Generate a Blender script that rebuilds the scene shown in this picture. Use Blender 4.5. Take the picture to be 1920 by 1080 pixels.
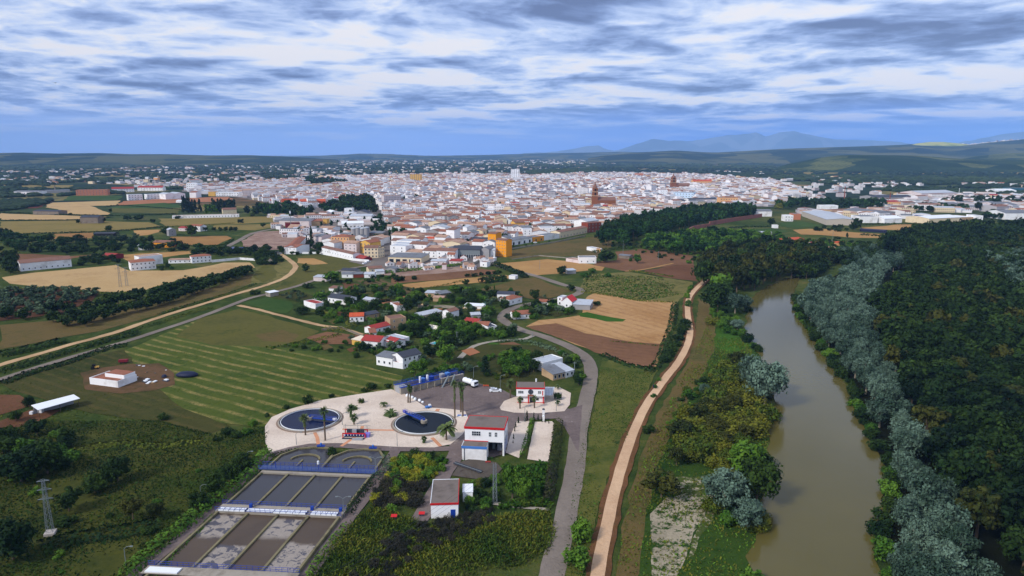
import bpy, math, random
import numpy as np
from mathutils import noise, Vector

# ------------------------------------------------------------------ camera, sky, sun, exposure
F, H, YH = 1280.0, 90.0, 287.0            # focal length in photo pixels, camera height, horizon row
PITCH = math.atan((540 - YH) / F)
CP, SP = math.cos(PITCH), math.sin(PITCH)
sc = bpy.context.scene
for o in list(bpy.data.objects):
    bpy.data.objects.remove(o)
cam = bpy.data.cameras.new("camera")
cam.sensor_width = 36.0
cam.lens = 36.0 * F / 1920.0
cam.clip_start, cam.clip_end = 1.0, 90000.0
camo = bpy.data.objects.new("camera", cam)
sc.collection.objects.link(camo)
camo.location = (0, 0, H)
camo.rotation_euler = (math.pi / 2 - PITCH, 0, 0)
sc.camera = camo

SUN_EL, SUN_AZ = math.radians(38), math.radians(-128)   # azimuth from +Y (view direction), negative = left
world = bpy.data.worlds.new("World")
sc.world = world
world.use_nodes = True
wn, wl = world.node_tree.nodes, world.node_tree.links
wn.clear()


class NT:
    """small helper to write node graphs"""
    def __init__(s, tree):
        s.t, s.n, s.l = tree, tree.nodes, tree.links

    def _in(s, node, i, v):
        if v is None:
            return
        if isinstance(v, bpy.types.NodeSocket):
            s.l.new(v, node.inputs[i])
        else:
            node.inputs[i].default_value = v

    def math(s, op, a, b=None, c=None, clamp=False):
        n = s.n.new('ShaderNodeMath'); n.operation = op; n.use_clamp = clamp
        s._in(n, 0, a); s._in(n, 1, b); s._in(n, 2, c)
        return n.outputs[0]

    def vmath(s, op, a, b=None):
        n = s.n.new('ShaderNodeVectorMath'); n.operation = op
        s._in(n, 0, a); s._in(n, 1, b)
        return n.outputs[0]

    def noise(s, vec, scale=1.0, detail=4.0, rough=0.5, dist=0.0, dim='3D'):
        n = s.n.new('ShaderNodeTexNoise'); n.noise_dimensions = dim
        if vec is not None:
            s.l.new(vec, n.inputs['Vector'])
        n.inputs['Scale'].default_value = scale
        n.inputs['Detail'].default_value = detail
        n.inputs['Roughness'].default_value = rough
        n.inputs['Distortion'].default_value = dist
        return n.outputs['Fac']

    def ramp(s, fac, stops, interp='LINEAR'):
        n = s.n.new('ShaderNodeValToRGB')
        s.l.new(fac, n.inputs[0])
        cr = n.color_ramp; cr.interpolation = interp
        while len(cr.elements) > 1:
            cr.elements.remove(cr.elements[-1])
        cr.elements[0].position = stops[0][0]; cr.elements[0].color = (*stops[0][1], 1)
        for p, c in stops[1:]:
            e = cr.elements.new(p); e.color = (*c, 1)
        return n.outputs[0]

    def mr(s, v, a, b, c=0.0, d=1.0, smooth=False):
        n = s.n.new('ShaderNodeMapRange')
        if smooth:
            n.interpolation_type = 'SMOOTHSTEP'
        s._in(n, 0, v)
        n.inputs[1].default_value = a; n.inputs[2].default_value = b
        n.inputs[3].default_value = c; n.inputs[4].default_value = d
        return n.outputs[0]

    def mix(s, fac, a, b, mode='MIX'):
        n = s.n.new('ShaderNodeMix'); n.data_type = 'RGBA'; n.blend_type = mode
        s._in(n, 0, fac)
        for i, v in ((6, a), (7, b)):
            if isinstance(v, bpy.types.NodeSocket):
                s.l.new(v, n.inputs[i])
            else:
                n.inputs[i].default_value = (*v[:3], 1)
        return n.outputs[2]

    def sep(s, v):
        n = s.n.new('ShaderNodeSeparateXYZ'); s.l.new(v, n.inputs[0]); return n.outputs

    def comb(s, x, y, z=0.0):
        n = s.n.new('ShaderNodeCombineXYZ')
        s._in(n, 0, x); s._in(n, 1, y); s._in(n, 2, z)
        return n.outputs[0]

    def coord(s, which='Object'):
        n = s.n.new('ShaderNodeTexCoord'); return n.outputs[which]


def sat(c, k):
    m = sum(c) / 3
    return tuple(max(0.0, m + (v - m) * k) for v in c)


def lin(r, g, b, k=1.0):
    f = lambda v: (v / 255 / 12.92 if v / 255 <= 0.04045 else ((v / 255 + 0.055) / 1.055) ** 2.4) * k
    return (f(r), f(g), f(b))


W = NT(world.node_tree)
bg = wn.new('ShaderNodeBackground'); bg.inputs['Strength'].default_value = 0.1
wout = wn.new('ShaderNodeOutputWorld')
wl.new(bg.outputs[0], wout.inputs[0])
sky = wn.new('ShaderNodeTexSky'); sky.sky_type = 'NISHITA'; sky.sun_disc = False
sky.sun_elevation = SUN_EL; sky.sun_rotation = SUN_AZ
sky.air_density = 1.3; sky.dust_density = 1.5; sky.ozone_density = 3.0
d = W.sep(W.coord('Generated'))
zc = W.math('MAXIMUM', d[2], 0.0)
zz = W.math('ADD', zc, 0.075)
px_ = W.math('DIVIDE', d[0], zz)
py_ = W.math('DIVIDE', d[1], zz)
P2 = W.comb(px_, py_, 0.0)
az = W.math('ARCTAN2', d[0], d[1])                    # world azimuth, 0 = view direction of the town
# cloud layers: streets of stratocumulus seen along a plane
warp = W.noise(P2, 0.5, 3, 0.5)
P3 = W.vmath('ADD', P2, W.comb(W.math('MULTIPLY', warp, 1.2), W.math('MULTIPLY', warp, 0.7), 0.0))
nA = W.noise(P3, 0.78, 9, 0.54)
nS = W.noise(W.vmath('MULTIPLY', P3, (0.93, 0.93, 1.0)), 0.78, 9, 0.54)     # the same deck a little higher up: gives lit tops and shaded undersides
nB = W.noise(W.vmath('ADD', P3, (7.3, 2.1, 4.0)), 1.5, 8, 0.55)
# large-scale brightness of the deck: bright break in the north-west quarter, dark bank to the north-east
el = zc
bx = W.math('DIVIDE', W.math('SUBTRACT', az, -0.20), 0.27)
by = W.math('DIVIDE', W.math('SUBTRACT', el, 0.135), 0.06)
blob = W.math('EXPONENT', W.math('MULTIPLY', W.math('ADD', W.math('MULTIPLY', bx, bx), W.math('MULTIPLY', by, by)), -1.0))
bx2 = W.math('DIVIDE', W.math('SUBTRACT', az, 0.30), 0.42)
by2 = W.math('DIVIDE', W.math('SUBTRACT', el, 0.225), 0.05)
dark = W.math('EXPONENT', W.math('MULTIPLY', W.math('ADD', W.math('MULTIPLY', bx2, bx2), W.math('MULTIPLY', by2, by2)), -1.0))
bx3 = W.math('DIVIDE', W.math('SUBTRACT', az, 0.62), 0.30)
by3 = W.math('DIVIDE', W.math('SUBTRACT', el, 0.085), 0.022)
blob3 = W.math('EXPONENT', W.math('MULTIPLY', W.math('ADD', W.math('MULTIPLY', bx3, bx3), W.math('MULTIPLY', by3, by3)), -1.0))
v = W.math('ADD', nA, W.math('MULTIPLY', W.math('SUBTRACT', nB, 0.5), 0.7))
v = W.math('ADD', v, W.math('MULTIPLY', W.math('SUBTRACT', nA, nS), 1.0))
bil = W.math('ABSOLUTE', W.math('SUBTRACT', W.noise(W.vmath('ADD', P3, (3.1, 9.4, 1.0)), 2.3, 6, 0.55), 0.5))   # billows
v = W.math('ADD', v, W.math('MULTIPLY', W.math('SUBTRACT', 0.07, bil), 1.1))
v = W.math('ADD', v, W.math('MULTIPLY', blob, 0.16))
v = W.math('SUBTRACT', v, W.math('MULTIPLY', dark, 0.15))
v = W.math('ADD', v, W.math('MULTIPLY', blob3, 0.08))
K = 7.8
CL = [(0.22, lin(104, 116, 154, K)), (0.34, lin(130, 148, 192, K)), (0.45, lin(164, 184, 228, K)),
      (0.56, lin(204, 220, 252, K)), (0.68, lin(244, 247, 255, K)), (0.76, lin(255, 250, 248, K))]
cloud = W.ramp(v, [(p, (c[0], c[1], c[2])) for p, c in CL])
# veil of rain-blue air low over the horizon
veilc = W.ramp(W.mr(az, -0.75, 0.75), [(0.0, lin(160, 184, 238, K * 1.5)), (0.40, lin(142, 172, 238, K * 1.5)),
                                       (0.72, lin(70, 116, 212, K * 1.4)), (1.0, lin(96, 142, 232, K * 1.45))])
lo = W.mr(W.math('ADD', el, W.math('MULTIPLY', W.math('SUBTRACT', nA, 0.5), 0.06)), 0.008, 0.078, 1.0, 0.0, True)
col = W.mix(lo, cloud, veilc)
# overhead and behind: the same deck, calmer
hi = W.mr(el, 0.24, 0.5, 0.0, 1.0, True)
col = W.mix(hi, col, W.mix(0.55, cloud, lin(214, 222, 240, K)))
col = W.mix(0.08, col, sky.outputs[0])
wl.new(col, bg.inputs['Color'])

sun = bpy.data.lights.new("sun", 'SUN')
sun.energy = 2.5; sun.angle = math.radians(9); sun.color = (1.0, 0.95, 0.87)
suno = bpy.data.objects.new("sun", sun); sc.collection.objects.link(suno)
sd = Vector((math.sin(SUN_AZ) * math.cos(SUN_EL), math.cos(SUN_AZ) * math.cos(SUN_EL), math.sin(SUN_EL)))
suno.rotation_euler = sd.to_track_quat('Z', 'Y').to_euler()

sc.view_settings.view_transform = 'Standard'
sc.view_settings.look = 'None'
sc.view_settings.exposure = 0.42
sc.view_settings.gamma = 1.0
sc.render.engine = 'CYCLES'
sc.cycles.use_denoising = True
sc.cycles.max_bounces = 4
sc.cycles.diffuse_bounces = 2
sc.cycles.glossy_bounces = 2
sc.cycles.transmission_bounces = 1
sc.cycles.volume_bounces = 1
sc.cycles.caustics_reflective = False
sc.cycles.caustics_refractive = False

# ------------------------------------------------------------------ survey helpers
def G(x, y, z=0.0):
    """where the sight line of a photo pixel meets the level z: used to read the map off the photograph"""
    v = (540 - y) / F
    dy, dz = CP + v * SP, -SP + v * CP
    t = (z - H) / dz
    return ((x - 960) / F * t, dy * t)


def Qx(X, Y, Z=0.0):
    f = Y * CP - (Z - H) * SP
    return 960 + F * X / f, 540 - F * (Y * SP + (Z - H) * CP) / f


def inside(x, y, poly):
    c = False
    j = len(poly) - 1
    for i in range(len(poly)):
        xi, yi = poly[i]; xj, yj = poly[j]
        if (yi > y) != (yj > y) and x < (xj - xi) * (y - yi) / (yj - yi) + xi:
            c = not c
        j = i
    return c


def gp(pts):
    return [G(*p) for p in pts]


def tag(o, label=None, cat=None, group=None, kind=None):
    if label: o['label'] = label
    if cat: o['category'] = cat
    if group: o['group'] = group
    if kind: o['kind'] = kind
    return o


def link(o, parent=None):
    sc.collection.objects.link(o)
    if parent is not None:
        o.parent = parent
    return o


def empty(name, loc, rz=0.0, **k):
    o = bpy.data.objects.new(name, None)
    o.empty_display_size = 0.5
    o.location = loc; o.rotation_euler = (0, 0, rz)
    link(o)
    return tag(o, **k)


def new_obj(name, me, parent=None, loc=None, **k):
    o = bpy.data.objects.new(name, me)
    if loc is not None: o.location = loc
    link(o, parent)
    return tag(o, **k)


def np_mesh(name, verts, quads, mats, mi=None, smooth=False):
    """quads: (n,4) array, last index repeated for triangles is not allowed here"""
    me = bpy.data.meshes.new(name)
    nf, k = quads.shape
    me.vertices.add(len(verts)); me.vertices.foreach_set('co', np.ascontiguousarray(verts, dtype=np.float32).ravel())
    me.loops.add(nf * k); me.loops.foreach_set('vertex_index', np.ascontiguousarray(quads, dtype=np.int32).ravel())
    me.polygons.add(nf); me.polygons.foreach_set('loop_start', np.arange(0, nf * k, k, dtype=np.int32))
    for m in mats: me.materials.append(m)
    if mi is not None: me.polygons.foreach_set('material_index', np.asarray(mi, dtype=np.int32))
    me.update(calc_edges=True)
    if smooth: me.polygons.foreach_set('use_smooth', np.ones(nf, dtype=bool))
    return me


class MB:
    """collects shapes and links them as one mesh object"""
    def __init__(s):
        s.v, s.f, s.m, s.mats = [], [], [], []

    def mi(s, m):
        if m not in s.mats: s.mats.append(m)
        return s.mats.index(m)

    def add(s, vs, fs, m):
        b = len(s.v); k = s.mi(m)
        s.v += [tuple(v) for v in vs]
        for f in fs:
            s.f.append(tuple(i + b for i in f)); s.m.append(k)
        return s

    def box(s, x0, x1, y0, y1, z0, z1, m, rz=0.0, at=(0, 0, 0)):
        vs = [(x, y, z) for z in (z0, z1) for y in (y0, y1) for x in (x0, x1)]
        if rz:
            c, q = math.cos(rz), math.sin(rz)
            vs = [(x * c - y * q, x * q + y * c, z) for x, y, z in vs]
        vs = [(x + at[0], y + at[1], z + at[2]) for x, y, z in vs]
        return s.add(vs, [(0, 2, 3, 1), (4, 5, 7, 6), (0, 1, 5, 4), (1, 3, 7, 5), (3, 2, 6, 7), (2, 0, 4, 6)], m)

    def tube(s, p, q, r0, r1, m, n=8, cap=True):
        p, q = Vector(p), Vector(q)
        d_ = (q - p)
        if d_.length < 1e-6: return s
        d_.normalize()
        a = d_.orthogonal().normalized(); b = d_.cross(a)
        vs = []
        for c, r in ((p, r0), (q, r1)):
            for i in range(n):
                t = 2 * math.pi * i / n
                vs.append(c + a * (math.cos(t) * r) + b * (math.sin(t) * r))
        fs = [(i, (i + 1) % n, n + (i + 1) % n, n + i) for i in range(n)]
        if cap: fs += [tuple(range(n - 1, -1, -1)), tuple(range(n, 2 * n))]
        return s.add(vs, fs, m)

    def path(s, pts, r, m, n=6):
        for a, b in zip(pts, pts[1:]): s.tube(a, b, r, r, m, n)
        return s

    def lathe(s, prof, m, at=(0, 0, 0), n=24, close=True):
        vs = []
        for r, z in prof:
            for i in range(n):
                t = 2 * math.pi * i / n
                vs.append((at[0] + r * math.cos(t), at[1] + r * math.sin(t), at[2] + z))
        fs = []
        for k in range(len(prof) - 1):
            for i in range(n):
                j = (i + 1) % n
                fs.append((k * n + i, k * n + j, (k + 1) * n + j, (k + 1) * n + i))
        if close: fs.append(tuple((len(prof) - 1) * n + i for i in range(n)))
        return s.add(vs, fs, m)

    def prism(s, poly, z0, z1, m, top=True):
        n = len(poly)
        a = sum(poly[i][0] * poly[(i + 1) % n][1] - poly[(i + 1) % n][0] * poly[i][1] for i in range(n))
        if a < 0: poly = poly[::-1]
        vs = [(x, y, z0) for x, y in poly] + [(x, y, z1) for x, y in poly]
        fs = [(i, (i + 1) % n, n + (i + 1) % n, n + i) for i in range(n)]
        if top: fs += [tuple(range(n, 2 * n)), tuple(range(n - 1, -1, -1))]
        return s.add(vs, fs, m)

    def mesh(s, name, smooth=False):
        me = bpy.data.meshes.new(name)
        me.from_pydata(s.v, [], s.f)
        for m in s.mats: me.materials.append(m)
        me.polygons.foreach_set('material_index', s.m)
        if smooth: me.polygons.foreach_set('use_smooth', [True] * len(s.f))
        me.update()
        return me

    def build(s, name, parent=None, loc=None, smooth=False, **k):
        return new_obj(name, s.mesh(name, smooth), parent, loc, **k)


# ------------------------------------------------------------------ materials
MATS = {}


def base_mat(name):
    m = bpy.data.materials.new(name); m.use_nodes = True
    n = NT(m.node_tree)
    n.n.clear()
    out = n.n.new('ShaderNodeOutputMaterial')
    p = n.n.new('ShaderNodeBsdfPrincipled')
    n.l.new(p.outputs[0], out.inputs[0])
    p.inputs['Specular IOR Level'].default_value = 0.25
    return m, n, p


def paint(name, rgb, rough=0.8, var=0.12, scale=0.6, metal=0.0, spec=0.25, dirt=None, k=1.0):
    """painted / mineral surface with uneven tone and grime"""
    if name in MATS: return MATS[name]
    m, n, p = base_mat(name)
    c = lin(*rgb, k)
    co = n.coord('Object')
    f = n.noise(co, scale, 5, 0.6)
    a = tuple(v * (1 - var) for v in c); b = tuple(min(1.0, v * (1 + var)) for v in c)
    col = n.mix(f, a, b)
    if dirt:
        f2 = n.mr(n.noise(co, scale * 0.35, 6, 0.65), 0.52, 0.68)
        col = n.mix(n.math('MULTIPLY', f2, dirt[3] if len(dirt) > 3 else 0.6), col, lin(*dirt[:3]))
    n.l.new(col, p.inputs['Base Color'])
    p.inputs['Roughness'].default_value = rough
    p.inputs['Metallic'].default_value = metal
    p.inputs['Specular IOR Level'].default_value = spec
    MATS[name] = m
    return m


def roofmat(name, rgb, period=0.45, dirt=(70, 60, 50, .5)):
    """ribbed or tiled roof covering"""
    if name in MATS: return MATS[name]
    m, n, p = base_mat(name)
    c = lin(*rgb)
    co = n.coord('Object')
    s = n.sep(co)
    st = n.math('SINE', n.math('MULTIPLY', s[0], 2 * math.pi / period))
    f = n.noise(co, 0.9, 5, 0.65)
    col = n.mix(f, tuple(v * 0.72 for v in c), tuple(min(1, v * 1.25) for v in c))
    col = n.mix(n.mr(n.noise(co, 0.25, 6, 0.7), 0.5, 0.7, 0.0, dirt[3]), col, lin(*dirt[:3]))
    n.l.new(col, p.inputs['Base Color'])
    b = n.n.new('ShaderNodeBump'); b.inputs['Strength'].default_value = 0.6; b.inputs['Distance'].default_value = 0.1
    n.l.new(st, b.inputs['Height']); n.l.new(b.outputs[0], p.inputs['Normal'])
    p.inputs['Roughness'].default_value = 0.85
    MATS[name] = m
    return m


def leafmat(name, rgb, rgb2, scale=0.35, rough=0.75):
    """foliage: tone drifts from clump to clump and from plant to plant"""
    if name in MATS: return MATS[name]
    m, n, p = base_mat(name)
    oi = n.n.new('ShaderNodeObjectInfo')
    co = n.coord('Object')
    geo = n.n.new('ShaderNodeNewGeometry')
    f = n.noise(geo.outputs['Position'], scale, 3, 0.6)
    g = n.noise(geo.outputs['Position'], 0.03, 2, 0.5)
    f = n.math('ADD', n.mr(f, 0.3, 0.7), n.math('MULTIPLY', n.math('SUBTRACT', oi.outputs['Random'], 0.5), 0.9))
    f = n.math('ADD', f, n.math('MULTIPLY', n.math('SUBTRACT', g, 0.5), 1.2), clamp=True)
    col = n.mix(f, sat(lin(*rgb), 1.12), sat(lin(*rgb2), 1.12))
    rp = n.mr(geo.outputs['Random Per Island'], 0, 1, 0.72, 1.28)
    col = n.mix(1.0, col, n.comb(rp, rp, rp), 'MULTIPLY')
    n.l.new(col, p.inputs['Base Color'])
    p.inputs['Roughness'].default_value = rough
    p.inputs['Specular IOR Level'].default_value = 0.12
    MATS[name] = m
    return m


def fieldmat(name, a, b, c=None, stripe=None, s1=0.02, s2=0.35, speck=None, kk=0.63):
    """crop, ploughed or grass ground; stripe = (p0, p1, period, width, colour, strength)"""
    if name in MATS: return MATS[name]
    m, n, p = base_mat(name)
    co = n.coord('Object')
    f = n.noise(co, s1, 6, 0.6)
    f2 = n.noise(co, s2, 5, 0.7)
    g = n.math('ADD', n.math('MULTIPLY', f, 0.65), n.math('MULTIPLY', f2, 0.35))
    sk = 1.0
    stops = [(0.38, sat(lin(*a, kk), sk)), (0.62, sat(lin(*b, kk), sk))]
    if c: stops = [(0.36, sat(lin(*a, kk), sk)), (0.5, sat(lin(*b, kk), sk)), (0.64, sat(lin(*c, kk), sk))]
    col = n.ramp(g, stops)
    if stripe:
        p0, p1, per, wd, sc_, st = stripe
        dx, dy = p1[0] - p0[0], p1[1] - p0[1]
        L = math.hypot(dx, dy); nx, ny = -dy / L, dx / L
        s = n.sep(co)
        t = n.math('ADD', n.math('MULTIPLY', s[0], nx / per), n.math('MULTIPLY', s[1], ny / per))
        t = n.math('ADD', t, n.math('MULTIPLY', n.math('SUBTRACT', n.noise(co, 0.045, 5, 0.6), 0.5), 0.6))
        w = n.math('ADD', n.math('MULTIPLY', n.math('SINE', n.math('MULTIPLY', t, 2 * math.pi)), 0.5), 0.5)
        w = n.mr(w, 1 - wd - 0.22, 1 - wd + 0.22, 0.0, 1.0, True)
        w = n.math('MULTIPLY', w, n.math('MULTIPLY', n.mr(n.noise(co, 0.09, 4, 0.7), 0.36, 0.58), n.mr(n.noise(co, 0.8, 5, 0.75), 0.36, 0.56, 0.25, 1.0)))
        col = n.mix(n.math('MULTIPLY', w, st), col, lin(*sc_, kk))
    if speck:
        w = n.mr(n.noise(co, speck[3], 5, 0.75), speck[4], speck[4] + 0.07)
        col = n.mix(w, col, lin(*speck[:3]))
    n.l.new(col, p.inputs['Base Color'])
    p.inputs['Roughness'].default_value = 0.95
    p.inputs['Specular IOR Level'].default_value = 0.05
    bp = n.n.new('ShaderNodeBump'); bp.inputs['Strength'].default_value = 0.7; bp.inputs['Distance'].default_value = 0.6
    n.l.new(n.noise(co, 0.9, 6, 0.75), bp.inputs['Height']); n.l.new(bp.outputs[0], p.inputs['Normal'])
    MATS[name] = m
    return m


def watermat(name, rgb, rgb2=None, rough=0.08, bump=0.25, scale=0.5, foam=None):
    if name in MATS: return MATS[name]
    m, n, p = base_mat(name)
    co = n.coord('Object')
    col = n.mix(n.noise(co, 0.03, 4, 0.6), lin(*rgb), lin(*(rgb2 or rgb)))
    r = None
    if foam:
        fc, sc1, thr = foam
        w = n.mr(n.noise(co, sc1, 5, 0.62, 0.6), thr, thr + 0.05)
        col = n.mix(w, col, lin(*fc))
        n.l.new(n.mr(w, 0, 1, rough, 0.7), p.inputs['Roughness'])
    else:
        p.inputs['Roughness'].default_value = rough
    n.l.new(col, p.inputs['Base Color'])
    p.inputs['IOR'].default_value = 1.33
    p.inputs['Specular IOR Level'].default_value = 0.45
    bp = n.n.new('ShaderNodeBump'); bp.inputs['Strength'].default_value = bump; bp.inputs['Distance'].default_value = 0.1
    n.l.new(n.noise(co, scale, 4, 0.6), bp.inputs['Height']); n.l.new(bp.outputs[0], p.inputs['Normal'])
    MATS[name] = m
    return m


M_white = paint('whitewash', (236, 236, 238), 0.8, 0.05, 0.3, dirt=(176, 170, 164, .6))
M_white2 = paint('white_metal', (225, 228, 232), 0.45, 0.04)
M_red = paint('red_trim', (190, 30, 32), 0.55, 0.08)
M_blue = paint('blue_steel', (20, 58, 150), 0.5, 0.15)
M_lblue = paint('light_blue_trim', (70, 120, 190), 0.5, 0.1)
M_glass = paint('dark_glass', (30, 36, 48), 0.15, 0.2, 1.0, spec=0.5)
M_frame = paint('window_frame', (215, 218, 222), 0.5, 0.05)
M_conc = paint('concrete', (150, 142, 130), 0.9, 0.18, 0.7, dirt=(95, 85, 72, .7))
M_concd = paint('mossy_concrete', (120, 112, 84), 0.9, 0.25, 0.6, dirt=(72, 68, 50, .8))
M_grey = paint('grey_sheet', (150, 152, 158), 0.6, 0.1)
M_dark = paint('dark_void', (26, 26, 28), 0.9, 0.2)
M_steel = paint('galvanised_steel', (118, 126, 130), 0.6, 0.1)
M_bark = paint('bark', (98, 84, 70), 0.95, 0.3, 2.0)
M_bark2 = paint('pale_bark', (140, 130, 115), 0.95, 0.3, 2.0)
M_felt = paint('gravel_roof', (112, 102, 96), 0.95, 0.18, 0.5, dirt=(80, 72, 66, .7))
M_tile = roofmat('terracotta_tiles', (150, 94, 72))
M_tileb = roofmat('brown_tiles', (132, 96, 82))
M_tilep = roofmat('pale_tiles', (176, 142, 122))
M_tiler = roofmat('red_sheet_roof', (156, 56, 52), 0.9)
M_orange = roofmat('orange_sheet_roof', (190, 84, 50), 0.9)
M_slate = roofmat('grey_sheet_roof', (112, 116, 124), 1.0)
M_slated = roofmat('charcoal_roof', (62, 66, 78), 0.8)
M_pale = roofmat('pale_sheet_roof', (176, 182, 192), 1.0, dirt=(150, 150, 150, .5))
M_asphalt = fieldmat('asphalt', (116, 106, 98), (140, 129, 119), None, None, 0.05, 1.2, speck=(165, 155, 150, .35, .68), kk=.92)
M_yard = fieldmat('yard_asphalt', (104, 92, 90), (132, 118, 114), None, None, 0.06, 0.9, speck=(155, 144, 138, .12, .62), kk=.9)
M_gravel = fieldmat('pale_gravel', (196, 178, 162), (222, 206, 190), None, None, 0.06, 1.6, speck=(120, 102, 84, 1.1, .66), kk=1.0)
M_dirt = fieldmat('compacted_dirt', (190, 154, 122), (214, 180, 146), None, None, 0.05, 1.2, kk=.95)
M_dirt2 = fieldmat('tan_track', (172, 140, 104), (204, 172, 132), None, None, 0.05, 1.2, kk=.9)
M_should = fieldmat('red_earth_shoulder', (106, 76, 50), (140, 98, 66), None, None, 0.08, 0.9, speck=(70, 84, 34, .35, .6))
# ------------------------------------------------------------------ ground, fields, roads, water, hills
def ground_material():
    m, n, p = base_mat('ground_cover')
    co = n.coord('Object')
    s = n.sep(co)
    rr = n.math('SQRT', n.math('ADD', n.math('MULTIPLY', s[0], s[0]), n.math('MULTIPLY', s[1], s[1])))
    a = n.noise(co, 0.013, 6, 0.62); b = n.noise(co, 0.11, 6, 0.7); c = n.noise(co, 0.7, 4, 0.7)
    g = n.math('ADD', n.math('MULTIPLY', a, 0.5), n.math('ADD', n.math('MULTIPLY', b, 0.35), n.math('MULTIPLY', c, 0.15)))
    near = n.ramp(g, [(0.36, lin(34, 50, 22)), (0.45, lin(52, 68, 30)), (0.52, lin(72, 82, 38)), (0.58, lin(92, 90, 50)), (0.66, lin(112, 96, 60))])
    # far plain: patchwork of plots, each with its own crop
    vo = n.n.new('ShaderNodeTexVoronoi'); vo.inputs['Scale'].default_value = 0.0048; vo.inputs['Randomness'].default_value = 0.85
    wp = n.vmath('ADD', co, n.comb(n.math('MULTIPLY', n.noise(co, 0.004, 2), 90), n.math('MULTIPLY', n.noise(co, 0.005, 2), 90), 0.0))
    n.l.new(wp, vo.inputs['Vector'])
    cs = n.sep(vo.outputs['Color'])
    far = n.ramp(cs[0], [(0.0, lin(34, 50, 38)), (0.30, lin(46, 62, 40)), (0.46, lin(80, 88, 50)), (0.60, lin(38, 54, 38)),
                         (0.68, lin(128, 118, 72)), (0.76, lin(50, 64, 40)), (0.84, lin(150, 128, 84)), (0.89, lin(112, 84, 60)), (0.93, lin(60, 72, 44))], 'CONSTANT')
    far = n.mix(n.mr(n.noise(co, 0.02, 5, 0.7), 0.42, 0.6, 0.0, 0.75), far, lin(30, 44, 34))
    f = n.mr(rr, 900, 1500)
    col = n.mix(f, near, far)
    n.l.new(col, p.inputs['Base Color'])
    p.inputs['Roughness'].default_value = 0.97; p.inputs['Specular IOR Level'].default_value = 0.03
    bp = n.n.new('ShaderNodeBump'); bp.inputs['Strength'].default_value = 0.9; bp.inputs['Distance'].default_value = 1.0
    n.l.new(n.noise(co, 0.5, 6, 0.75), bp.inputs['Height']); n.l.new(bp.outputs[0], p.inputs['Normal'])
    return m


# one sheet, finer near the camera, reaching the horizon
xs = np.array([-24500, -12000, -6000, -3000, -1500, -700, -300, 0, 300, 700, 1500, 3000, 6000, 12000, 24500], float)
ys = np.array([-400, 0, 150, 400, 800, 1500, 3000, 6000, 12000, 24500], float)
XX, YY = np.meshgrid(xs, ys)
gv = np.stack([XX.ravel(), YY.ravel(), np.zeros(XX.size)], 1)
nx = len(xs)
gq = np.array([[j * nx + i, j * nx + i + 1, (j + 1) * nx + i + 1, (j + 1) * nx + i] for j in range(len(ys) - 1) for i in range(nx - 1)])
new_obj('ground', np_mesh('ground', gv, gq, [ground_material()]), label='flat green and brown farmland plain', kind='structure')

LAYER = [0]


def jag(poly, amp, seg):
    rng = random.Random(len(poly) * 7 + int(abs(poly[0][0])))
    out = []
    for i in range(len(poly)):
        a, b = poly[i], poly[(i + 1) % len(poly)]
        L = math.hypot(b[0] - a[0], b[1] - a[1]); k = max(1, min(24, int(L / seg)))
        for j in range(k):
            t = j / k
            out.append((a[0] + (b[0] - a[0]) * t + rng.uniform(-amp, amp), a[1] + (b[1] - a[1]) * t + rng.uniform(-amp, amp)))
    return out


def patch(name, pts, m, label, amp=None, world=False, kind='structure'):
    LAYER[0] += 1
    poly = pts if world else gp(pts)
    dm = sum(math.hypot(*p) for p in poly) / len(poly)
    if amp is None: amp = dm * 0.0024
    if amp > 0: poly = jag(poly, amp, max(3.0, dm * 0.02))
    z = 0.02 + 0.0025 * LAYER[0]
    me = bpy.data.meshes.new(name)
    me.from_pydata([(x, y, z) for x, y in poly], [], [tuple(range(len(poly)))])
    me.materials.append(m); me.update()
    if me.polygons[0].normal.z < 0: me.flip_normals()
    return new_obj(name, me, label=label, kind=kind)


def spline(pts, step=4.0):
    out = []
    n = len(pts)
    for i in range(n - 1):
        p0, p1, p2, p3 = pts[max(i - 1, 0)], pts[i], pts[i + 1], pts[min(i + 2, n - 1)]
        k = max(1, int(math.hypot(p2[0] - p1[0], p2[1] - p1[1]) / step))
        for j in range(k):
            t = j / k
            out.append(tuple(0.5 * (2 * p1[a] + (p2[a] - p0[a]) * t + (2 * p0[a] - 5 * p1[a] + 4 * p2[a] - p3[a]) * t * t
                                    + (3 * p1[a] - p0[a] - 3 * p2[a] + p3[a]) * t ** 3) for a in (0, 1)))
    out.append(pts[-1])
    return out


def strip(name, pts, w, m, label, rag=0.15, world=False, step=4.0):
    LAYER[0] += 1
    z = 0.02 + 0.0025 * LAYER[0]
    c = spline(pts if world else gp(pts), step)
    rng = random.Random(5)
    vs, fs = [], []
    for i, p in enumerate(c):
        a, b = c[max(i - 1, 0)], c[min(i + 1, len(c) - 1)]
        dx, dy = b[0] - a[0], b[1] - a[1]; L = math.hypot(dx, dy) or 1
        nx_, ny_ = -dy / L, dx / L
        ww = w(i / (len(c) - 1)) if callable(w) else w
        l, r = ww / 2 + rng.uniform(-rag, rag), ww / 2 + rng.uniform(-rag, rag)
        vs += [(p[0] + nx_ * l, p[1] + ny_ * l, z), (p[0] - nx_ * r, p[1] - ny_ * r, z)]
        if i: fs.append((2 * i - 2, 2 * i - 1, 2 * i + 1, 2 * i))
    me = bpy.data.meshes.new(name); me.from_pydata(vs, [], fs); me.materials.append(m); me.update()
    if me.polygons[0].normal.z < 0: me.flip_normals()
    return new_obj(name, me, label=label, kind='structure')


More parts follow.
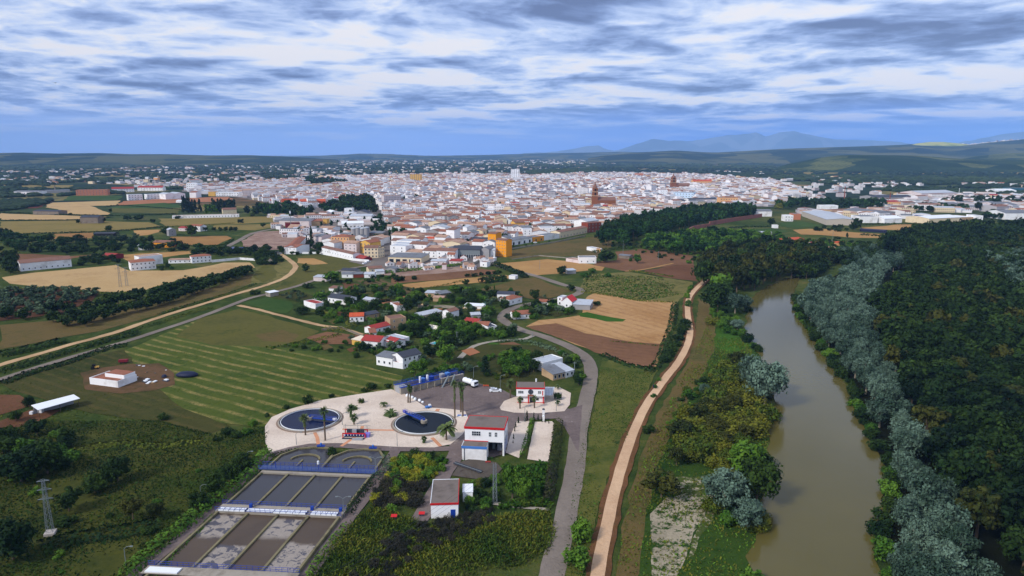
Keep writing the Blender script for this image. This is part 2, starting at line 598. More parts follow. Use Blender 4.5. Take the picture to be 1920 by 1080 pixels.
straw = fieldmat('straw_field', (176, 142, 98), (200, 168, 120), (186, 152, 104), kk=.78)
ochre = fieldmat('ochre_field', (172, 130, 82), (198, 156, 100), kk=.75)
ochre_r = fieldmat('ochre_field_rows', (168, 122, 74), (190, 146, 90), None, (G(317, 452), G(430, 445), 4.0, .4, (140, 100, 62), .6))
olivef = fieldmat('green_straw_field', (126, 118, 62), (158, 138, 80), (140, 124, 72))
plough = fieldmat('ploughed_field', (128, 92, 68), (156, 114, 84), None, (G(1150, 480), G(1300, 490), 5.0, .35, (118, 84, 62), .45))
plough2 = fieldmat('dark_ploughed_field', (112, 76, 54), (136, 96, 70))
redsoil = fieldmat('red_soil', (98, 54, 40), (122, 72, 52))
orange_dirt = fieldmat('orange_dirt', (178, 116, 82), (202, 142, 106))
meadow = fieldmat('meadow', (72, 84, 36), (112, 108, 54), (92, 94, 46))
meadowd = fieldmat('dark_meadow', (56, 74, 30), (84, 92, 42))
wild = fieldmat('wild_meadow', (70, 84, 38), (140, 130, 76), (94, 100, 48), s2=0.18, speck=(52, 64, 34, .12, .58))
greenb = fieldmat('bright_crop', (56, 96, 26), (80, 120, 40))
greenf = fieldmat('green_crop', (52, 82, 34), (78, 100, 46), kk=.7)
P0, P1 = G(480, 650), G(745, 705)
mown = fieldmat('mown_hay_field', (52, 78, 28), (88, 100, 42), (68, 88, 34), (P0, P1, 6.3, .2, (166, 146, 92), .85), kk=.76)
mown2 = fieldmat('mown_hay_field_left', (52, 66, 30), (86, 86, 44), (74, 74, 38), (P0, P1, 5.4, .25, (112, 98, 58), .6), speck=(112, 92, 60, .03, .6))
strawrow = fieldmat('harvested_field', (172, 128, 82), (196, 154, 106), (184, 144, 98), (G(1000, 612), G(1225, 690), 6.5, .3, (138, 102, 68), .5), kk=.78)
vine = fieldmat('vine_rows', (110, 96, 64), (134, 114, 80), None, (G(668, 527), G(740, 550), 4.0, .45, (66, 66, 42), .9))
brush = fieldmat('weedy_ground', (44, 60, 28), (84, 84, 44), (62, 74, 34), s2=0.2)
embank = fieldmat('grassy_bank', (78, 88, 40), (124, 104, 64), (96, 94, 50))
vgreen = fieldmat('lush_grass', (36, 66, 20), (66, 92, 34), (50, 80, 28), s2=0.3)
townfl = fieldmat('town_ground', (120, 112, 108), (150, 140, 134))
rubble = fieldmat('rubble_ground', (150, 116, 100), (196, 168, 152), None, None, 0.08, 0.6)
gravelw = fieldmat('river_gravel', (142, 132, 112), (182, 170, 148), None, None, 0.05, 1.5, speck=(40, 66, 22, .3, .50), kk=.95)
gravelw2 = fieldmat('sparse_gravel', (64, 80, 34), (80, 92, 44), None, None, 0.05, 1.5, speck=(160, 150, 128, .35, .5), kk=.85)

FIELDS = [
 ('pale straw field behind the dark pine row', straw, [(2,520),(60,512),(130,505),(215,497),(240,507),(345,507),(420,493),(470,492),(478,502),(465,508),(420,514),(330,526),(270,544),(215,549),(150,545),(80,538),(20,532)]),
 ('ochre field beyond the white villa', ochre, [(225,478),(362,470),(370,474),(312,482),(240,490)]),
 ('dull brown field left of the pylons', plough, [(0,476),(60,476),(130,480),(175,478),(130,486),(0,487)]),
 ('long green-gold field in front of the stone barn', olivef, [(0,415),(140,413),(280,417),(307,425),(217,433),(100,437),(15,440),(0,435)]),
 ('tan field behind the stone barn', straw, [(0,400),(140,405),(207,407),(140,412),(0,413)]),
 ('ochre row crop behind the scrub belt', ochre_r, [(100,439),(175,436),(176,446),(103,450)]),
 ('small ochre field beside the red roofed farm', ochre, [(250,432),(307,430),(300,435),(275,441),(255,442)]),
 ('ochre ripple field above the yellow cottage', ochre_r, [(317,444),(430,442),(435,447),(410,459),(337,460),(315,452)]),
 ('green-gold field in front of the cemetery wall', olivef, [(295,410),(445,407),(560,405),(560,414),(480,418),(437,420),(390,422),(310,425)]),
 ('thin straw field under the cemetery', olivef, [(400,422),(520,420),(555,418),(480,432),(400,430)]),
 ('dark red ploughed field at the far left', redsoil, [(0,377),(95,372),(105,376),(72,390),(25,392),(0,395)]),
 ('reddish strip beyond the ploughed field', redsoil, [(0,362),(30,360),(90,366),(0,371)]),
 ('tan field in front of the brick hotel', straw, [(95,380),(225,376),(218,385),(170,386),(205,400),(200,403),(117,402),(110,392),(82,389)]),
 ('green field in front of the brick hotel', greenf, [(125,367),(232,367),(222,375),(120,376)]),
 ('orange building site earth by the new houses', orange_dirt, [(220,385),(232,377),(337,371),(425,369),(440,373),(400,378),(337,380),(235,385)]),
 ('dark green strip below the building site', greenf, [(235,384),(310,380),(337,384),(340,390),(200,391)]),
 ('olive strip above the cemetery', meadow, [(200,390),(340,391),(330,401),(210,398)]),
 ('olive field behind the terrace with red roofs', meadow, [(240,342),(325,345),(322,351),(252,351)]),
 ('far green field on the plain', olivef, [(160,328),(255,327),(262,331),(160,331)]),
 ('far straw field on the plain', straw, [(260,329),(325,330),(320,333)]),
 ('far reddish field on the plain', plough, [(377,335),(415,335),(415,340),(385,339)]),
 ('brown field at the north edge of town', ochre, [(480,330),(517,331),(545,340),(542,346),(480,339)]),
 ('far olive field left of the hotel', olivef, [(0,346),(135,347),(135,352),(0,354)]),
 ('pale far field behind town', straw, [(1105,327),(1260,325),(1278,328),(1115,331)]),
 ('long pale field below the olive hills', olivef, [(1440,322),(1920,321),(1920,326),(1460,327)]),
 ('sand coloured quarry by the north east road', ochre, [(1472,327),(1500,325),(1503,331),(1471,330)]),
 ('meadow beside the long white school wall', meadow, [(553,482),(600,476),(640,484),(692,490),(690,496),(640,508),(600,522),(540,545),(515,545),(545,515),(558,498)]),
 ('bare brown patch in the school meadow', ochre, [(558,484),(590,484),(616,494),(590,497),(560,493)]),
 ('grassy embankment in front of the town', embank, [(955,470),(1040,455),(1090,447),(1135,440),(1150,452),(1145,475),(1110,480),(1050,480),(955,486)]),
 ('golden field beside the lane to town', ochre, [(923,495),(1024,486),(1081,491),(1137,501),(1130,508),(1110,506),(1060,512),(1005,516),(960,506)]),
 ('wide brown ploughed field under the tree belt', plough, [(1155,472),(1205,467),(1302,480),(1302,497),(1272,497),(1205,507),(1172,509),(1110,497),(1120,490),(1155,488)]),
 ('dark brown ploughed corner by the river wood', plough2, [(1207,507),(1272,497),(1300,497),(1310,527),(1247,521),(1210,512)]),
 ('wild green meadow right of the lane', wild, [(1100,515),(1180,510),(1240,520),(1300,529),(1290,550),(1265,572),(1180,562),(1120,552),(1085,542)]),
 ('large harvested field by the river path', strawrow, [(1100,555),(1120,549),(1185,562),(1264,566),(1262,612),(1240,658),(1225,690),(1190,685),(1135,668),(1060,638),(985,612),(1010,600),(1050,597),(1090,592),(1100,570)]),
 ('browner lower half of the harvested field', plough, [(985,612),(1040,606),(1100,625),(1180,640),(1245,646),(1225,690),(1190,685),(1135,668),(1060,638)]),
 ('bright green strip in the harvested field', greenb, [(1086,588),(1100,586),(1172,600),(1165,604),(1140,603),(1090,594)]),
 ('reddish ploughed field below the scrap yard', plough, [(735,520),(780,513),(883,503),(940,508),(938,512),(875,521),(780,529),(735,532)]),
 ('golden strip under the reddish field', ochre, [(740,535),(780,530),(870,522),(950,515),(960,520),(900,530),(860,533),(780,541)]),
 ('brown grass field left of the winding lane', embank, [(898,544),(977,523),(1002,521),(1070,546),(1034,559),(996,561),(949,550)]),
 ('young vine plot with thin rows', vine, [(668,527),(705,521),(775,543),(760,552),(720,548)]),
 ('red brown vegetable plot', plough2, [(640,530),(670,532),(675,542),(650,544)]),
 ('bare plot by the grey shed', plough2, [(700,562),(730,560),(738,568),(705,572)]),
 ('orange earth yard behind the big tree', orange_dirt, [(783,582),(800,577),(865,581),(838,588),(785,594)]),
 ('bare soil by the cactus hedge', plough, [(575,633),(610,622),(672,630),(665,645),(600,645)]),
 ('mown hay field with pale swaths', mown, [(230,660),(375,598),(448,580),(520,600),(600,622),(560,640),(520,650),(620,668),(700,692),(752,706),(745,738),(640,768),(510,803),(420,795),(300,760)]),
 ('rough mown field round the white farmhouse', mown2, [(0,712),(100,686),(230,655),(260,690),(330,760),(430,800),(400,812),(280,790),(150,770),(60,745),(0,722)]),
 ('green pasture with brown patches', meadow, [(372,598),(448,580),(520,598),(600,622),(560,641),(500,651),(400,648),(330,632)]),
 ('bare brown patch in the pasture', embank, [(480,628),(530,618),(560,628),(545,642),(490,640)]),
 ('green plot inside the lane corner', greenf, [(452,568),(500,558),(545,566),(552,575),(540,588),(500,582)]),
 ('olive nursery plot with dark rows', brush, [(512,555),(555,543),(590,556),(560,567)]),
 ('dark green garden plot', greenb, [(905,650),(925,642),(985,662),(970,667)]),
 ('brown garden plot', plough, [(935,645),(960,642),(1000,655),(985,662)]),
 ('weedy plots behind the treatment plant', brush, [(840,665),(900,645),(1050,650),(1060,700),(960,735),(860,705)]),
 ('green verge between the lane and the river path', fieldmat('verge_grass', (46, 76, 26), (112, 112, 54), (66, 86, 34), s2=.12, kk=.68, speck=(40, 62, 26, .07, .6)), [(1128,672),(1190,688),(1232,694),(1215,730),(1170,815),(1130,930),(1090,1100),(1045,1100),(1085,930),(1112,780)]),
 ('brown ploughed corner at the left edge', plough2, [(0,740),(40,740),(62,760),(0,780)]),
 ('reddish earth yard by the open shed', plough2, [(0,790),(60,768),(118,768),(90,785),(0,815)]),
 ('grassy bank below the pine row', embank, [(0,610),(110,600),(200,590),(300,562),(400,538),(480,512),(500,520),(460,538),(300,590),(180,622),(0,655)]),
 ('grassy slope by the dirt track bend', wild, [(480,500),(545,488),(556,500),(530,525),(470,548),(440,552),(470,530)]),
 ('sunken grass hollow by the farmhouse track', meadow, [(495,497),(515,488),(520,520),(490,530),(470,520)]),
 ('lush grass bank between path and river', vgreen, [(1335,520),(1325,560),(1318,600),(1300,680),(1250,760),(1215,840),(1190,950),(1165,1100),(1420,1100),(1420,1000),(1440,860),(1440,740),(1420,660),(1392,620),(1380,560)]),
 ('worn grassy strip along the river path', embank, [(1310,560),(1330,570),(1345,640),(1310,720),(1262,800),(1230,880),(1205,1000),(1190,1100),(1150,1100),(1180,930),(1230,780),(1290,680),(1305,620)]),
 ('bright green shelf above the water', greenb, [(1345,600),(1372,595),(1392,630),(1405,650),(1370,665),(1340,650)]),
 ('pale gravel clearing by the river', gravelw, [(1245,935),(1290,925),(1322,935),(1325,965),(1300,1000),(1285,1045),(1260,1100),(1222,1100),(1222,1020),(1218,965)]),
 ('gravel fringe with grass', gravelw2, [(1230,920),(1270,895),(1320,895),(1345,920),(1335,975),(1310,1010),(1300,1045),(1290,1045),(1302,1000),(1325,962),(1318,935)]),
 ('green allotment right of the wood', greenf, [(1378,432),(1450,428),(1480,434),(1440,440),(1370,439)]),
 ('brown strip by the allotments', plough, [(1345,436),(1380,440),(1450,440),(1440,445),(1350,444)]),
 ('straw field before the pale warehouses', ochre, [(1485,431),(1540,429),(1600,436),(1670,440),(1660,446),(1600,446),(1540,441),(1500,440)]),
 ('thin ochre field right of the warehouses', ochre, [(1612,427),(1700,420),(1745,424),(1700,432),(1625,430)]),
 ('green square by the warehouses', greenf, [(1462,418),(1500,415),(1545,424),(1500,428),(1460,424)]),
 ('rubble and earth yard left of town', rubble, [(455,452),(480,436),(530,432),(575,438),(572,450),(530,468),(490,470),(460,465)]),
 ('pale demolition yard at the town edge', rubble, [(705,505),(740,497),(790,500),(860,498),(905,500),(880,508),(760,518),(715,516)]),
 ('grey concrete yards at the town edge', townfl, [(655,490),(725,482),(830,478),(925,484),(930,492),(905,501),(800,502),(720,504),(690,500)]),
]
TOWN = [(575,462),(600,472),(660,482),(720,489),(830,487),(930,482),(960,460),(1100,437),(1135,428),(1180,408),(1250,396),(1330,386),(1400,388),(1450,388),(1470,376),(1500,368),(1500,358),(1470,348),(1440,340),(1300,329),(1130,326),(1000,331),(850,328),(760,330),(650,332),(560,338),(500,342),(430,347),(350,352),(340,358),(370,364),(420,366),(470,374),(520,384),(600,400),(560,430),(560,445)]
patch('town_ground', TOWN, townfl, 'paved ground under the town', amp=3)
for lab, m, pts in FIELDS:
    patch('field', pts, m, lab)
woodfloor = fieldmat('wood_floor', (20, 24, 12), (34, 38, 18))  # very dark brown-green, spread beneath the river wood
patch('wood_floor', [(1505,560),(1545,530),(1600,500),(1700,470),(1800,455),(2100,452),(3000,900),(2600,1350),(1690,1350),(1672,1080),(1664,960),(1672,905),(1645,830),(1590,720),(1545,655),(1510,610)], woodfloor, 'dark brown-green ground under the river wood')
patch('rough_grass', [(-60,1200),(-60,815),(120,790),(300,792),(420,826),(498,812),(500,850),(430,922),(330,1012),(240,1090),(200,1200)], fieldmat('dark_rough_grass', (20, 44, 14), (74, 76, 32), (40, 60, 20), s2=.1, kk=.95), 'dark rough grassland left of the basins')
patch('field', [(150,700),(190,690),(240,684),(300,682),(325,700),(332,722),(290,732),(230,738),(160,730)], fieldmat('trodden_farmyard', (56, 66, 32), (126, 96, 70), (86, 80, 48), s2=.14), 'trodden bare earth round the white field farmhouse')
CHAN_L = [(474,498),(520,470)]
# roads and paths
strip('dirt_track', [(-60,706),(0,685),(70,665),(135,646),(215,624),(300,595),(375,572),(440,552),(493,537),(534,521),(553,504),(551,495),(534,482),(524,476)], 4.2, M_dirt2, 'pale dirt track along the pine row', .35)
strip('path', [(447,573),(480,580),(534,594),(600,610),(640,616),(680,628)], 3.0, M_dirt2, 'narrow dirt path to the garden houses', .3)
strip('path', [(862,672),(888,650),(930,640),(985,636),(1000,630)], 2.6, M_conc, 'concrete lane between garden plots', .1)
strip('path', [(783,571),(830,575),(880,579),(905,582)], 3.6, M_dirt2, 'dusty lane behind the big round tree', .3)
strip('path', [(1172,509),(1205,506),(1262,494)], 2.5, ochre, 'faint track between ploughed fields', .3)
strip('road', [(-80,735),(0,712),(100,680),(235,641),(300,620),(375,595),(440,570),(470,559),(500,552),(523,546),(560,536),(600,522),(645,506),(690,498),(700,490)], 4.0, M_asphalt, 'grey country lane beside the hay field', .12)
strip('road', [(500,497),(510,487),(524,474),(540,462)], 5, M_asphalt, 'grey lane to the school corner', .12)
strip('road', [(425,463),(450,450),(476,437),(520,428)], 6, M_asphalt, 'town approach road at the rubble yard', .12)
strip('shoulder', [(1112,1150),(1120,1080),(1138,986),(1160,893),(1183,823),(1211,762),(1248,709),(1269,683),(1288,649),(1294,621),(1290,593),(1290,565),(1301,546),(1324,525),(1345,512)], 5.6, M_should, 'red earth shoulder of the river path', .4)
strip('river_path', [(1112,1150),(1120,1080),(1138,986),(1160,893),(1183,823),(1211,762),(1248,709),(1269,683),(1288,649),(1294,621),(1290,593),(1290,565),(1301,546),(1324,525),(1345,512)], 3.1, M_dirt, 'smooth pinkish path along the river', .08)
strip('road', [(1015,1150),(1034,1080),(1057,986),(1077,884),(1087,803),(1103,735),(1108,700),(1104,680),(1090,664),(1062,648),(1015,630),(977,619),(950,606),(941,596),(949,585),(968,576),(1002,569),(1040,562),(1070,556),(1088,548),(1084,541),(1058,535),(1005,518),(960,507),(925,497)], lambda t: 5.6, M_asphalt, 'patched asphalt lane winding to the town', .15)
# town streets seen as slots
strip('road', [(700,490),(722,470),(712,440),(706,420),(708,405)], 9, townfl, 'tree lined avenue into town', .1)
# waterworks surfaces
strip('service_road', [(240,1090),(300,1040),(345,1005),(400,958),(452,912),(490,870),(520,848),(570,838),(640,836),(740,843),(845,842)], 3.4, M_yard, 'service road round the settling basins', .15)
strip('service_road', [(560,1100),(590,1060),(640,992),(690,925),(725,870),(742,845)], 3.4, M_yard, 'service road right of the basins', .15)
patch('asphalt_yard', [(745,735),(780,725),(862,712),(900,720),(945,733),(962,742),(1068,768),(1092,760),(1085,850),(1058,800),(1040,786),(985,789),(970,800),(952,850),(925,858),(866,862),(842,900),(815,960),(800,980),(768,978),(800,925),(832,868),(845,840),(800,775)], M_yard, 'asphalt yard of the water works', 0.15)
patch('gravel_bed', [(497,800),(510,783),(545,768),(600,752),(660,742),(733,731),(757,738),(800,765),(845,768),(872,772),(880,790),(868,815),(845,834),(815,840),(740,839),(640,832),(580,833),(540,840),(506,850),(498,830)], M_gravel, 'pale gravel bed round the two round tanks', 0.1)
patch('gravel_bed', [(937,765),(945,753),(965,745),(1020,738),(1045,725),(1071,738),(1068,760),(1058,772),(1010,776),(965,775),(940,770)], M_gravel, 'pale gravel island under the office', 0.1)
patch('gravel_bed', [(970,791),(993,790),(988,830),(973,860),(948,850),(958,815)], M_gravel, 'narrow gravel bed left of the cypress hedge', 0.1)
patch('gravel_bed', [(1003,792),(1035,791),(1040,797),(1028,868),(988,862)], M_gravel, 'narrow gravel bed right of the cypress hedge', 0.1)
strip('path', [(925,945),(960,950),(1030,957)], 1.4, M_conc, 'concrete kerb line by the lattice mast', .05)
paving = paint('terracotta_paving', (196, 138, 104), .9, .15, 1.0)
strip('paving', [(642,806),(680,807),(740,808)], 1.1, paving, 'terracotta paving strip between the round tanks', .02)
strip('paving', [(680,800),(676,812),(640,838)], 1.1, paving, 'terracotta paving strip to the pump set', .02)
strip('paving', [(590,812),(595,822),(597,834)], 1.1, paving, 'terracotta paving strip from the left tank', .02)
strip('paving', [(822,768),(815,778)], 1.4, paving, 'terracotta paving strip at the yard edge', .02)
strip('paving', [(810,822),(826,838)], 1.2, paving, 'terracotta paving strip below the right tank', .02)

# river
RIV_L = [(1375,1350),(1395,1200),(1410,1080),(1408,1050),(1425,960),(1445,880),(1440,800),(1450,760),(1440,700),(1420,660),(1395,625),(1400,590),(1405,570),(1420,550),(1440,535),(1480,520)]
RIV_R = [(1505,517),(1495,530),(1487,550),(1490,580),(1512,615),(1542,660),(1582,720),(1612,780),(1642,850),(1662,900),(1657,960),(1642,1010),(1648,1050),(1658,1080),(1670,1200),(1680,1350)]
river = watermat('river_water', (80, 74, 36), (94, 86, 46), 0.10, 0.35, 0.5)
patch('river', RIV_L + RIV_R, river, 'muddy brown river', amp=1.2)

# hills
VILLAGE = []
def ridge(name, prof, dist, front, back, m, label, amp=12, seed=0, base=-30):
    """a range of hills: crest heights read from the skyline at its own distance"""
    prof = sorted(prof)
    px = np.arange(prof[0][0], prof[-1][0] + 1, 6.0)
    cy = np.interp(px, [p[0] for p in prof], [p[1] for p in prof])
    nr = 28
    vs = []
    for j in range(nr):
        t = j / (nr - 1) * 2 - 1                     # -1 front foot, 0 crest, 1 back foot
        r = dist + (t * front if t < 0 else t * back)
        w = math.cos(t * math.pi / 2) ** 1.3 if abs(t) < 1 else 0
        for x, c in zip(px, cy):
            top = H + (YH - c) / F * dist
            X = (x - 960) / F * r
            nz = noise.fractal(Vector((X / 700 + seed, r / 700, seed)), 1.0, 2.0, 4) * amp
            z = base + (top - base) * w + nz * min(1, 1.6 * w) * (0.35 if abs(t) < .05 else 1)
            vs.append((X, r, z))
    k = len(px)
    q = np.array([[j * k + i, j * k + i + 1, (j + 1) * k + i + 1, (j + 1) * k + i] for j in range(nr - 1) for i in range(k - 1)])
    me = np_mesh(name, np.array(vs), q, [m], smooth=True)
    return new_obj(name, me, label=label, kind='structure')


def hillmat(name, a, b, c, s=0.0016, dots=0.0, stops=(0.35, 0.5, 0.62)):
    m, n, p = base_mat(name)
    co = n.coord('Object')
    vo = n.n.new('ShaderNodeTexVoronoi'); vo.inputs['Scale'].default_value = s * 2.2; n.l.new(co, vo.inputs['Vector'])
    cs = n.sep(vo.outputs['Color'])
    f = n.math('ADD', n.math('MULTIPLY', n.noise(co, s, 6, 0.65), 0.6), n.math('MULTIPLY', cs[0], 0.4))
    col = n.ramp(f, [(stops[0], lin(*a)), (stops[1], lin(*b)), (stops[2], lin(*c))])
    if dots:
        vd = n.n.new('ShaderNodeTexVoronoi'); vd.inputs['Scale'].default_value = dots; vd.inputs['Randomness'].default_value = 0.35
        n.l.new(co, vd.inputs['Vector'])
        w = n.mr(vd.outputs['Distance'], 0.25, 0.42, 0.8, 0.0)
        col = n.mix(w, col, lin(24, 38, 24))
    n.l.new(col, p.inputs['Base Color']); p.inputs['Roughness'].default_value = 1.0
    p.inputs['Specular IOR Level'].default_value = 0.0
    return m


mhill = hillmat('olive_grove_hill', (34, 50, 28), (52, 66, 36), (92, 96, 54), 0.0022, 0.045)
mhill2 = hillmat('far_hill', (26, 40, 26), (42, 54, 32), (84, 84, 50), 0.0016)
mhill3 = hillmat('painted_sun_crest', (120, 130, 60), (150, 156, 82), (170, 166, 100), 0.004)  # sunlight on the crest painted in as a paler green
mmount = hillmat('mountain_rock_hazed', (88, 100, 118), (100, 112, 130), (112, 122, 138), 0.0006)  # distance haze painted into the rock as blue-grey
ridge('hill', [(1420,322),(1470,306),(1520,296),(1560,291),(1600,290),(1660,291),(1700,293),(1760,297),(1830,299),(1920,296),(2050,290)], 4100, 1000, 900, mhill, 'dark green hill dotted with olive trees', 10, 3, -14)
ridge('hill', [(1690,318),(1750,303),(1820,292),(1880,287),(1980,284),(2100,282)], 5200, 1100, 900, mhill, 'olive covered hill at the right edge', 14, 9, -14)
ridge('hills', [(1100,296),(1180,287),(1260,284),(1330,287),(1400,283),(1480,279),(1560,276),(1640,274),(1700,271),(1760,273),(1800,272),(1850,267),(1900,262),(1960,259),(2100,262)], 8000, 2300, 1500, mhill2, 'long dark hills on the right skyline', 16, 21, -14)
ridge('hill', [(1684,276),(1700,270),(1725,267),(1750,267),(1775,269),(1800,272)], 7700, 500, 400, mhill3, 'crest with crops, painted pale for sunlight, on the right skyline', 4, 5, 60)
ridge('hills', [(-200,290),(0,287),(60,286),(120,288),(200,287),(260,289),(330,289),(400,291),(480,291),(560,294),(640,299)], 7200, 2600, 1200, mhill2, 'low wooded hills on the left skyline', 8, 33, -14)
ridge('hills', [(500,298),(600,292),(680,288),(740,289),(800,292),(880,291),(960,289),(1030,287),(1100,286),(1160,285),(1230,287),(1330,286),(1440,288)], 12500, 2500, 1500, mhill2, 'pale blue hills behind the town', 10, 45, -14)
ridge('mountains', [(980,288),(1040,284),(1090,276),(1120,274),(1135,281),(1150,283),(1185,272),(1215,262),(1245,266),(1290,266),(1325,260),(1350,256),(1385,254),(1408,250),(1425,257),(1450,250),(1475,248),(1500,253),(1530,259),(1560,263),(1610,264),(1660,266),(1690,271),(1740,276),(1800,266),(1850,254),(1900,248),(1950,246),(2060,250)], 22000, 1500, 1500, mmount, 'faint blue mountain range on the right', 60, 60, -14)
# ------------------------------------------------------------------ vegetation
R0 = np.random.default_rng(11)


def crown_quads(seed, n, shape='round', leaf=0.09, K=16):
    """leaf sprays spread over many small lobes inside a unit crown (x,y in -1..1, z in 0..1)"""
    r = np.random.default_rng(seed)
    if shape == 'cypress':
        z = r.random(K) ** 1.2 * 0.94 + 0.03; rad = 0.55 * (1 - z) ** 0.7 + 0.1
        a = r.random(K) * 6.28
        c = np.stack([np.cos(a) * rad * .55, np.sin(a) * rad * .55, z], 1); lr = rad * .75
        asp = np.array([1, 1, .35])
    elif shape == 'bush':
        a = r.random(K) * 6.28; q = np.sqrt(r.random(K)) * .72
        c = np.stack([np.cos(a) * q, np.sin(a) * q, 0.12 + 0.5 * r.random(K) * (1 - q * .6)], 1); lr = r.uniform(.26, .42, K)
        asp = np.array([1, 1, .75])
    else:
        u = r.normal(size=(K, 3)); u /= np.linalg.norm(u, axis=1)[:, None]
        q = r.random(K) ** .4 * .68
        c = u * q[:, None]
        if shape == 'tall': c[:, 2] = c[:, 2] * .9; c[:, :2] *= (1.0 - .35 * np.clip(c[:, 2:3], 0, 1))
        lr = r.uniform(.2, .4, K) if shape == 'round' else r.uniform(.12, .27, K)
        c[:, 2] = c[:, 2] * .5 + .5
        asp = np.array([1, 1, .5])
    k = r.integers(0, K, n)
    u = r.normal(size=(n, 3)); u[:, 2] += .35; u /= np.linalg.norm(u, axis=1)[:, None]
    rr = lr[k] * (0.5 + 0.68 * r.random(n))
    p = c[k] + u * rr[:, None] * asp
    nn = u + r.normal(size=(n, 3)) * .42; nn /= np.linalg.norm(nn, axis=1)[:, None]
    t = np.cross(nn, r.normal(size=(n, 3))); t /= np.linalg.norm(t, axis=1)[:, None]
    b = np.cross(nn, t)
    s = leaf * r.uniform(.6, 1.35, n)[:, None]
    t = t * s * 1.15; b = b * s * .75
    sc3 = np.array([1, 1, .55]) if shape != 'cypress' else np.array([1, 1, .4])
    V = np.stack([p - t * sc3 - b * sc3 * .4, p + b * sc3, p + t * sc3 + b * sc3 * .3, p - b * sc3], 1)
    V[:, :, 2] = np.maximum(V[:, :, 2], 0.01)
    return V            # (n,4,3)


CACHE = {}


def crown_mesh(kind, var, lod):
    K_ = KINDS[kind]
    key = (kind, var, lod)
    if key not in CACHE:
        n = {0: K_['n'], 1: K_['n'] // 3, 2: K_['n'] // 8}[lod]
        leaf = K_['leaf'] * {0: 1, 1: 1.7, 2: 2.6}[lod]
        V = crown_quads(hash((K_['seed'], var)) % 9999, n, K_['shape'], leaf, K_['K'])
        CACHE[key] = np_mesh(kind + '_crown', V.reshape(-1, 3), np.arange(len(V) * 4).reshape(-1, 4), [K_['mat']])
    return CACHE[key]


L_silver = leafmat('silver_leaves', (44, 62, 50), (96, 116, 102))
L_dark = leafmat('dark_green_leaves', (18, 38, 16), (46, 64, 24))
L_forest = leafmat('forest_leaves', (6, 24, 12), (30, 48, 16))
L_gold = leafmat('olive_gold_leaves', (56, 74, 26), (98, 98, 38))
L_brown = leafmat('bronze_green_leaves', (30, 42, 18), (62, 64, 26))
L_park = leafmat('park_green_leaves', (18, 42, 20), (42, 70, 28))
L_green = leafmat('fresh_green_leaves', (44, 76, 26), (84, 112, 42))
L_olive = leafmat('olive_leaves', (48, 66, 48), (84, 100, 76))
L_cyp = leafmat('cypress_needles', (18, 36, 22), (34, 52, 30))
L_pine = leafmat('pine_needles', (18, 36, 14), (36, 56, 22))
L_palm = leafmat('palm_fronds', (52, 72, 40), (84, 96, 58))
L_weed = leafmat('weed_stems', (44, 68, 20), (92, 94, 38), 0.06)
L_weedd = leafmat('dark_weeds', (22, 48, 14), (56, 74, 24), 0.06)
L_yg = leafmat('yellow_green_leaves', (78, 96, 32), (134, 130, 50))
L_charred = leafmat('dead_dark_twigs', (32, 34, 28), (54, 52, 42))
L_far = leafmat('distant_leaves', (24, 40, 26), (48, 62, 34), 0.01)

KINDS = {
 'silver_poplar': dict(mat=L_silver, shape='tall', n=4200, leaf=.046, K=64, seed=1, trunk=M_bark2, tr=.05),
 'forest_tree': dict(mat=L_forest, shape='tall', n=1700, leaf=.075, K=34, seed=2, trunk=M_bark, tr=.08),
 'dark_tree': dict(mat=L_dark, shape='round', n=2000, leaf=.07, K=22, seed=3, trunk=M_bark, tr=.05),
 'park_tree': dict(mat=L_park, shape='round', n=1200, leaf=.085, K=18, seed=4, trunk=M_bark, tr=.06),
 'bronze_tree': dict(mat=L_brown, shape='tall', n=2000, leaf=.07, K=28, seed=5, trunk=M_bark, tr=.1),
 'golden_shrub': dict(mat=L_gold, shape='bush', n=1700, leaf=.075, K=24, seed=6, trunk=None),
 'green_tree': dict(mat=L_green, shape='round', n=1500, leaf=.08, K=20, seed=7, trunk=M_bark, tr=.05),
 'green_bush': dict(mat=L_green, shape='bush', n=900, leaf=.1, K=14, seed=8, trunk=None),
 'dark_bush': dict(mat=L_dark, shape='bush', n=900, leaf=.1, K=14, seed=9, trunk=None),
 'pine_tree': dict(mat=L_pine, shape='round', n=1200, leaf=.085, K=16, seed=10, trunk=M_bark, tr=.03),
 'olive_tree': dict(mat=L_olive, shape='round', n=420, leaf=.14, K=9, seed=11, trunk=M_bark, tr=.08),
 'cypress_tree': dict(mat=L_cyp, shape='cypress', n=900, leaf=.1, K=26, seed=12, trunk=M_bark, tr=.03),
 'dead_bush': dict(mat=L_charred, shape='bush', n=1600, leaf=.06, K=22, seed=13, trunk=None),
 'yellow_shrub': dict(mat=L_yg, shape='bush', n=1300, leaf=.075, K=20, seed=14, trunk=None),
}
NTREE = [0]
TRUNKS = {}


def trunk_mesh(m):
    if m.name not in TRUNKS:
        b = MB()
        b.tube((0, 0, 0), (.01, 0, .32), .034, .022, m, 7)
        rg = random.Random(3)
        for i in range(4):
            a = i * 1.6 + .3
            b.tube((.01, 0, .22 + .02 * i), (math.cos(a) * .17, math.sin(a) * .17, .52 + .05 * i), .016, .006, m, 5)
        b.tube((.01, 0, .31), (0, 0, .62), .022, .008, m, 6)
        TRUNKS[m.name] = b.mesh('trunk')
    return TRUNKS[m.name]


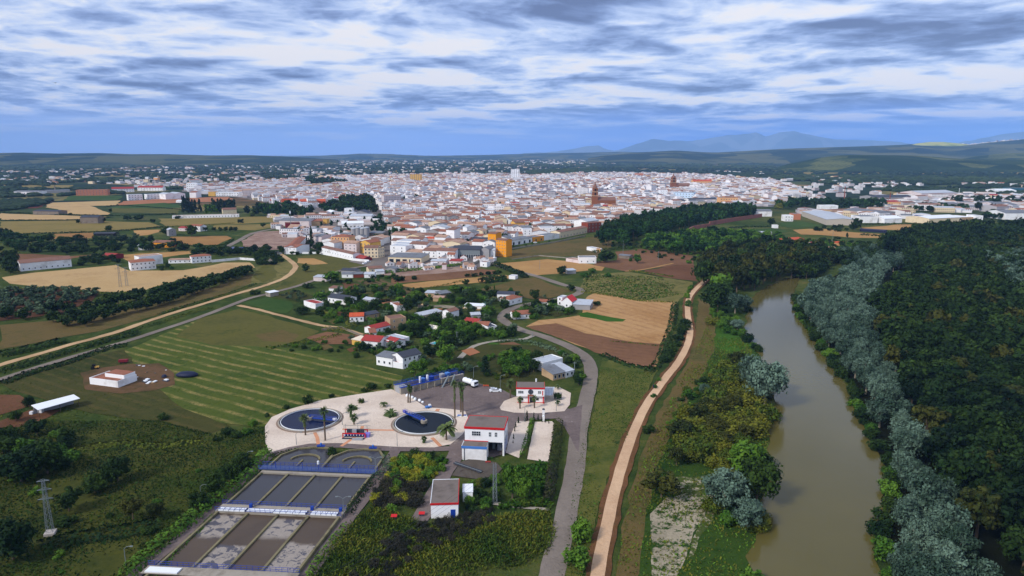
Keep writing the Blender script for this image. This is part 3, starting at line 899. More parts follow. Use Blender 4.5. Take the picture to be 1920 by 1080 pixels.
def tree(kind, X, Y, h, w, label, group=None, name=None, cat=None, z=0.0, lod=None, parts=True):
    """a tree: root at the foot, crown and trunk as its parts; a bush is one mesh"""
    K_ = KINDS[kind]
    NTREE[0] += 1
    i = NTREE[0]
    d = math.hypot(X, Y)
    if lod is None: lod = 0 if d < 420 else (1 if d < 900 else 2)
    me = crown_mesh(kind, i % 6, lod)
    nm = name or kind
    if name is None and group:
        for kw, nn in (('river wood', 'woodland_tree'), ('belt below', 'belt_tree'), ('dark tree rows', 'row_tree'), ('garden', 'garden_tree'), ('scrub', 'scrub_tree'), ('town park', 'park_tree'), ('allotment', 'allotment_tree'),
                       ('olive trees', 'olive_tree'), ('nursery', 'nursery_tree'), ('orchard', 'orchard_tree'), ('river bend', 'riverside_tree'), ('before the belt', 'belt_tree'), ('shrub bed', 'bed_shrub'), ('thicket', 'thicket_shrub'), ('dark band', 'band_shrub'), ('long grove', 'grove_tree'), ('avenue', 'street_tree')):
            if kw in group:
                nm = nn.replace('_tree', '_bush') if K_['shape'] == 'bush' and nn.endswith('_tree') else nn
                break
    cat = cat or ('bush' if K_['shape'] == 'bush' else 'tree')
    rz = (i * 2.399) % 6.283
    if K_['trunk'] is None or not parts:
        o = new_obj(nm, me, None, (X, Y, z), label=label, cat=cat, group=group)
        o.scale = (w / 2, w / 2, h); o.rotation_euler = (0, 0, rz)
        return o
    r = empty(nm, (X, Y, z), rz, label=label, cat=cat, group=group)
    t = K_['tr']
    c = new_obj('crown', me, r, (0, 0, h * t)); c.scale = (w / 2, w / 2, h * (1 - t))
    if lod < 2:
        k = new_obj('trunk', trunk_mesh(K_['trunk']), r); k.scale = (h * .8, h * .8, h)
    return r


def wpx(X, Y, px):
    return px * (Y * CP + H * SP) / F


def T(kind, x, yb, yt, wd, label, group=None, **k):
    """tree whose foot stands at photo pixel (x, yb), top at yt, wd pixels wide"""
    X, Y = G(x, yb)
    h = H * (yb - yt) / (yb - YH)
    return tree(kind, X, Y, h, wpx(X, Y, wd), label, group, **k)


def scatter_pts(pts, spacing, seed, world=False, exc=()):
    poly = pts if world else gp(pts)
    rg = random.Random(seed)
    x0, x1 = min(p[0] for p in poly), max(p[0] for p in poly)
    y0, y1 = min(p[1] for p in poly), max(p[1] for p in poly)
    out = []
    y = y0; row = 0
    while y < y1:
        x = x0 + (row % 2) * spacing / 2
        while x < x1:
            X, Y = x + rg.uniform(-.42, .42) * spacing, y + rg.uniform(-.42, .42) * spacing
            if inside(X, Y, poly) and not any(inside(X, Y, e) for e in exc): out.append((X, Y))
            x += spacing
        y += spacing * .87; row += 1
    return out


def merged(name, items, label, lod=1, cat=None):
    """items: (kind, X, Y, h, w); the mass beyond the trees built one by one"""
    by = {}
    for it in items: by.setdefault(KINDS[it[0]]['mat'].name, []).append(it)
    Vs, mi, mats = [], [], []
    rg = np.random.default_rng(5)
    for mn, its in by.items():
        mats.append(bpy.data.materials[mn])
        protos = {}
        for kind, X, Y, h, w in its:
            v = int(rg.integers(0, 4))
            if (kind, v) not in protos:
                me = crown_mesh(kind, v, lod)
                a = np.empty(len(me.vertices) * 3, np.float32); me.vertices.foreach_get('co', a)
                protos[(kind, v)] = a.reshape(-1, 3)
            P = protos[(kind, v)]
            a = rg.random() * 6.28; c, s = math.cos(a), math.sin(a)
            t = KINDS[kind].get('tr', 0)
            Q = np.stack([(P[:, 0] * c - P[:, 1] * s) * w / 2 + X, (P[:, 0] * s + P[:, 1] * c) * w / 2 + Y, P[:, 2] * h * (1 - t) + h * t], 1)
            Vs.append(Q); mi.append(np.full(len(Q) // 4, len(mats) - 1))
    V = np.concatenate(Vs)
    me = np_mesh(name, V, np.arange(len(V)).reshape(-1, 4), mats, np.concatenate(mi))
    return new_obj(name, me, label=label, kind='stuff')


def grove(kinds, pts, spacing, hr, wr, label, group, seed=1, cap=9999, mass=None, exc=(), name=None, lod=None, parts=True, world=False):
    P = scatter_pts(pts, spacing, seed, world, exc)
    P.sort(key=lambda p: math.hypot(*p))
    rg = random.Random(seed + 1)
    rest = []
    for i, (X, Y) in enumerate(P):
        k = rg.choice(kinds); h = rg.uniform(*hr); w = h * rg.uniform(*wr)
        if i < cap:
            tree(k, X, Y, h, w, label if isinstance(label, str) else label(k, i, X, Y), group, name=name, lod=lod, parts=parts)
        else: rest.append((k, X, Y, h, w))
    if rest and mass: merged(mass[0], rest, mass[1], mass[2] if len(mass) > 2 else 1)
    return len(P)


ORD = 'first second third fourth fifth sixth seventh eighth ninth tenth eleventh twelfth thirteenth fourteenth fifteenth sixteenth seventeenth eighteenth nineteenth twentieth'.split()


def nth(i):
    t = ['', 'twenty-', 'thirty-', 'forty-', 'fifty-', 'sixty-', 'seventy-', 'eighty-', 'ninety-']
    tens = ['', '', 'thirtieth', 'fortieth', 'fiftieth', 'sixtieth', 'seventieth', 'eightieth', 'ninetieth']
    if i < 20: return ORD[i]
    q, r = divmod(i + 1, 10)
    return tens[q] if r == 0 else t[q - 1] + ORD[r - 1]


def row(kind, pts, spacing, hr, wr, label, group, seed=3, jit=.8, world=False, **k):
    c = spline(pts if world else gp(pts), spacing)
    rg = random.Random(seed); out = []
    for i, (X, Y) in enumerate(c):
        h = rg.uniform(*hr)
        kk = rg.choice(kind) if isinstance(kind, list) else kind
        out.append(tree(kk, X + rg.uniform(-jit, jit), Y + rg.uniform(-jit, jit), h, h * rg.uniform(*wr), label.format(n=nth(i)), group, **k))
    return out


def hedge(pts, w, h, m, label, name='hedge', leaf=.45, dens=3.0, world=False, rag=.35, seed=2):
    """a clipped or wild hedge: one plant mass along a line"""
    c = spline(pts if world else gp(pts), 2.0)
    r = np.random.default_rng(seed)
    P = np.array(c); L = np.hypot(*np.diff(P, axis=0).T); n = max(40, int(L.sum() * dens * max(w, 1) * .8))
    cum = np.concatenate([[0], np.cumsum(L)]); t = r.random(n) * cum[-1]
    x = np.interp(t, cum, P[:, 0]); y = np.interp(t, cum, P[:, 1])
    a = r.random(n) * math.pi
    hh = h * (0.7 + rag * np.array([noise.noise(Vector((xx * .25, yy * .25, seed))) for xx, yy in zip(x, y)]) + .2 * r.random(n))
    q = np.cos(a) * w / 2 * r.uniform(.8, 1.15, n)
    dx = np.interp(t + .5, cum, P[:, 0]) - np.interp(t - .5, cum, P[:, 0]); dy = np.interp(t + .5, cum, P[:, 1]) - np.interp(t - .5, cum, P[:, 1])
    l = np.hypot(dx, dy) + 1e-6
    p = np.stack([x - dy / l * q, y + dx / l * q, np.maximum(.1, np.sin(a) ** .6 * hh * r.uniform(.75, 1.1, n))], 1)
    nn = np.stack([-dy / l * np.cos(a), dx / l * np.cos(a), np.sin(a) + .2], 1) + r.normal(size=(n, 3)) * .4
    nn /= np.linalg.norm(nn, axis=1)[:, None]
    tt = np.cross(nn, r.normal(size=(n, 3))); tt /= np.linalg.norm(tt, axis=1)[:, None]; bb = np.cross(nn, tt)
    s = leaf * r.uniform(.6, 1.3, n)[:, None]
    V = np.stack([p - tt * s, p + bb * s * .7, p + tt * s, p - bb * s * .7], 1)
    V[:, :, 2] = np.maximum(V[:, :, 2], .03)
    me = np_mesh(name, V.reshape(-1, 3), np.arange(n * 4).reshape(-1, 4), [m])
    return new_obj(name, me, label=label, cat='hedge')


def weeds(pts, n, label, hr=(.4, 1.3), mats=(L_weed,), seed=4, exc=(), name='weeds', sz=.35, clump=0.05):
    """uncountable ground growth: small upright sprays"""
    poly = gp(pts); r = np.random.default_rng(seed)
    x0, x1 = min(p[0] for p in poly), max(p[0] for p in poly); y0, y1 = min(p[1] for p in poly), max(p[1] for p in poly)
    pp = []
    tries = 0
    ex = [gp(e) for e in exc]
    while len(pp) < n and tries < n * 12:
        tries += 1
        X, Y = r.uniform(x0, x1), r.uniform(y0, y1)
        if noise.noise(Vector((X * clump, Y * clump, seed))) + .35 * r.random() < -.02: continue
        if inside(X, Y, poly) and not any(inside(X, Y, e) for e in ex): pp.append((X, Y))
    pp = np.array(pp); n = len(pp)
    h = r.uniform(*hr, n) * (0.6 + 0.8 * r.random(n))
    a = r.random(n) * 6.28; u = np.stack([np.cos(a), np.sin(a), np.zeros(n)], 1) * (sz * r.uniform(.5, 1.5, n))[:, None]
    lean = r.normal(size=(n, 3)) * .7; lean[:, 2] = 1; up = lean * h[:, None]
    p = np.stack([pp[:, 0], pp[:, 1], np.full(n, .02)], 1)
    V = np.stack([p - u * .6, p + u * .6, p + u * .9 + up, p - u * .9 + up * .85], 1)
    me = np_mesh(name, V.reshape(-1, 3), np.arange(n * 4).reshape(-1, 4), list(mats), r.integers(0, len(mats), n))
    return new_obj(name, me, label=label, kind='stuff')


# ------------------------------------------------------------------ buildings
WIN = {}


def window_mesh(w, h, two=False, fm=None, gm=None):
    key = (round(w, 2), round(h, 2), two)
    if key not in WIN:
        b = MB(); fm = fm or M_frame; gm = gm or M_glass; t = .09
        b.box(-w / 2 + t, w / 2 - t, -.03, .02, -h / 2 + t, h / 2 - t, gm)
        b.box(-w / 2, -w / 2 + t, -.07, .02, -h / 2, h / 2, fm); b.box(w / 2 - t, w / 2, -.07, .02, -h / 2, h / 2, fm)
        b.box(-w / 2 + t, w / 2 - t, -.07, .02, -h / 2, -h / 2 + t, fm); b.box(-w / 2 + t, w / 2 - t, -.07, .02, h / 2 - t, h / 2, fm)
        if two:
            k = max(1, int(round(w / .75)) - 1)
            for i in range(k):
                x = -w / 2 + w * (i + 1) / (k + 1)
                b.box(x - .04, x + .04, -.06, .02, -h / 2 + t, h / 2 - t, fm)
            b.box(-w / 2 + t, w / 2 - t, -.055, .02, -.04, .04, fm)
        WIN[key] = b.mesh('window')
    return WIN[key]


def shell(b, W_, D, h, wall, roof='flat', rh=1.6, z0=0):
    """wall outline with gables; local x along the front, y to the back"""
    if roof == 'flat':
        t = .22
        b.box(0, W_, 0, t, z0, h, wall); b.box(0, W_, D - t, D, z0, h, wall)
        b.box(0, t, t, D - t, z0, h, wall); b.box(W_ - t, W_, t, D - t, z0, h, wall)
    elif roof == 'gable':       # ridge parallel to the front
        vs = [(0, 0, z0), (W_, 0, z0), (W_, D, z0), (0, D, z0), (0, 0, h), (W_, 0, h), (W_, D, h), (0, D, h), (0, D / 2, h + rh), (W_, D / 2, h + rh)]
        b.add(vs, [(0, 1, 5, 4), (2, 3, 7, 6), (3, 0, 4, 8, 7), (1, 2, 6, 9, 5)], wall)
    elif roof == 'gabley':      # gable end to the front
        vs = [(0, 0, z0), (W_, 0, z0), (W_, D, z0), (0, D, z0), (0, 0, h), (W_, 0, h), (W_, D, h), (0, D, h), (W_ / 2, 0, h + rh), (W_ / 2, D, h + rh)]
        b.add(vs, [(0, 1, 5, 8, 4), (2, 3, 7, 9, 6), (3, 0, 4, 7), (1, 2, 6, 5)], wall)
    elif roof == 'shed':        # rises to the back
        vs = [(0, 0, z0), (W_, 0, z0), (W_, D, z0), (0, D, z0), (0, 0, h), (W_, 0, h), (W_, D, h + rh), (0, D, h + rh)]
        b.add(vs, [(0, 1, 5, 4), (2, 3, 7, 6), (3, 0, 4, 7), (1, 2, 6, 5)], wall)
    else:
        b.box(0, W_, 0, D, z0, h, wall)
    return b


def slabroof(b, W_, D, h, rm, roof='flat', rh=1.6, o=.3, t=.16):
    if roof == 'flat':
        b.box(.223, W_ - .223, .223, D - .223, h - .6, h - .28, rm)
    elif roof == 'gable':
        s = rh / (D / 2)
        for sg in (0, 1):
            y0, y1 = (-o, D / 2) if not sg else (D + o, D / 2)
            z0, z1 = h - o * s + .03, h + rh + .03
            b.add([(-o, y0, z0), (W_ + o, y0, z0), (W_ + o, y1, z1), (-o, y1, z1), (-o, y0, z0 + t), (W_ + o, y0, z0 + t), (W_ + o, y1, z1 + t), (-o, y1, z1 + t)],
                  [(4, 5, 6, 7), (0, 1, 5, 4), (1, 2, 6, 5), (3, 0, 4, 7), (0, 3, 2, 1)], rm)
    elif roof == 'gabley':
        s = rh / (W_ / 2)
        for sg in (0, 1):
            x0, x1 = (-o, W_ / 2) if not sg else (W_ + o, W_ / 2)
            z0, z1 = h - o * s + .03, h + rh + .03
            b.add([(x0, -o, z0), (x0, D + o, z0), (x1, D + o, z1), (x1, -o, z1), (x0, -o, z0 + t), (x0, D + o, z0 + t), (x1, D + o, z1 + t), (x1, -o, z1 + t)],
                  [(4, 5, 6, 7), (0, 1, 5, 4), (1, 2, 6, 5), (3, 0, 4, 7), (0, 3, 2, 1)], rm)
    elif roof == 'shed':
        s = rh / D
        z0, z1 = h - o * s + .03, h + rh + o * s + .03
        b.add([(-o, -o, z0), (W_ + o, -o, z0), (W_ + o, D + o, z1), (-o, D + o, z1), (-o, -o, z0 + t), (W_ + o, -o, z0 + t), (W_ + o, D + o, z1 + t), (-o, D + o, z1 + t)],
              [(4, 5, 6, 7), (0, 1, 5, 4), (1, 2, 6, 5), (2, 3, 7, 6), (3, 0, 4, 7), (0, 3, 2, 1)], rm)
    elif roof == 'hip':
        i = min(W_, D) / 2
        vs = [(-o, -o, h), (W_ + o, -o, h), (W_ + o, D + o, h), (-o, D + o, h), (i, D / 2, h + rh), (max(i, W_ - i), D / 2, h + rh)]
        b.add(vs, [(0, 1, 5, 4), (1, 2, 5), (2, 3, 4, 5), (3, 0, 4), (3, 2, 1, 0)], rm)
    return b


FOOT = []        # footprints of the buildings placed one by one


def building(name, label, cat, L, R, D, h, wall, roof='flat', rm=None, rh=1.6, win=(0, 0), ws=(1.0, 1.2), door=None, side=0, group=None, trim=None, chimney=False, world=False, right=False):
    a, b_ = (L, R) if world else (G(*L), G(*R))
    W_ = math.hypot(b_[0] - a[0], b_[1] - a[1]); rz = math.atan2(b_[1] - a[1], b_[0] - a[0])
    FOOT.append((a, rz, W_, D))
    o = empty(name, (a[0], a[1], 0), rz, label=label, cat=cat, group=group)
    w = MB(); shell(w, W_, D, h, wall, roof, rh); w.build('wall', o)
    rm = rm or M_felt
    q = MB(); slabroof(q, W_, D, h, rm, roof, rh)
    ro = q.build('roof', o)
    if trim:
        t = MB()
        t.box(-.12, W_ + .12, -.12, -.003, h - .55, h + .05, trim); t.box(W_ + .003, W_ + .12, 0, D, h - .55, h + .05, trim)
        t.box(-.12, -.003, 0, D, h - .55, h + .05, trim); t.box(-.12, W_ + .12, D + .003, D + .12, h - .55, h + .05, trim)
        t.build('fascia', o)
    if chimney:
        MB().box(W_ * .7, W_ * .7 + .7, D * .4, D * .4 + .7, h, h + rh + 1.0, wall).build('chimney', ro)
    n, st = win
    if n:
        me = window_mesh(ws[0], ws[1])
        fh = h / max(st, 1)
        for k in range(st):
            for i in range(n):
                if door is not None and k == 0 and i == door: continue
                new_obj('window', me, o, (W_ * (i + .5) / n, -.0, fh * k + min(fh * .55, 1.7)))
            for i in range(side):
                for sd, rr in (((0, -math.pi / 2),) if a[0] > 0 else ((W_, math.pi / 2),)):
                    c = new_obj('window', me, o, (sd, D * (i + .5) / side, fh * k + min(fh * .55, 1.7))); c.rotation_euler = (0, 0, rr)
    if door is not None:
        x = W_ * (door + .5) / max(n, 1)
        MB().box(x - .5, x + .5, -.05, .02, 0, 2.1, M_blue if trim else M_bark).build('door', o)
    return o
# ------------------------------------------------------------------ water works
def on_foot(X, Y, mg=1.0):
    for (a, rz, W_, D) in FOOT:
        dx, dy = X - a[0], Y - a[1]
        c, s = math.cos(-rz), math.sin(-rz)
        u, v_ = dx * c - dy * s, dx * s + dy * c
        if -mg < u < W_ + mg and -mg < v_ < D + mg: return True
    return False


# main works hall
o = empty('works_hall', (-14.3, 194.2, 0), -.11, label='two-storey white works hall with red roof edge and open bay', cat='building')
FOOT.append(((-14.3, 191), -.11, 12.4, 14))
W_, D, h = 12.0, 9.0, 8.9
b = MB()
b.box(0, W_, 0, .25, 4.3, h, M_white); b.box(0, W_, D - .25, D, 0, h, M_white); b.box(0, .25, .25, D - .25, 0, h, M_white)
b.box(W_ - .25, W_, .25, D - .25, 5.2, h, M_white)
b.box(0, 7.0, 0, .25, 0, 4.3, M_white)
b.box(W_ - .5, W_, 0, .5, 0, 4.3, M_white)
for y in (2.9, 5.6, 8.25): b.box(W_ - .4, W_, y, y + .4, 0, 5.2, M_white)
b.box(.25, W_ - .25, .25, D - .25, 4.3, 4.5, M_felt)
b.build('wall', o)
MB().box(.05, W_ - .05, .05, D - .05, h - .1, h + .02, M_felt).build('roof', o)
b = MB(); e = .18
b.box(-e, W_ + e, -e, -.004, h - .55, h + .12, M_red); b.box(W_ + .004, W_ + e, 0, D + e, h - .55, h + .12, M_red)
b.box(-e, -.004, 0, D + e, h - .55, h + .12, M_red); b.box(0, W_, D + .004, D + e, h - .55, h + .12, M_red)
b.build('fascia', o)
c = new_obj('window', window_mesh(2.7, 1.5, True), o, (3.5, 0, 6.9))
for x in (7.7, 9.5): new_obj('window', window_mesh(.8, 1.5, True), o, (x, 0, 6.8))
c = new_obj('window', window_mesh(1.4, 1.1, True), o, (W_, 1.6, 7.0)); c.rotation_euler = (0, 0, math.pi / 2)
for i, y in enumerate((.55, 3.3, 6.0)): MB().box(W_ - .3, W_ - .12, y, y + 2.2, .1, 3.2, M_blue).build('door', o, )
b = MB(); b.box(7.4, 10.8, 6.2, 7.6, 0, 2.6, M_dark); b.tube((8.2, 4.5, 0), (8.2, 4.5, 3.4), .5, .5, M_steel, 12); b.box(9.5, 10.9, 3.2, 5.2, 0, 2.1, M_grey)
b.tube((7.3, 2.2, .3), (7.3, 2.2, 3.9), .12, .12, M_dark); b.tube((7.3, 2.2, 3.2), (11, 2.2, 3.2), .1, .1, M_steel)
b.build('machinery', o)
an = MB(); an.box(-.2, 7.2, -3.9, -.004, 0, 4.3, M_white)
an.build('annex', o)
b = MB(); b.box(-.1, 7.1, -3.8, -.02, 4.302, 4.42, M_felt); b.build('annex_roof', o)
b = MB(); b.box(-.35, 7.35, -4.05, -3.904, 3.75, 4.5, M_lblue); b.box(-.35, -.204, -3.9, -.1, 3.75, 4.5, M_white2); b.box(-.15, 7.15, -.14, -.006, 4.43, 4.62, M_red); b.build('annex_fascia', o)
b = MB(); b.tube((.5, -4.0, 0), (.5, -4.0, 3.7), .09, .09, M_slated); b.build('downpipe', o)

# small pump house by the shrubs
o = empty('pump_house', (-20.3, 156.9, 0), .06, label='low white pump house with red roof edge and blue door', cat='building')
FOOT.append(((-20.3, 156.9), .06, 7.5, 13.5))
W_, D, h = 6.8, 12.6, 4.0
b = MB(); b.box(0, W_, 0, D, 0, h, M_white); b.build('wall', o)
MB().box(.02, W_ - .02, .02, D - .02, h + .002, h + .1, M_felt).build('roof', o)
b = MB(); b.box(-.15, W_ + .15, -.15, -.004, h - .35, h + .18, M_red); b.box(W_ + .004, W_ + .15, 0, D + .15, h - .35, h + .18, M_red)
b.box(-.15, -.004, 0, D + .15, h - .2, h + .18, M_white2); b.box(0, W_, D + .004, D + .15, h - .35, h + .18, M_white2); b.build('fascia', o)
MB().box(4.9, 6.1, -.06, -.004, .05, 2.3, M_blue).build('door', o)
for y in (3.5, 7.5): MB().box(W_ + .004, W_ + .06, y, y + 1.2, .6, 2.6, M_lblue).build('shutter', o)
o2 = empty('white_shed', (-12.9, 165.2, 0), .06, label='small white box shed behind the pump house', cat='shed')
b = MB(); b.box(0, 2.6, 0, 4.4, 0, 2.7, M_white); b.build('wall', o2); MB().box(-.1, 2.7, -.1, 4.5, 2.704, 2.85, M_white2).build('roof', o2)

# office
o = empty('office_building', (1.6, 236.6, 0), -.035, label='white two-storey office with red bands on a gravel island', cat='building')
FOOT.append(((1.6, 236.6), -.035, 10.6, 7.6))
W_, D, h = 10.2, 6.6, 6.2
b = MB()
b.box(0, W_, 0, D, 3.0, h, M_white)
b.box(1.2, W_, 1.0, D, 0, 2.998, M_white)
for x in (.9, 4.2, 9.6): b.box(x, x + .45, .05, .5, 0, 2.998, M_red)
b.build('wall', o)
MB().box(.05, W_ - .05, .05, D - .05, h + .002, h + .1, M_felt).build('roof', o)
b = MB(); b.box(-.15, W_ + .15, -.15, -.004, h - .4, h + .18, M_red); b.box(W_ + .004, W_ + .15, 0, D + .15, h - .4, h + .18, M_red)
b.box(-.15, -.004, 0, D + .15, h - .4, h + .18, M_red); b.box(9.4, 9.75, -.07, -.004, 3.4, 5.2, M_red); b.box(.2, W_, .9, .996, 0, .45, M_red); b.box(W_ + .004, W_ + .1, .2, D, 0, .5, M_red)
b.build('fascia', o)
for x, w in ((1.6, 2.0), (8.4, 1.2)): new_obj('window', window_mesh(w, 1.1, True), o, (x, 0, 4.6))
b = MB(); b.tube((5.2, -.02, 4.75), (5.2, -.1, 4.75), .95, .95, M_slated, 20); b.box(4.1, 6.3, -.12, -.004, 3.1, 3.7, M_tile); b.build('window', o, )
MB().box(4.9, 6.6, .9, .995, 0, 2.3, M_glass).build('door', o)
for i in (1.9, 7.6): new_obj('window', window_mesh(1.3, 1.1), o, (i, 1.0, 1.6))
MB().tube((7.2, 6.9, h), (7.2, 6.9, h + 1.2), .3, .3, M_white2, 10).build('vent', o)
o = empty('carport', (11.6, 238.5, 0), -.035, label='pale sheet roofed carport beside the office', cat='carport')
b = MB(); b.add([(-5, 7.5, 3.3), (4.3, 7.5, 3.3), (3.2, 0, 2.7), (.3, 0, 2.7), (.3, 5, 3.1), (-5, 5, 3.1)], [(0, 5, 4), (0, 4, 1), (4, 3, 2, 1)], M_pale)
b.box(-5, 4.3, 7.2, 7.5, 3.0, 3.25, M_grey); b.build('roof', o)
for x, y in ((3.0, .2), (.5, .2), (3.9, 7.2), (-4.8, 7.2)): MB().tube((x, y, 0), (x, y, 3), .07, .07, M_steel).build('post', o)


def car(name, X, Y, rz, body, label, L=4.2, kind='car'):
    o = empty(name, (X, Y, 0), rz, label=label, cat='car' if kind == 'car' else 'van')
    m = paint(body[0], body[1], .35, .04, spec=.5)
    b = MB()
    w = .85
    prof = [(-L / 2, .35), (-L / 2, .85), (-L / 2 + .15, .95), (-L * .28, 1.0), (-L * .12, 1.42), (L * .25, 1.45), (L * .42, .98), (L / 2, .9), (L / 2, .35)]
    vs = [(x, -w, z) for x, z in prof] + [(x, w, z) for x, z in prof]; n = len(prof)
    fs = [tuple(range(n)), tuple(range(2 * n - 1, n - 1, -1))] + [(i, i + n, (i + 1) % n + n, (i + 1) % n) for i in range(n)]
    b.add(vs, fs, m); b.build('body', o)
    g = MB(); g.box(-L * .16, L * .27, -w - .01, w + .01, 1.02, 1.33, M_glass)
    g.add([(-L * .275, -.7, 1.03), (-L * .275, .7, 1.03), (-L * .135, .65, 1.42), (-L * .135, -.65, 1.42)], [(0, 3, 2, 1)], M_glass)
    g.build('windows', o)
    for x in (-L * .3, L * .3):
        for y in (-w, w): MB().tube((x, y - .1, .32), (x, y + .1, .32), .32, .32, M_dark, 12).build('wheel', o)
    return o


X, Y = G(1026, 735)
car('parked_car', X, Y, 1.4, ('dark_blue_paint', (30, 50, 90)), 'dark blue car parked under the pale carport')
X, Y = G(929, 735)
o = car('pickup_van', X, Y, math.pi + .05, ('white_car_paint', (228, 232, 238)), 'white pickup van parked at the edge of the yard', 4.6, 'van')
MB().box(.3, 1.9, -.7, .7, 1.3, 1.75, M_pale).build('load', o)
X, Y = G(881, 724)
o = empty('tanker_truck', (X, Y, 0), -.75, label='white tanker truck with dark chassis parked in the yard', cat='truck')
b = MB(); b.box(-3.2, 3.4, -.9, .9, .7, 1.0, M_dark); b.build('chassis', o)
b = MB(); b.box(1.9, 3.6, -1.15, 1.15, 1.0, 2.75, M_white2); b.box(1.9, 3.5, -1.1, 1.1, .55, .998, M_dark); b.build('cab', o)
MB().box(3.604, 3.66, -1.0, 1.0, 1.75, 2.5, M_glass).build('windscreen', o)
b = MB()
b.tube((-3.2, 0, 1.95), (1.6, 0, 1.95), 1.0, 1.0, M_white2, 20)
for x in (-2.2, -.4, 1.0): b.tube((x, 0, 2.9), (x, 0, 3.15), .3, .3, M_white2, 12)
b.build('tank', o)
for x in (-2.4, -1.2, 2.7):
    for y in (-1, 1): MB().tube((x, y - .14, .5), (x, y + .14, .5), .5, .5, M_dark, 14).build('wheel', o)

# round clarifiers
clar = watermat('clarifier_water', (8, 14, 22), (14, 22, 32), 0.03, .05, .8)
clar2 = watermat('clarifier_water_sky_tint', (10, 18, 44), (18, 30, 66), 0.03, .05, .8)  # blue sky reflection painted into the left tank's water colour
for q_ in (clar, clar2):
    q_.node_tree.nodes['Principled BSDF'].inputs['Specular IOR Level'].default_value = 0.25
    q_.node_tree.nodes['Principled BSDF'].inputs['IOR'].default_value = 1.2
for k, (X, Y, ang, lab) in enumerate(((-69.2, 220.9, -.25, 'left round settling tank with blue bridge arm'), (-29.8, 218.0, 2.35, 'right round settling tank with blue bridge ramp'))):
    o = empty('round_tank', (X, Y, 0), 0, label=lab, cat='tank', group='round settling tanks')
    b = MB(); b.lathe([(11.1, 0), (11.1, .35), (10.6, .42)], paint('brown_concrete', (128, 108, 94), .95, .2), n=64, close=False); b.build('apron', o)
    b = MB(); b.lathe([(10.6, 0), (10.6, .55), (10.1, .6), (10.1, .2)], M_conc, n=64, close=False); b.build('rim', o)
    b = MB(); b.lathe([(9.72, .1), (9.72, .68), (9.56, .7), (9.56, .1)], M_white2, n=64, close=False); b.build('weir', o)
    new = MB(); new.lathe([(10.3, .42)], clar if k else clar2, n=64); new.build('water', o)
    b = MB()
    c, s = math.cos(ang), math.sin(ang)
    hw = .45
    def rl(u, v_, z): return (u * c - v_ * s, u * s + v_ * c, z)
    u1 = 9.9 if k == 0 else 11.5
    b.add([rl(0, -hw, 1.0), rl(u1, -hw, 1.0), rl(u1, hw, 1.0), rl(0, hw, 1.0), rl(0, -hw, 1.15), rl(u1, -hw, 1.15), rl(u1, hw, 1.15), rl(0, hw, 1.15)],
          [(4, 5, 6, 7), (0, 1, 5, 4), (2, 3, 7, 6), (1, 2, 6, 5), (3, 0, 4, 7), (0, 3, 2, 1)], M_blue)
    for v_ in (-hw, hw):
        b.tube(rl(0, v_, 2.1), rl(u1, v_, 2.1), .06, .06, M_blue, 5); b.tube(rl(0, v_, 1.6), rl(u1, v_, 1.6), .05, .05, M_blue, 5)
        for i in range(9): b.tube(rl(u1 * i / 8, v_, 1.1), rl(u1 * i / 8, v_, 2.1), .05, .05, M_blue, 5)
    b.build('bridge', o)
    b = MB(); b.tube((0, 0, .2), (0, 0, 1.4), 1.1, 1.1, M_conc, 20); b.tube((0, 0, 1.4), (0, 0, 1.9), .4, .4, M_blue, 12); b.build('centre_well', o)
    b = MB(); p = rl(u1 - .6, 0, 0); b.box(-.6, .6, -.4, .4, 1.2, 1.8, M_white2 if k == 0 else paint('violet_motor', (120, 110, 190), .5), rz=ang, at=(p[0], p[1], 0)); b.build('drive_motor', o)

# rectangular basins: local frame u to the right, v towards the viewer
OX, OY, TH = -71.0, 182.6, -.085
cu, su = math.cos(TH), math.sin(TH)
SK = -.065                                           # the channels lean slightly
def bw(u, v_, z=0): 
    return (OX + u * cu + v_ * (su + SK), OY + u * su - v_ * cu, z)
def bpoly(b, pts, z0, z1, m): b.prism([bw(*p)[:2] for p in pts], z0, z1, m)
root = empty('settling_basins', (OX, OY, 0), 0, label='four long concrete settling basins with blue railed walkways', cat='basin')
inv = lambda b, nm, par=root: b.build(nm, par, loc=(-OX, -OY, 0))
Wb = 31.5; cw = Wb / 4
calm = watermat('basin_water', (52, 50, 54), (64, 62, 66), 0.16, .10, 1.2)
foamA = watermat('foamy_basin_water', (80, 66, 52), (66, 54, 44), 0.35, .4, .8, foam=((146, 136, 128), .32, .40))
silt = watermat('silty_basin_water', (70, 58, 46), (88, 74, 58), 0.3, .25, .5)
foamB = watermat('scum_basin_water', (60, 62, 72), (76, 76, 86), 0.35, .4, .8, foam=((136, 130, 128), .22, .47))
LEN = 52


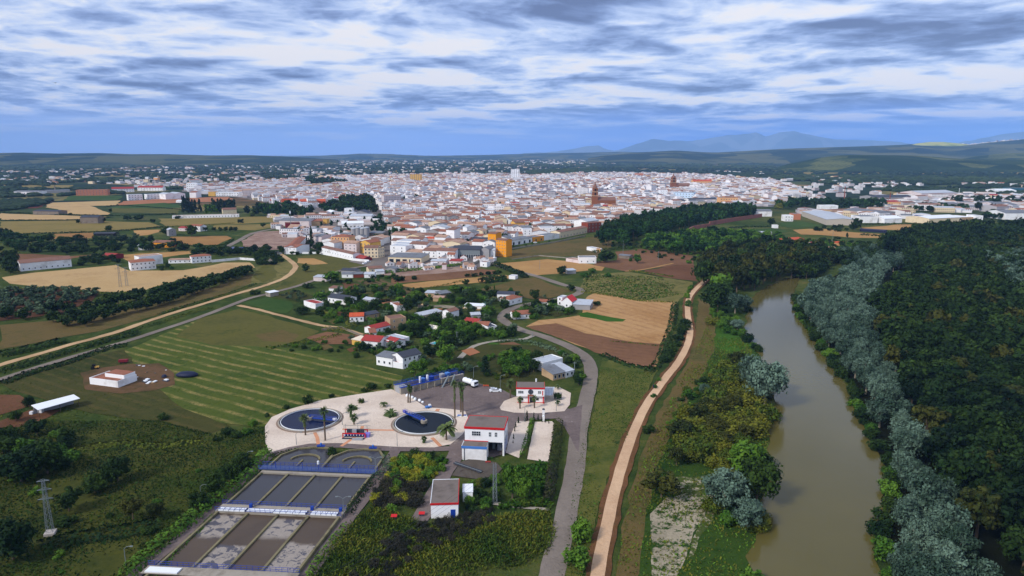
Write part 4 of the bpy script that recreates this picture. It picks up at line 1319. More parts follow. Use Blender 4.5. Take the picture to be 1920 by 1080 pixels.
def foamzone(name, v0, v1, thr):
    """aerated channel: silty water with a raft of pale foam between two stations along the channel"""
    m, n, p = base_mat(name)
    co = n.coord('Object'); s = n.sep(co)
    dv = (su + SK, -cu)                     # channel direction in plan
    vv = n.math('DIVIDE', n.math('ADD', n.math('MULTIPLY', n.math('SUBTRACT', s[0], OX), dv[0]), n.math('MULTIPLY', n.math('SUBTRACT', s[1], OY), dv[1])), dv[0] ** 2 + dv[1] ** 2)
    vv = n.math('ADD', vv, n.math('MULTIPLY', n.math('SUBTRACT', n.noise(co, .25, 4, .6), .5), 4.0))
    z = n.math('MULTIPLY', n.mr(vv, v0 - 1.0, v0 + .6, 0, 1, True), n.mr(vv, v1 - 1.6, v1 + 1.4, 1, 0, True))
    holes = n.mr(n.noise(co, .42 if thr < .51 else 1.1, 5, .6, .8), thr + .02, thr + .07)
    silt_ = n.mix(n.noise(co, .12, 4, .6), lin(66, 54, 44), lin(88, 74, 60))
    foam_ = n.mix(n.noise(co, 1.6, 4, .7), lin(128, 118, 108), lin(166, 156, 146))
    foam_ = n.mix(holes, foam_, lin(78, 76, 84))
    n.l.new(n.mix(n.math('MULTIPLY', z, .92), silt_, foam_), p.inputs['Base Color'])
    p.inputs['Roughness'].default_value = .4; p.inputs['Specular IOR Level'].default_value = .2
    return m


b = MB()
for i in range(5):
    u = cw * i
    bpoly(b, [(u - .28, 0), (u + .28, 0), (u + .28, LEN), (u - .28, LEN)], 0, 1.0 if i in (0, 4) else .9, M_concd)
bpoly(b, [(-.28, 1.2), (Wb + .28, 1.2), (Wb + .28, 2.4), (-.28, 2.4)], .2, 1.03, M_conc)
inv(b, 'channel_wall')
# rear rounded chambers
b = MB(); wat = MB()
for s_ in (0, 1):
    u0 = s_ * cw * 2; u1 = u0 + cw * 2
    out = [(u0, 0), (u0, -9.5), (u0 + 3.2, -14.2), (u0 + 7.5, -15.6), (u0 + 12.4, -15.4), (u1 - .4, -10.5), (u1, 0)]
    for p, q in zip(out, out[1:]):
        L_ = math.hypot(q[0] - p[0], q[1] - p[1]); nx_, ny_ = -(q[1] - p[1]) / L_ * .26, (q[0] - p[0]) / L_ * .26
        bpoly(b, [(p[0] + nx_, p[1] + ny_), (q[0] + nx_, q[1] + ny_), (q[0] - nx_, q[1] - ny_), (p[0] - nx_, p[1] - ny_)], 0, .95 + .01 * s_, M_concd)
    um = u0 + cw
    bpoly(b, [(um - .25, 0), (um + .25, 0), (um + .25, -7), (um - .25, -7)], 0, .85, M_concd)
    prev = None
    for i in range(13):
        a = math.radians(14 + i * 13.0); p0 = (um + .6 + 4.6 * math.cos(a), -6.5 - 4.6 * math.sin(a) * .95); p1 = (um + .6 + 4.1 * math.cos(a), -6.5 - 4.1 * math.sin(a) * .95)
        if prev: bpoly(b, [prev[0], p0, p1, prev[1]], .0, .92, M_concd)
        prev = (p0, p1)
    bpoly(wat, out, .05, .55 + .004 * s_, calm)
inv(b, 'chamber_wall'); inv(wat, 'chamber_water')
for i in range(4):
    u = cw * i
    q = MB(); bpoly(q, [(u + .28, 2.4), (u + cw - .28, 2.4), (u + cw - .28, 20.5), (u + .28, 20.5)], .05, .56, calm); inv(q, 'water')
    segs = {0: [(24, 36, foamA), (36, 52, silt)], 1: [(24, 36.5, silt), (36.5, 52, foamA)], 2: [(24, 33.5, foamA), (33.5, 52, silt)], 3: [(24, 33, silt), (33, 52, foamB)]}[i]
    q = MB(); bpoly(q, [(u + .28, 24), (u + cw - .28, 24), (u + cw - .28, LEN), (u + .28, LEN)], .05, .5, foamzone('foamy_channel_water_%s' % 'abcd'[i], *[(24.5, 34.5, .47), (37, 49, .47), (24.5, 32.5, .5), (34, 56, .52)][i])); inv(q, 'water')


def railing(b, v_, u0, u1, z, m=M_blue, hgt=1.1, st=1.3):
    for dz in (hgt, hgt * .55, hgt * .15): b.tube(bw(u0, v_, z + dz), bw(u1, v_, z + dz), .045, .045, m, 5)
    n = int((u1 - u0) / st)
    for i in range(n + 1): b.tube(bw(u0 + (u1 - u0) * i / n, v_, z), bw(u0 + (u1 - u0) * i / n, v_, z + hgt), .045, .045, m, 5)


b = MB(); bpoly(b, [(-1.4, -1.5), (Wb + 1.0, -1.5), (Wb + 1.0, 1.0), (-1.4, 1.0)], 1.1, 1.3, paint('blue_grey_deck', (70, 84, 120), .7, .15)); inv(b, 'rear_walkway')
b = MB(); railing(b, -1.5, -1.4, Wb + 1, 1.3); railing(b, 1.0, -1.4, Wb + 1, 1.3)
for i in (3, 11, 22, 27): b.tube(bw(i, -.2, 1.3), bw(i, -.2, 3.1), .08, .08, M_blue)
b.tube(bw(15.8, 0, 3.0), bw(15.8, 0, 3.9), .3, .3, M_white2, 12); b.tube(bw(15.8, 0, 1.3), bw(15.8, 0, 3.0), .08, .08, M_blue)
inv(b, 'rear_railing')
b = MB()
bpoly(b, [(-.6, 20.5), (Wb + .6, 20.5), (Wb + .6, 24.0), (-.6, 24.0)], .2, 1.15, M_conc); inv(b, 'middle_walkway')
for (u0, u1) in ((.2, 7.2), (14.6, 23.0), (24.2, 31)):
    b = MB(); bpoly(b, [(u0, 22.6), (u1, 22.6), (u1, 24.1), (u0, 24.1)], 1.154, 1.5, M_white2)
    for j in range(6): bpoly(b, [(u0 + (u1 - u0) * j / 5 - .04, 22.58), (u0 + (u1 - u0) * j / 5 + .04, 22.58), (u0 + (u1 - u0) * j / 5 + .04, 24.12), (u0 + (u1 - u0) * j / 5 - .04, 24.12)], 1.2, 1.54, M_slated)
    inv(b, 'cover_plates')
b = MB(); bpoly(b, [(7.6, 22.6), (14.4, 22.6), (14.4, 23.9), (7.6, 23.9)], 1.154, 1.45, M_white2); inv(b, 'cover_plates')
b = MB(); railing(b, 20.6, -.6, Wb + .6, 1.15); railing(b, 24.0, -.6, Wb + .6, 1.15)
for i in (7.5, 23.6, 31): b.box(-.35, .35, -.35, .35, 0, .9, M_blue, at=bw(i, 21.6, 1.15))
inv(b, 'middle_railing')
b = MB(); bpoly(b, [(-1.6, 47.6), (Wb + 1, 47.6), (Wb + 1, 50.4), (-1.6, 50.4)], 1.05, 1.2, M_conc); bpoly(b, [(-.8, 48.4), (6.5, 48.4), (6.5, 50.2), (-.8, 50.2)], 1.204, 1.5, M_white2); inv(b, 'front_walkway')
b = MB(); railing(b, 47.6, -1.6, Wb + 1, 1.2); inv(b, 'front_railing')
for i, u in enumerate((9.6, 26)):
    q = MB(); q.box(-1.2, 1.2, -.5, .5, 0, .25, M_blue, at=bw(u, -15.9, 1.1)); q.tube(bw(u, -15.9, .6), bw(u, -15.9, 2.1), .3, .3, M_lblue, 10); q.box(-.9, .9, -.06, .06, 1.6, 1.75, M_blue, at=bw(u, -15.6, 0)); inv(q, 'sluice_gate')

# red pump skid between the tanks
X, Y = G(664, 822)
o = empty('pump_set', (X, Y, 0), -.03, label='red framed pump set with blue motors on the gravel', cat='machinery')
b = MB()
for y in (0, 3.2):
    b.box(-3.6, 3.6, y - .15, y + .15, 1.5, 1.8, M_red); b.box(-3.75, -3.45, y - .15, y + .15, 0, 1.8, M_red); b.box(3.45, 3.75, y - .15, y + .15, 0, 1.8, M_red)
b.build('frame', o)
for i in range(7):
    q = MB(); q.tube((-3 + i * .95, .9, .6), (-3 + i * .95, 2.4, .6), .33, .33, M_blue, 10); q.tube((-3 + i * .95, .2, .9), (-3 + i * .95, .2, 1.4), .16, .16, M_white2, 8); q.build('pump', o)
b = MB(); b.path([(-4.2, 3.6, 0), (-4.2, 3.6, 2.9), (4.6, 3.6, 2.9)], .06, M_steel); b.tube((.4, 3.6, 0), (.4, 3.6, 3.4), .06, .06, M_steel); b.tube((3.4, 3.6, 0), (3.4, 3.6, 3.0), .06, .06, M_steel); b.tube((-3.6, 3.6, 0), (-3.6, 3.6, 3.4), .06, .06, M_steel); b.build('gantry', o)
b = MB(); b.box(-3.6, 3.6, -1.2, -.6, .05, .5, M_slated); b.box(-.2, 3.2, -2.1, -1.3, .05, .7, M_grey); b.box(3.2, 4.8, .2, 2.2, .05, 1.3, paint('violet_motor', (120, 110, 190), .5)); b.box(-3.4, 3.4, .5, 2.9, .02, .35, M_slated); b.box(-2.9, 2.6, 2.2, 2.9, .35, 2.1, M_slated); b.box(-1.0, .4, 1.5, 2.1, .36, 2.3, M_grey)
b.build('manifold', o)

# raised screening channel with blue rails, north side of the yard
a, c_ = G(752, 741), G(870, 713)
rz = math.atan2(c_[1] - a[1], c_[0] - a[0]); Ls = math.hypot(c_[0] - a[0], c_[1] - a[1])
o = empty('screening_works', (a[0], a[1], 0), rz, label='raised concrete channel with blue railings behind the yard', cat='platform')
b = MB(); b.box(0, Ls, 0, 1.1, 0, 2.7, M_conc); b.box(0, Ls, 4.6, 5.7, 0, 2.7, M_conc); b.box(0, 3.6, 1.102, 4.598, 0, 2.6, M_grey); b.box(3.6, Ls, 1.1, 4.6, 0, 1.5, paint('rust_floor', (110, 70, 56), .9, .25, dirt=(60, 50, 46, .7)))
for i in range(6): b.box(5 + i * 3.2, 5.3 + i * 3.2, -.5, 0, 0, 2.4, M_conc)
b.build('channel', o)
b = MB()
for y in (-.05, 1.15, 4.55, 5.75):
    for dz in (.5, 1.05): b.tube((0, y, 2.7 + dz), (Ls, y, 2.7 + dz), .05, .05, M_blue, 5)
    for i in range(18): b.tube((Ls * i / 17, y, 2.6), (Ls * i / 17, y, 3.75), .05, .05, M_blue, 5)
b.box(.0, Ls * .62, -.03, 1.1, 2.704, 2.78, M_blue); b.box(0, Ls, 4.6, 5.7, 2.704, 2.78, M_blue)
b.build('railing', o)
for x, m in ((10, M_lblue), (14, M_blue), (19, M_grey), (21.5, M_lblue)): MB().box(x, x + 1.6, 1.6, 3.4, 1.5, 3.9, m).build('screen', o)
for x in (9.2, 12.5): MB().box(x, x + .6, 1.6, 2.4, 1.5, 4.9, M_white2).build('screen_drive', o)
b = MB()
for i in range(2): b.tube((16.5 + i * 4, -2.6, 0), (21 + i * 3, -.3, 3.4), .35, .35, M_steel, 8)
b.tube((15, -1.5, 1.2), (25, -1.6, 1.4), .3, .3, M_slated, 8)
b.build('conveyor', o)
# white sacks and blue machine at the gravel edge
X, Y = G(765, 745)
rg = random.Random(8)
for i in range(9):
    t = i / 8; p = G(762 + 30 * t, 742 + 14 * t)
    s_ = rg.uniform(.8, 1.1); b = MB()
    b.lathe([(.45 * s_, 0), (.62 * s_, .3), (.6 * s_, .8 * s_), (.35 * s_, s_ * 1.05)], M_white2, n=10)
    o = b.build('bulk_bag', None, (p[0] + rg.uniform(-.5, .5), p[1] + rg.uniform(-.5, .5), 0), smooth=True)
    tag(o, 'white bulk bag, %s from the left in the heap at the gravel edge' % nth(i), 'bag', 'white bulk bags at the gravel edge')
p = G(803, 766)
o = empty('small_trailer', (p[0], p[1], 0), .5, label='small blue grey trailer pump near the right round tank', cat='machinery')
b = MB(); b.box(-1.1, 1.1, -.5, .5, .4, 1.0, M_lblue); b.box(.2, 1.0, -.4, .4, 1.0, 1.5, M_white2); b.tube((-1.1, 0, .5), (-2.0, 0, .4), .05, .05, M_steel); b.build('body', o)
for y in (-.6, .6): MB().tube((0, y - .08, .3), (0, y + .08, .3), .3, .3, M_dark, 10).build('wheel', o)
# hopper panels near the palms
for x, m, lb in ((861, M_lblue, 'pale blue hatch cover beside the palms'), (871, M_blue, 'deep blue hatch cover beside the palms')):
    p = G(x, 781)
    tag(MB().box(-.8, .8, -.7, .7, .05, .5, M_white2).box(-.6, .6, -.5, .5, .5, .56, m).build('hatch', None, (p[0], p[1], 0)), lb, 'hatch')
# sludge drying ground under the hall
patch('drying_bed', [(848,893),(862,868),(880,862),(930,868),(942,880),(930,893),(895,900),(868,896)], fieldmat('grey_sludge', (92, 84, 78), (118, 108, 98), s2=.5, speck=(70, 60, 54, .3, .6)), 'grey drying bed below the works hall', .1)
X, Y = G(880, 876)
o = empty('conveyor_belt', (X - 4.5, Y + 1.6, 0), -.62, label='rusty inclined conveyor across the grey drying bed', cat='conveyor')
b = MB(); b.box(0, 10, -.5, -.35, .5, .9, M_slated); b.box(0, 10, .35, .5, .5, .9, M_slated); b.box(0, 10, -.35, .35, .6, .66, M_steel); b.build('belt', o)
for x in (.6, 3.5, 6.5, 9.4): MB().box(x, x + .12, -.45, .45, 0, .5, M_slated).build('leg', o)
p = G(915, 868)
tag(MB().box(-.8, .8, -.4, .4, .05, .5, paint('rust_red', (140, 50, 44), .8)).box(-.3, .5, -.7, .6, .1, .35, M_slated).build('scrap_heap', None, (p[0], p[1], 0)), 'small heap of rusty red parts on the drying bed', 'scrap')
# red hoods in the grass
for x, y, lb in ((739, 973, 'small red roofed valve box in the grass'), (791, 968, 'faded red tank lid on the yard end')):
    p = G(x, y)
    b = MB(); b.box(-.55, .55, -.4, .4, 0, .8, M_slated)
    b.add([(-.75, -.55, .8), (.75, -.55, .8), (.75, .55, .95), (-.75, .55, .95), (-.75, -.55, .9), (.75, -.55, .9), (.75, .55, 1.05), (-.75, .55, 1.05)], [(4, 5, 6, 7), (0, 1, 5, 4), (1, 2, 6, 5), (2, 3, 7, 6), (3, 0, 4, 7)], M_red)
    tag(b.build('valve_box', None, (p[0], p[1], 0)), lb, 'box')


# lamps and masts
def lamp(x, y, h, arms, label, r=0.0):
    X, Y = G(x, y)
    o = empty('street_lamp', (X, Y, 0), r, label=label, cat='street lamp', group='grey street lamps of the water works')
    MB().tube((0, 0, 0), (0, 0, h), .1, .06, M_steel, 8).build('pole', o)
    for s_ in arms:
        b = MB(); pts = [(0, 0, h), (s_ * .5, 0, h + .45), (s_ * 1.1, 0, h + .62), (s_ * 1.8, 0, h + .62)]
        b.path(pts, .055, M_steel); b.build('arm', o)
        MB().box(s_ * 1.6 - .28, s_ * 1.6 + .38, -.13, .13, h + .52, h + .7, M_steel).build('lamp_head', o)
    return o


lamp(645, 971, 5.2, (-1, 1), 'double armed lamp at the right end of the middle walkway')
lamp(705, 893, 5.2, (-1, 1), 'double armed lamp at the right end of the rear walkway')
for x, y, h, lb in ((378, 943, 4.6, 'single armed lamp in the weeds left of the middle walkway'), (237, 1066, 4.8, 'single armed lamp lowest at the left road'), (464, 875, 4.2, 'single armed lamp by the shrubs at the basin corner'),
                    (765, 732, 3.5, 'single armed lamp at the near end of the blue channel'), (888, 709, 4.5, 'thin lamp behind the tanker truck'), (938, 729, 5.0, 'thin lamp behind the white pickup'),
                    (984, 792, 5.5, 'thin lamp at the head of the left gravel bed'), (556, 835, 3.8, 'thin lamp under the left round tank'), (745, 838, 4.5, 'thin lamp beside the right round tank'),
                    (1043, 772, 4.2, 'thin lamp on the office gravel island'), (909, 818, 4.2, 'thin lamp behind the works hall corner'), (642, 798, 4.0, 'thin lamp right of the left round tank')):
    lamp(x, y, h, (1,), lb)


def lattice(name, X, Y, h, w0, w1, arms, label, cat='pylon', base=True):
    o = empty(name, (X, Y, 0), .3, label=label, cat=cat)
    b = MB(); n = 9; r = .04
    cs = [(-1, -1), (1, -1), (1, 1), (-1, 1)]
    f = lambda c, t: (c[0] * (w0 + (w1 - w0) * t) / 2, c[1] * (w0 + (w1 - w0) * t) / 2, h * t)
    for c in cs: b.tube(f(c, 0), f(c, 1), r * 1.4, r, M_steel, 5)
    for i in range(n):
        t0, t1 = i / n, (i + 1) / n
        for k in range(4):
            b.tube(f(cs[k], t0), f(cs[(k + 1) % 4], t1), r * .7, r * .7, M_steel, 4); b.tube(f(cs[(k + 1) % 4], t0), f(cs[k], t1), r * .7, r * .7, M_steel, 4)
    b.build('lattice', o)
    for z, L_ in arms:
        q = MB(); q.tube((-L_, 0, z), (L_, 0, z), .09, .09, M_steel, 5); q.tube((-L_, 0, z), (0, 0, z + .5), .05, .05, M_steel, 4); q.tube((L_, 0, z), (0, 0, z + .5), .05, .05, M_steel, 4)
        for s_ in (-1, 1): q.tube((s_ * L_, 0, z), (s_ * L_, 0, z - .7), .07, .07, M_glass, 6)
        q.build('cross_arm', o)
    if base: MB().box(-w0 * .8, w0 * .8, -w0 * .8, w0 * .8, 0, .9, paint('pale_footing', (176, 168, 162), .9)).build('footing', o)
    return o


X, Y = G(95, 1003); lattice('power_pylon', X, Y, 14.2, 1.4, .5, ((14, 1.3), (11.8, 1.5), (9.4, 1.6)), 'steel lattice pylon on a white footing at the lower left')
X, Y = G(928, 944); lattice('lattice_mast', X, Y, 11.2, .95, .7, (), 'slim lattice mast between the pump house and the lane', 'mast', False)
for k, (x, y, h) in enumerate(((226, 538, 16), (238, 536, 13))):
    X, Y = G(x, y); lattice('power_pylon', X, Y, h, 1.6, .6, ((h - .4, 2), (h - 3, 2)), ('taller' if k == 0 else 'shorter') + ' lattice pylon standing in the pale straw field', base=False)
top = G(928, 944)
tx, ty = G(640, 1140)
for i in range(3):
    b = MB(); pts = []
    for j in range(15):
        t = j / 14; pts.append((top[0] + (tx - top[0]) * t + i * 1.2, top[1] + (ty - top[1]) * t - i * .5, 10.8 - 2 * t - 3 * t * (1 - t)))
    b.path(pts, .018, M_slated, 4)
    tag(b.build('power_cable'), '%s overhead cable running down from the lattice mast' % ['upper', 'middle', 'lower'][i], 'cable', 'overhead cables from the lattice mast')
# thin wooden and steel poles
for x, y, h, lb in ((1168, 478, 13, 'grey utility pole at the edge of the tree belt'), (1234, 488, 8, 'thin pole in the wide ploughed field'), (1012, 505, 7, 'thin pole in the golden field'), (857, 648, 7, 'pale post in the garden grove'),
                    (1077, 705, 6, 'pale utility pole beside the red brick shed'), (1560, 460, 16, 'utility pole by the straw field near the allotments'), (1695, 455, 14, 'utility pole left of the dark poplars'), (998, 632, 2.2, 'short white gate post by the lane')):
    X, Y = G(x, y); o = empty('utility_pole', (X, Y, 0), 0, label=lb, cat='pole')
    MB().tube((0, 0, 0), (0, 0, h), .16, .1, M_steel).build('pole', o); MB().box(-.7, .7, -.06, .06, h - .5, h - .38, M_steel).build('cross_arm', o)
# entrance pillar with white sign box
X, Y = G(1019, 778)
o = empty('gate_pillar', (X, Y, 0), 0, label='white gate pillar with dark cap at the entrance', cat='pillar')
MB().box(-.4, .4, -.4, .4, 0, 2.0, M_white).build('post', o); MB().lathe([(.5, 2.004), (.42, 2.3), (.1, 2.5)], M_slated, n=12).build('cap', o)
X, Y = G(1019, 789)
o = empty('gate_pillar', (X, Y, 0), 0, label='white gate pillar among the small cypresses', cat='pillar')
MB().box(-.4, .4, -.4, .4, 0, 1.7, M_white).build('post', o); MB().lathe([(.48, 1.704), (.4, 1.95), (.1, 2.1)], M_white2, n=12).build('cap', o)
# traffic cones / barrier near truck
X, Y = G(911, 726)
tag(MB().box(-1.1, 1.1, -.05, .05, .5, 1.0, M_orange).box(-1.1, -1.0, -.25, .25, 0, .5, M_orange).box(1.0, 1.1, -.25, .25, 0, .5, M_orange).box(-.9, .8, .5, .6, .3, .8, M_orange).build('barrier', None, (X, Y, 0)), 'orange barrier beside the tanker truck', 'barrier')


# palms
def fan_palm(x, y, h, label, lean=0.0, r=1.35, skirt=3.2):
    X, Y = G(x, y)
    o = empty('palm_tree', (X, Y, 0), x % 6, label=label, cat='palm tree', group='palms of the water works')
    MB().path([(0, 0, 0), (lean * .3, 0, h * .4), (lean, 0, h - .6)], .27, M_bark, 9).build('trunk', o)
    rr = np.random.default_rng(int(x)); V = []
    def blade(p, d_, L_, w_, droop):
        d_ = d_ / np.linalg.norm(d_); side = np.cross(d_, (0, 0, 1)); side /= (np.linalg.norm(side) + 1e-6)
        q0 = p; 
        for k in range(3):
            dd = d_ + np.array([0, 0, -droop * k]); dd /= np.linalg.norm(dd); q1 = q0 + dd * L_ / 3
            w0, w1 = w_ * [0.25, 1, .8][k], w_ * [1, .8, .12][k]
            V.append([q0 - side * w0, q0 + side * w0, q1 + side * w1, q1 - side * w1]); q0 = q1
    for i in range(90):
        a = rr.random() * 6.28; e = rr.uniform(-.6, 1.3)
        d_ = np.array([math.cos(a) * math.cos(e), math.sin(a) * math.cos(e), math.sin(e)])
        blade(np.array([lean, 0, h - .3]) + d_ * .3, d_, r * rr.uniform(.8, 1.15), .16, .35)
    for i in range(110):
        a = rr.random() * 6.28; z = h - .4 - rr.random() * skirt
        d_ = np.array([math.cos(a) * .7, math.sin(a) * .7, -.8]); blade(np.array([lean * z / h, 0, z]), d_, .95 * rr.uniform(.7, 1.1), .16, .2)
    V = np.array(V)
    new_obj('crown', np_mesh('crown', V.reshape(-1, 3), np.arange(len(V) * 4).reshape(-1, 4), [L_palm]), o)
    return o


def feather_palm(x, y, h, R_, label, n=34, tr=.3, mat=L_palm):
    X, Y = G(x, y)
    o = empty('palm_tree', (X, Y, 0), x % 6, label=label, cat='palm tree', group='palms of the water works')
    MB().tube((0, 0, 0), (0, 0, h), tr, tr * .85, M_bark, 9).build('trunk', o)
    rr = np.random.default_rng(int(x * 3)); V = []
    for i in range(n):
        a = i * 2.4 + rr.random() * .3; e = rr.uniform(.05, 1.25); L_ = R_ * rr.uniform(.85, 1.1)
        pos = np.array([0, 0, h]); d_ = np.array([math.cos(a) * math.cos(e), math.sin(a) * math.cos(e), math.sin(e)])
        side = np.array([-math.sin(a), math.cos(a), 0.])
        for k in range(7):
            nx_ = pos + d_ * L_ / 7; wd = .55 * math.sin(math.pi * (k + .8) / 8) * R_ / 3.4
            for sg in (-1, 1):
                V.append([pos, nx_, nx_ + side * sg * wd + d_ * .25 - np.array([0, 0, .18]), pos + side * sg * wd + d_ * .05 - np.array([0, 0, .18])])
            pos = nx_; d_ = d_ + np.array([0, 0, -.26]); d_ /= np.linalg.norm(d_)
    V = np.array(V)
    new_obj('crown', np_mesh('crown', V.reshape(-1, 3), np.arange(len(V) * 4).reshape(-1, 4), [mat]), o)
    return o


fan_palm(853, 784, 12.6, 'leftmost of the three tall fan palms by the yard', .0, 1.45, 5.5)
fan_palm(864, 774, 10.6, 'middle and rear one of the three tall fan palms', .1, 1.3, 4)
fan_palm(868, 782, 11.4, 'rightmost of the three tall fan palms by the yard', .15, 1.5, 4.5)
fan_palm(765, 756, 6.6, 'bare stemmed palm leaning left at the gravel edge', -.5, .9, .8)
fan_palm(769, 756, 5.8, 'bare stemmed palm leaning right at the gravel edge', .5, .9, .8)
fan_palm(610, 827, 10.4, 'tall thin palm in front of the left round tank', -.1, 1.5, 2.6)
fan_palm(573, 817, 6.2, 'shorter palm in front of the left round tank', .1, 1.7, 2.0)
fan_palm(957, 747, 6.2, 'stout palm at the left corner of the office', 0, 1.9, 1.6)
fan_palm(664, 797, 3.0, 'young palm above the red pump set', 0, 1.5, .8)
fan_palm(658, 784, 3.6, 'bushy young palm right of the left tank', 0, 1.7, 2.2)
fan_palm(795, 832, 2.0, 'small yucca palm below the right round tank', 0, .8, .5)
fan_palm(975, 767, 4.0, 'small round tree before the office left bay', 0, 1.0, .6)
fan_palm(1002, 766, 4.2, 'small round tree before the office right bay', 0, 1.0, .6)
feather_palm(837, 826, 4.0, 3.9, 'broad feather palm at the right tank edge')
feather_palm(733, 780, .6, 2.9, 'low bushy palm on the gravel between the tanks', 46)
feather_palm(720, 764, 1.4, 1.6, 'small grey palm behind the low bushy palm', 18, .15)
feather_palm(662, 768, .5, 2.2, 'dark low palm right of the left tank', 36, .2)
feather_palm(1046, 731, 1.6, 1.2, 'small parasol palm behind the clipped green dome', 20, .12)
feather_palm(1046, 762, 1.8, 1.2, 'small parasol palm before the clipped green dome', 20, .12)
T('dark_bush', 1046, 750, 730, 17, 'clipped green dome bush on the office island')
T('golden_shrub', 677, 756, 743, 13, 'small yellow green bush at the top gravel edge')
# ------------------------------------------------------------------ houses and sheds read one by one off the photograph
W_cream = paint('cream_render', (222, 204, 172), .85, .08, dirt=(180, 160, 130, .4))
W_ochre = paint('ochre_render', (232, 152, 28), .8, .06)
W_yel = paint('yellow_render', (214, 168, 84), .8, .08)
W_peach = paint('peach_render', (222, 170, 118), .8, .08)
W_salmon = paint('salmon_brick', (186, 118, 88), .9, .1, 1.0)
W_brick = paint('red_brick', (132, 62, 46), .9, .15, 1.2)
W_stone = paint('old_stone', (128, 116, 104), .95, .2, .6, dirt=(90, 80, 70, .6))
W_beige = paint('weathered_beige', (176, 148, 116), .95, .18, .4, dirt=(120, 100, 84, .6))
W_grey = paint('grey_render', (152, 150, 152), .9, .1, .4)
W_wred = paint('maroon_sheet', (116, 26, 38), .7, .12)
W_navy = paint('navy_sheet', (26, 30, 62), .6, .1)
W_pink = paint('pinkish_white', (214, 200, 200), .85, .08, dirt=(170, 150, 146, .5))
W_church = paint('church_brick', (136, 84, 56), .95, .18, .5)
B = building
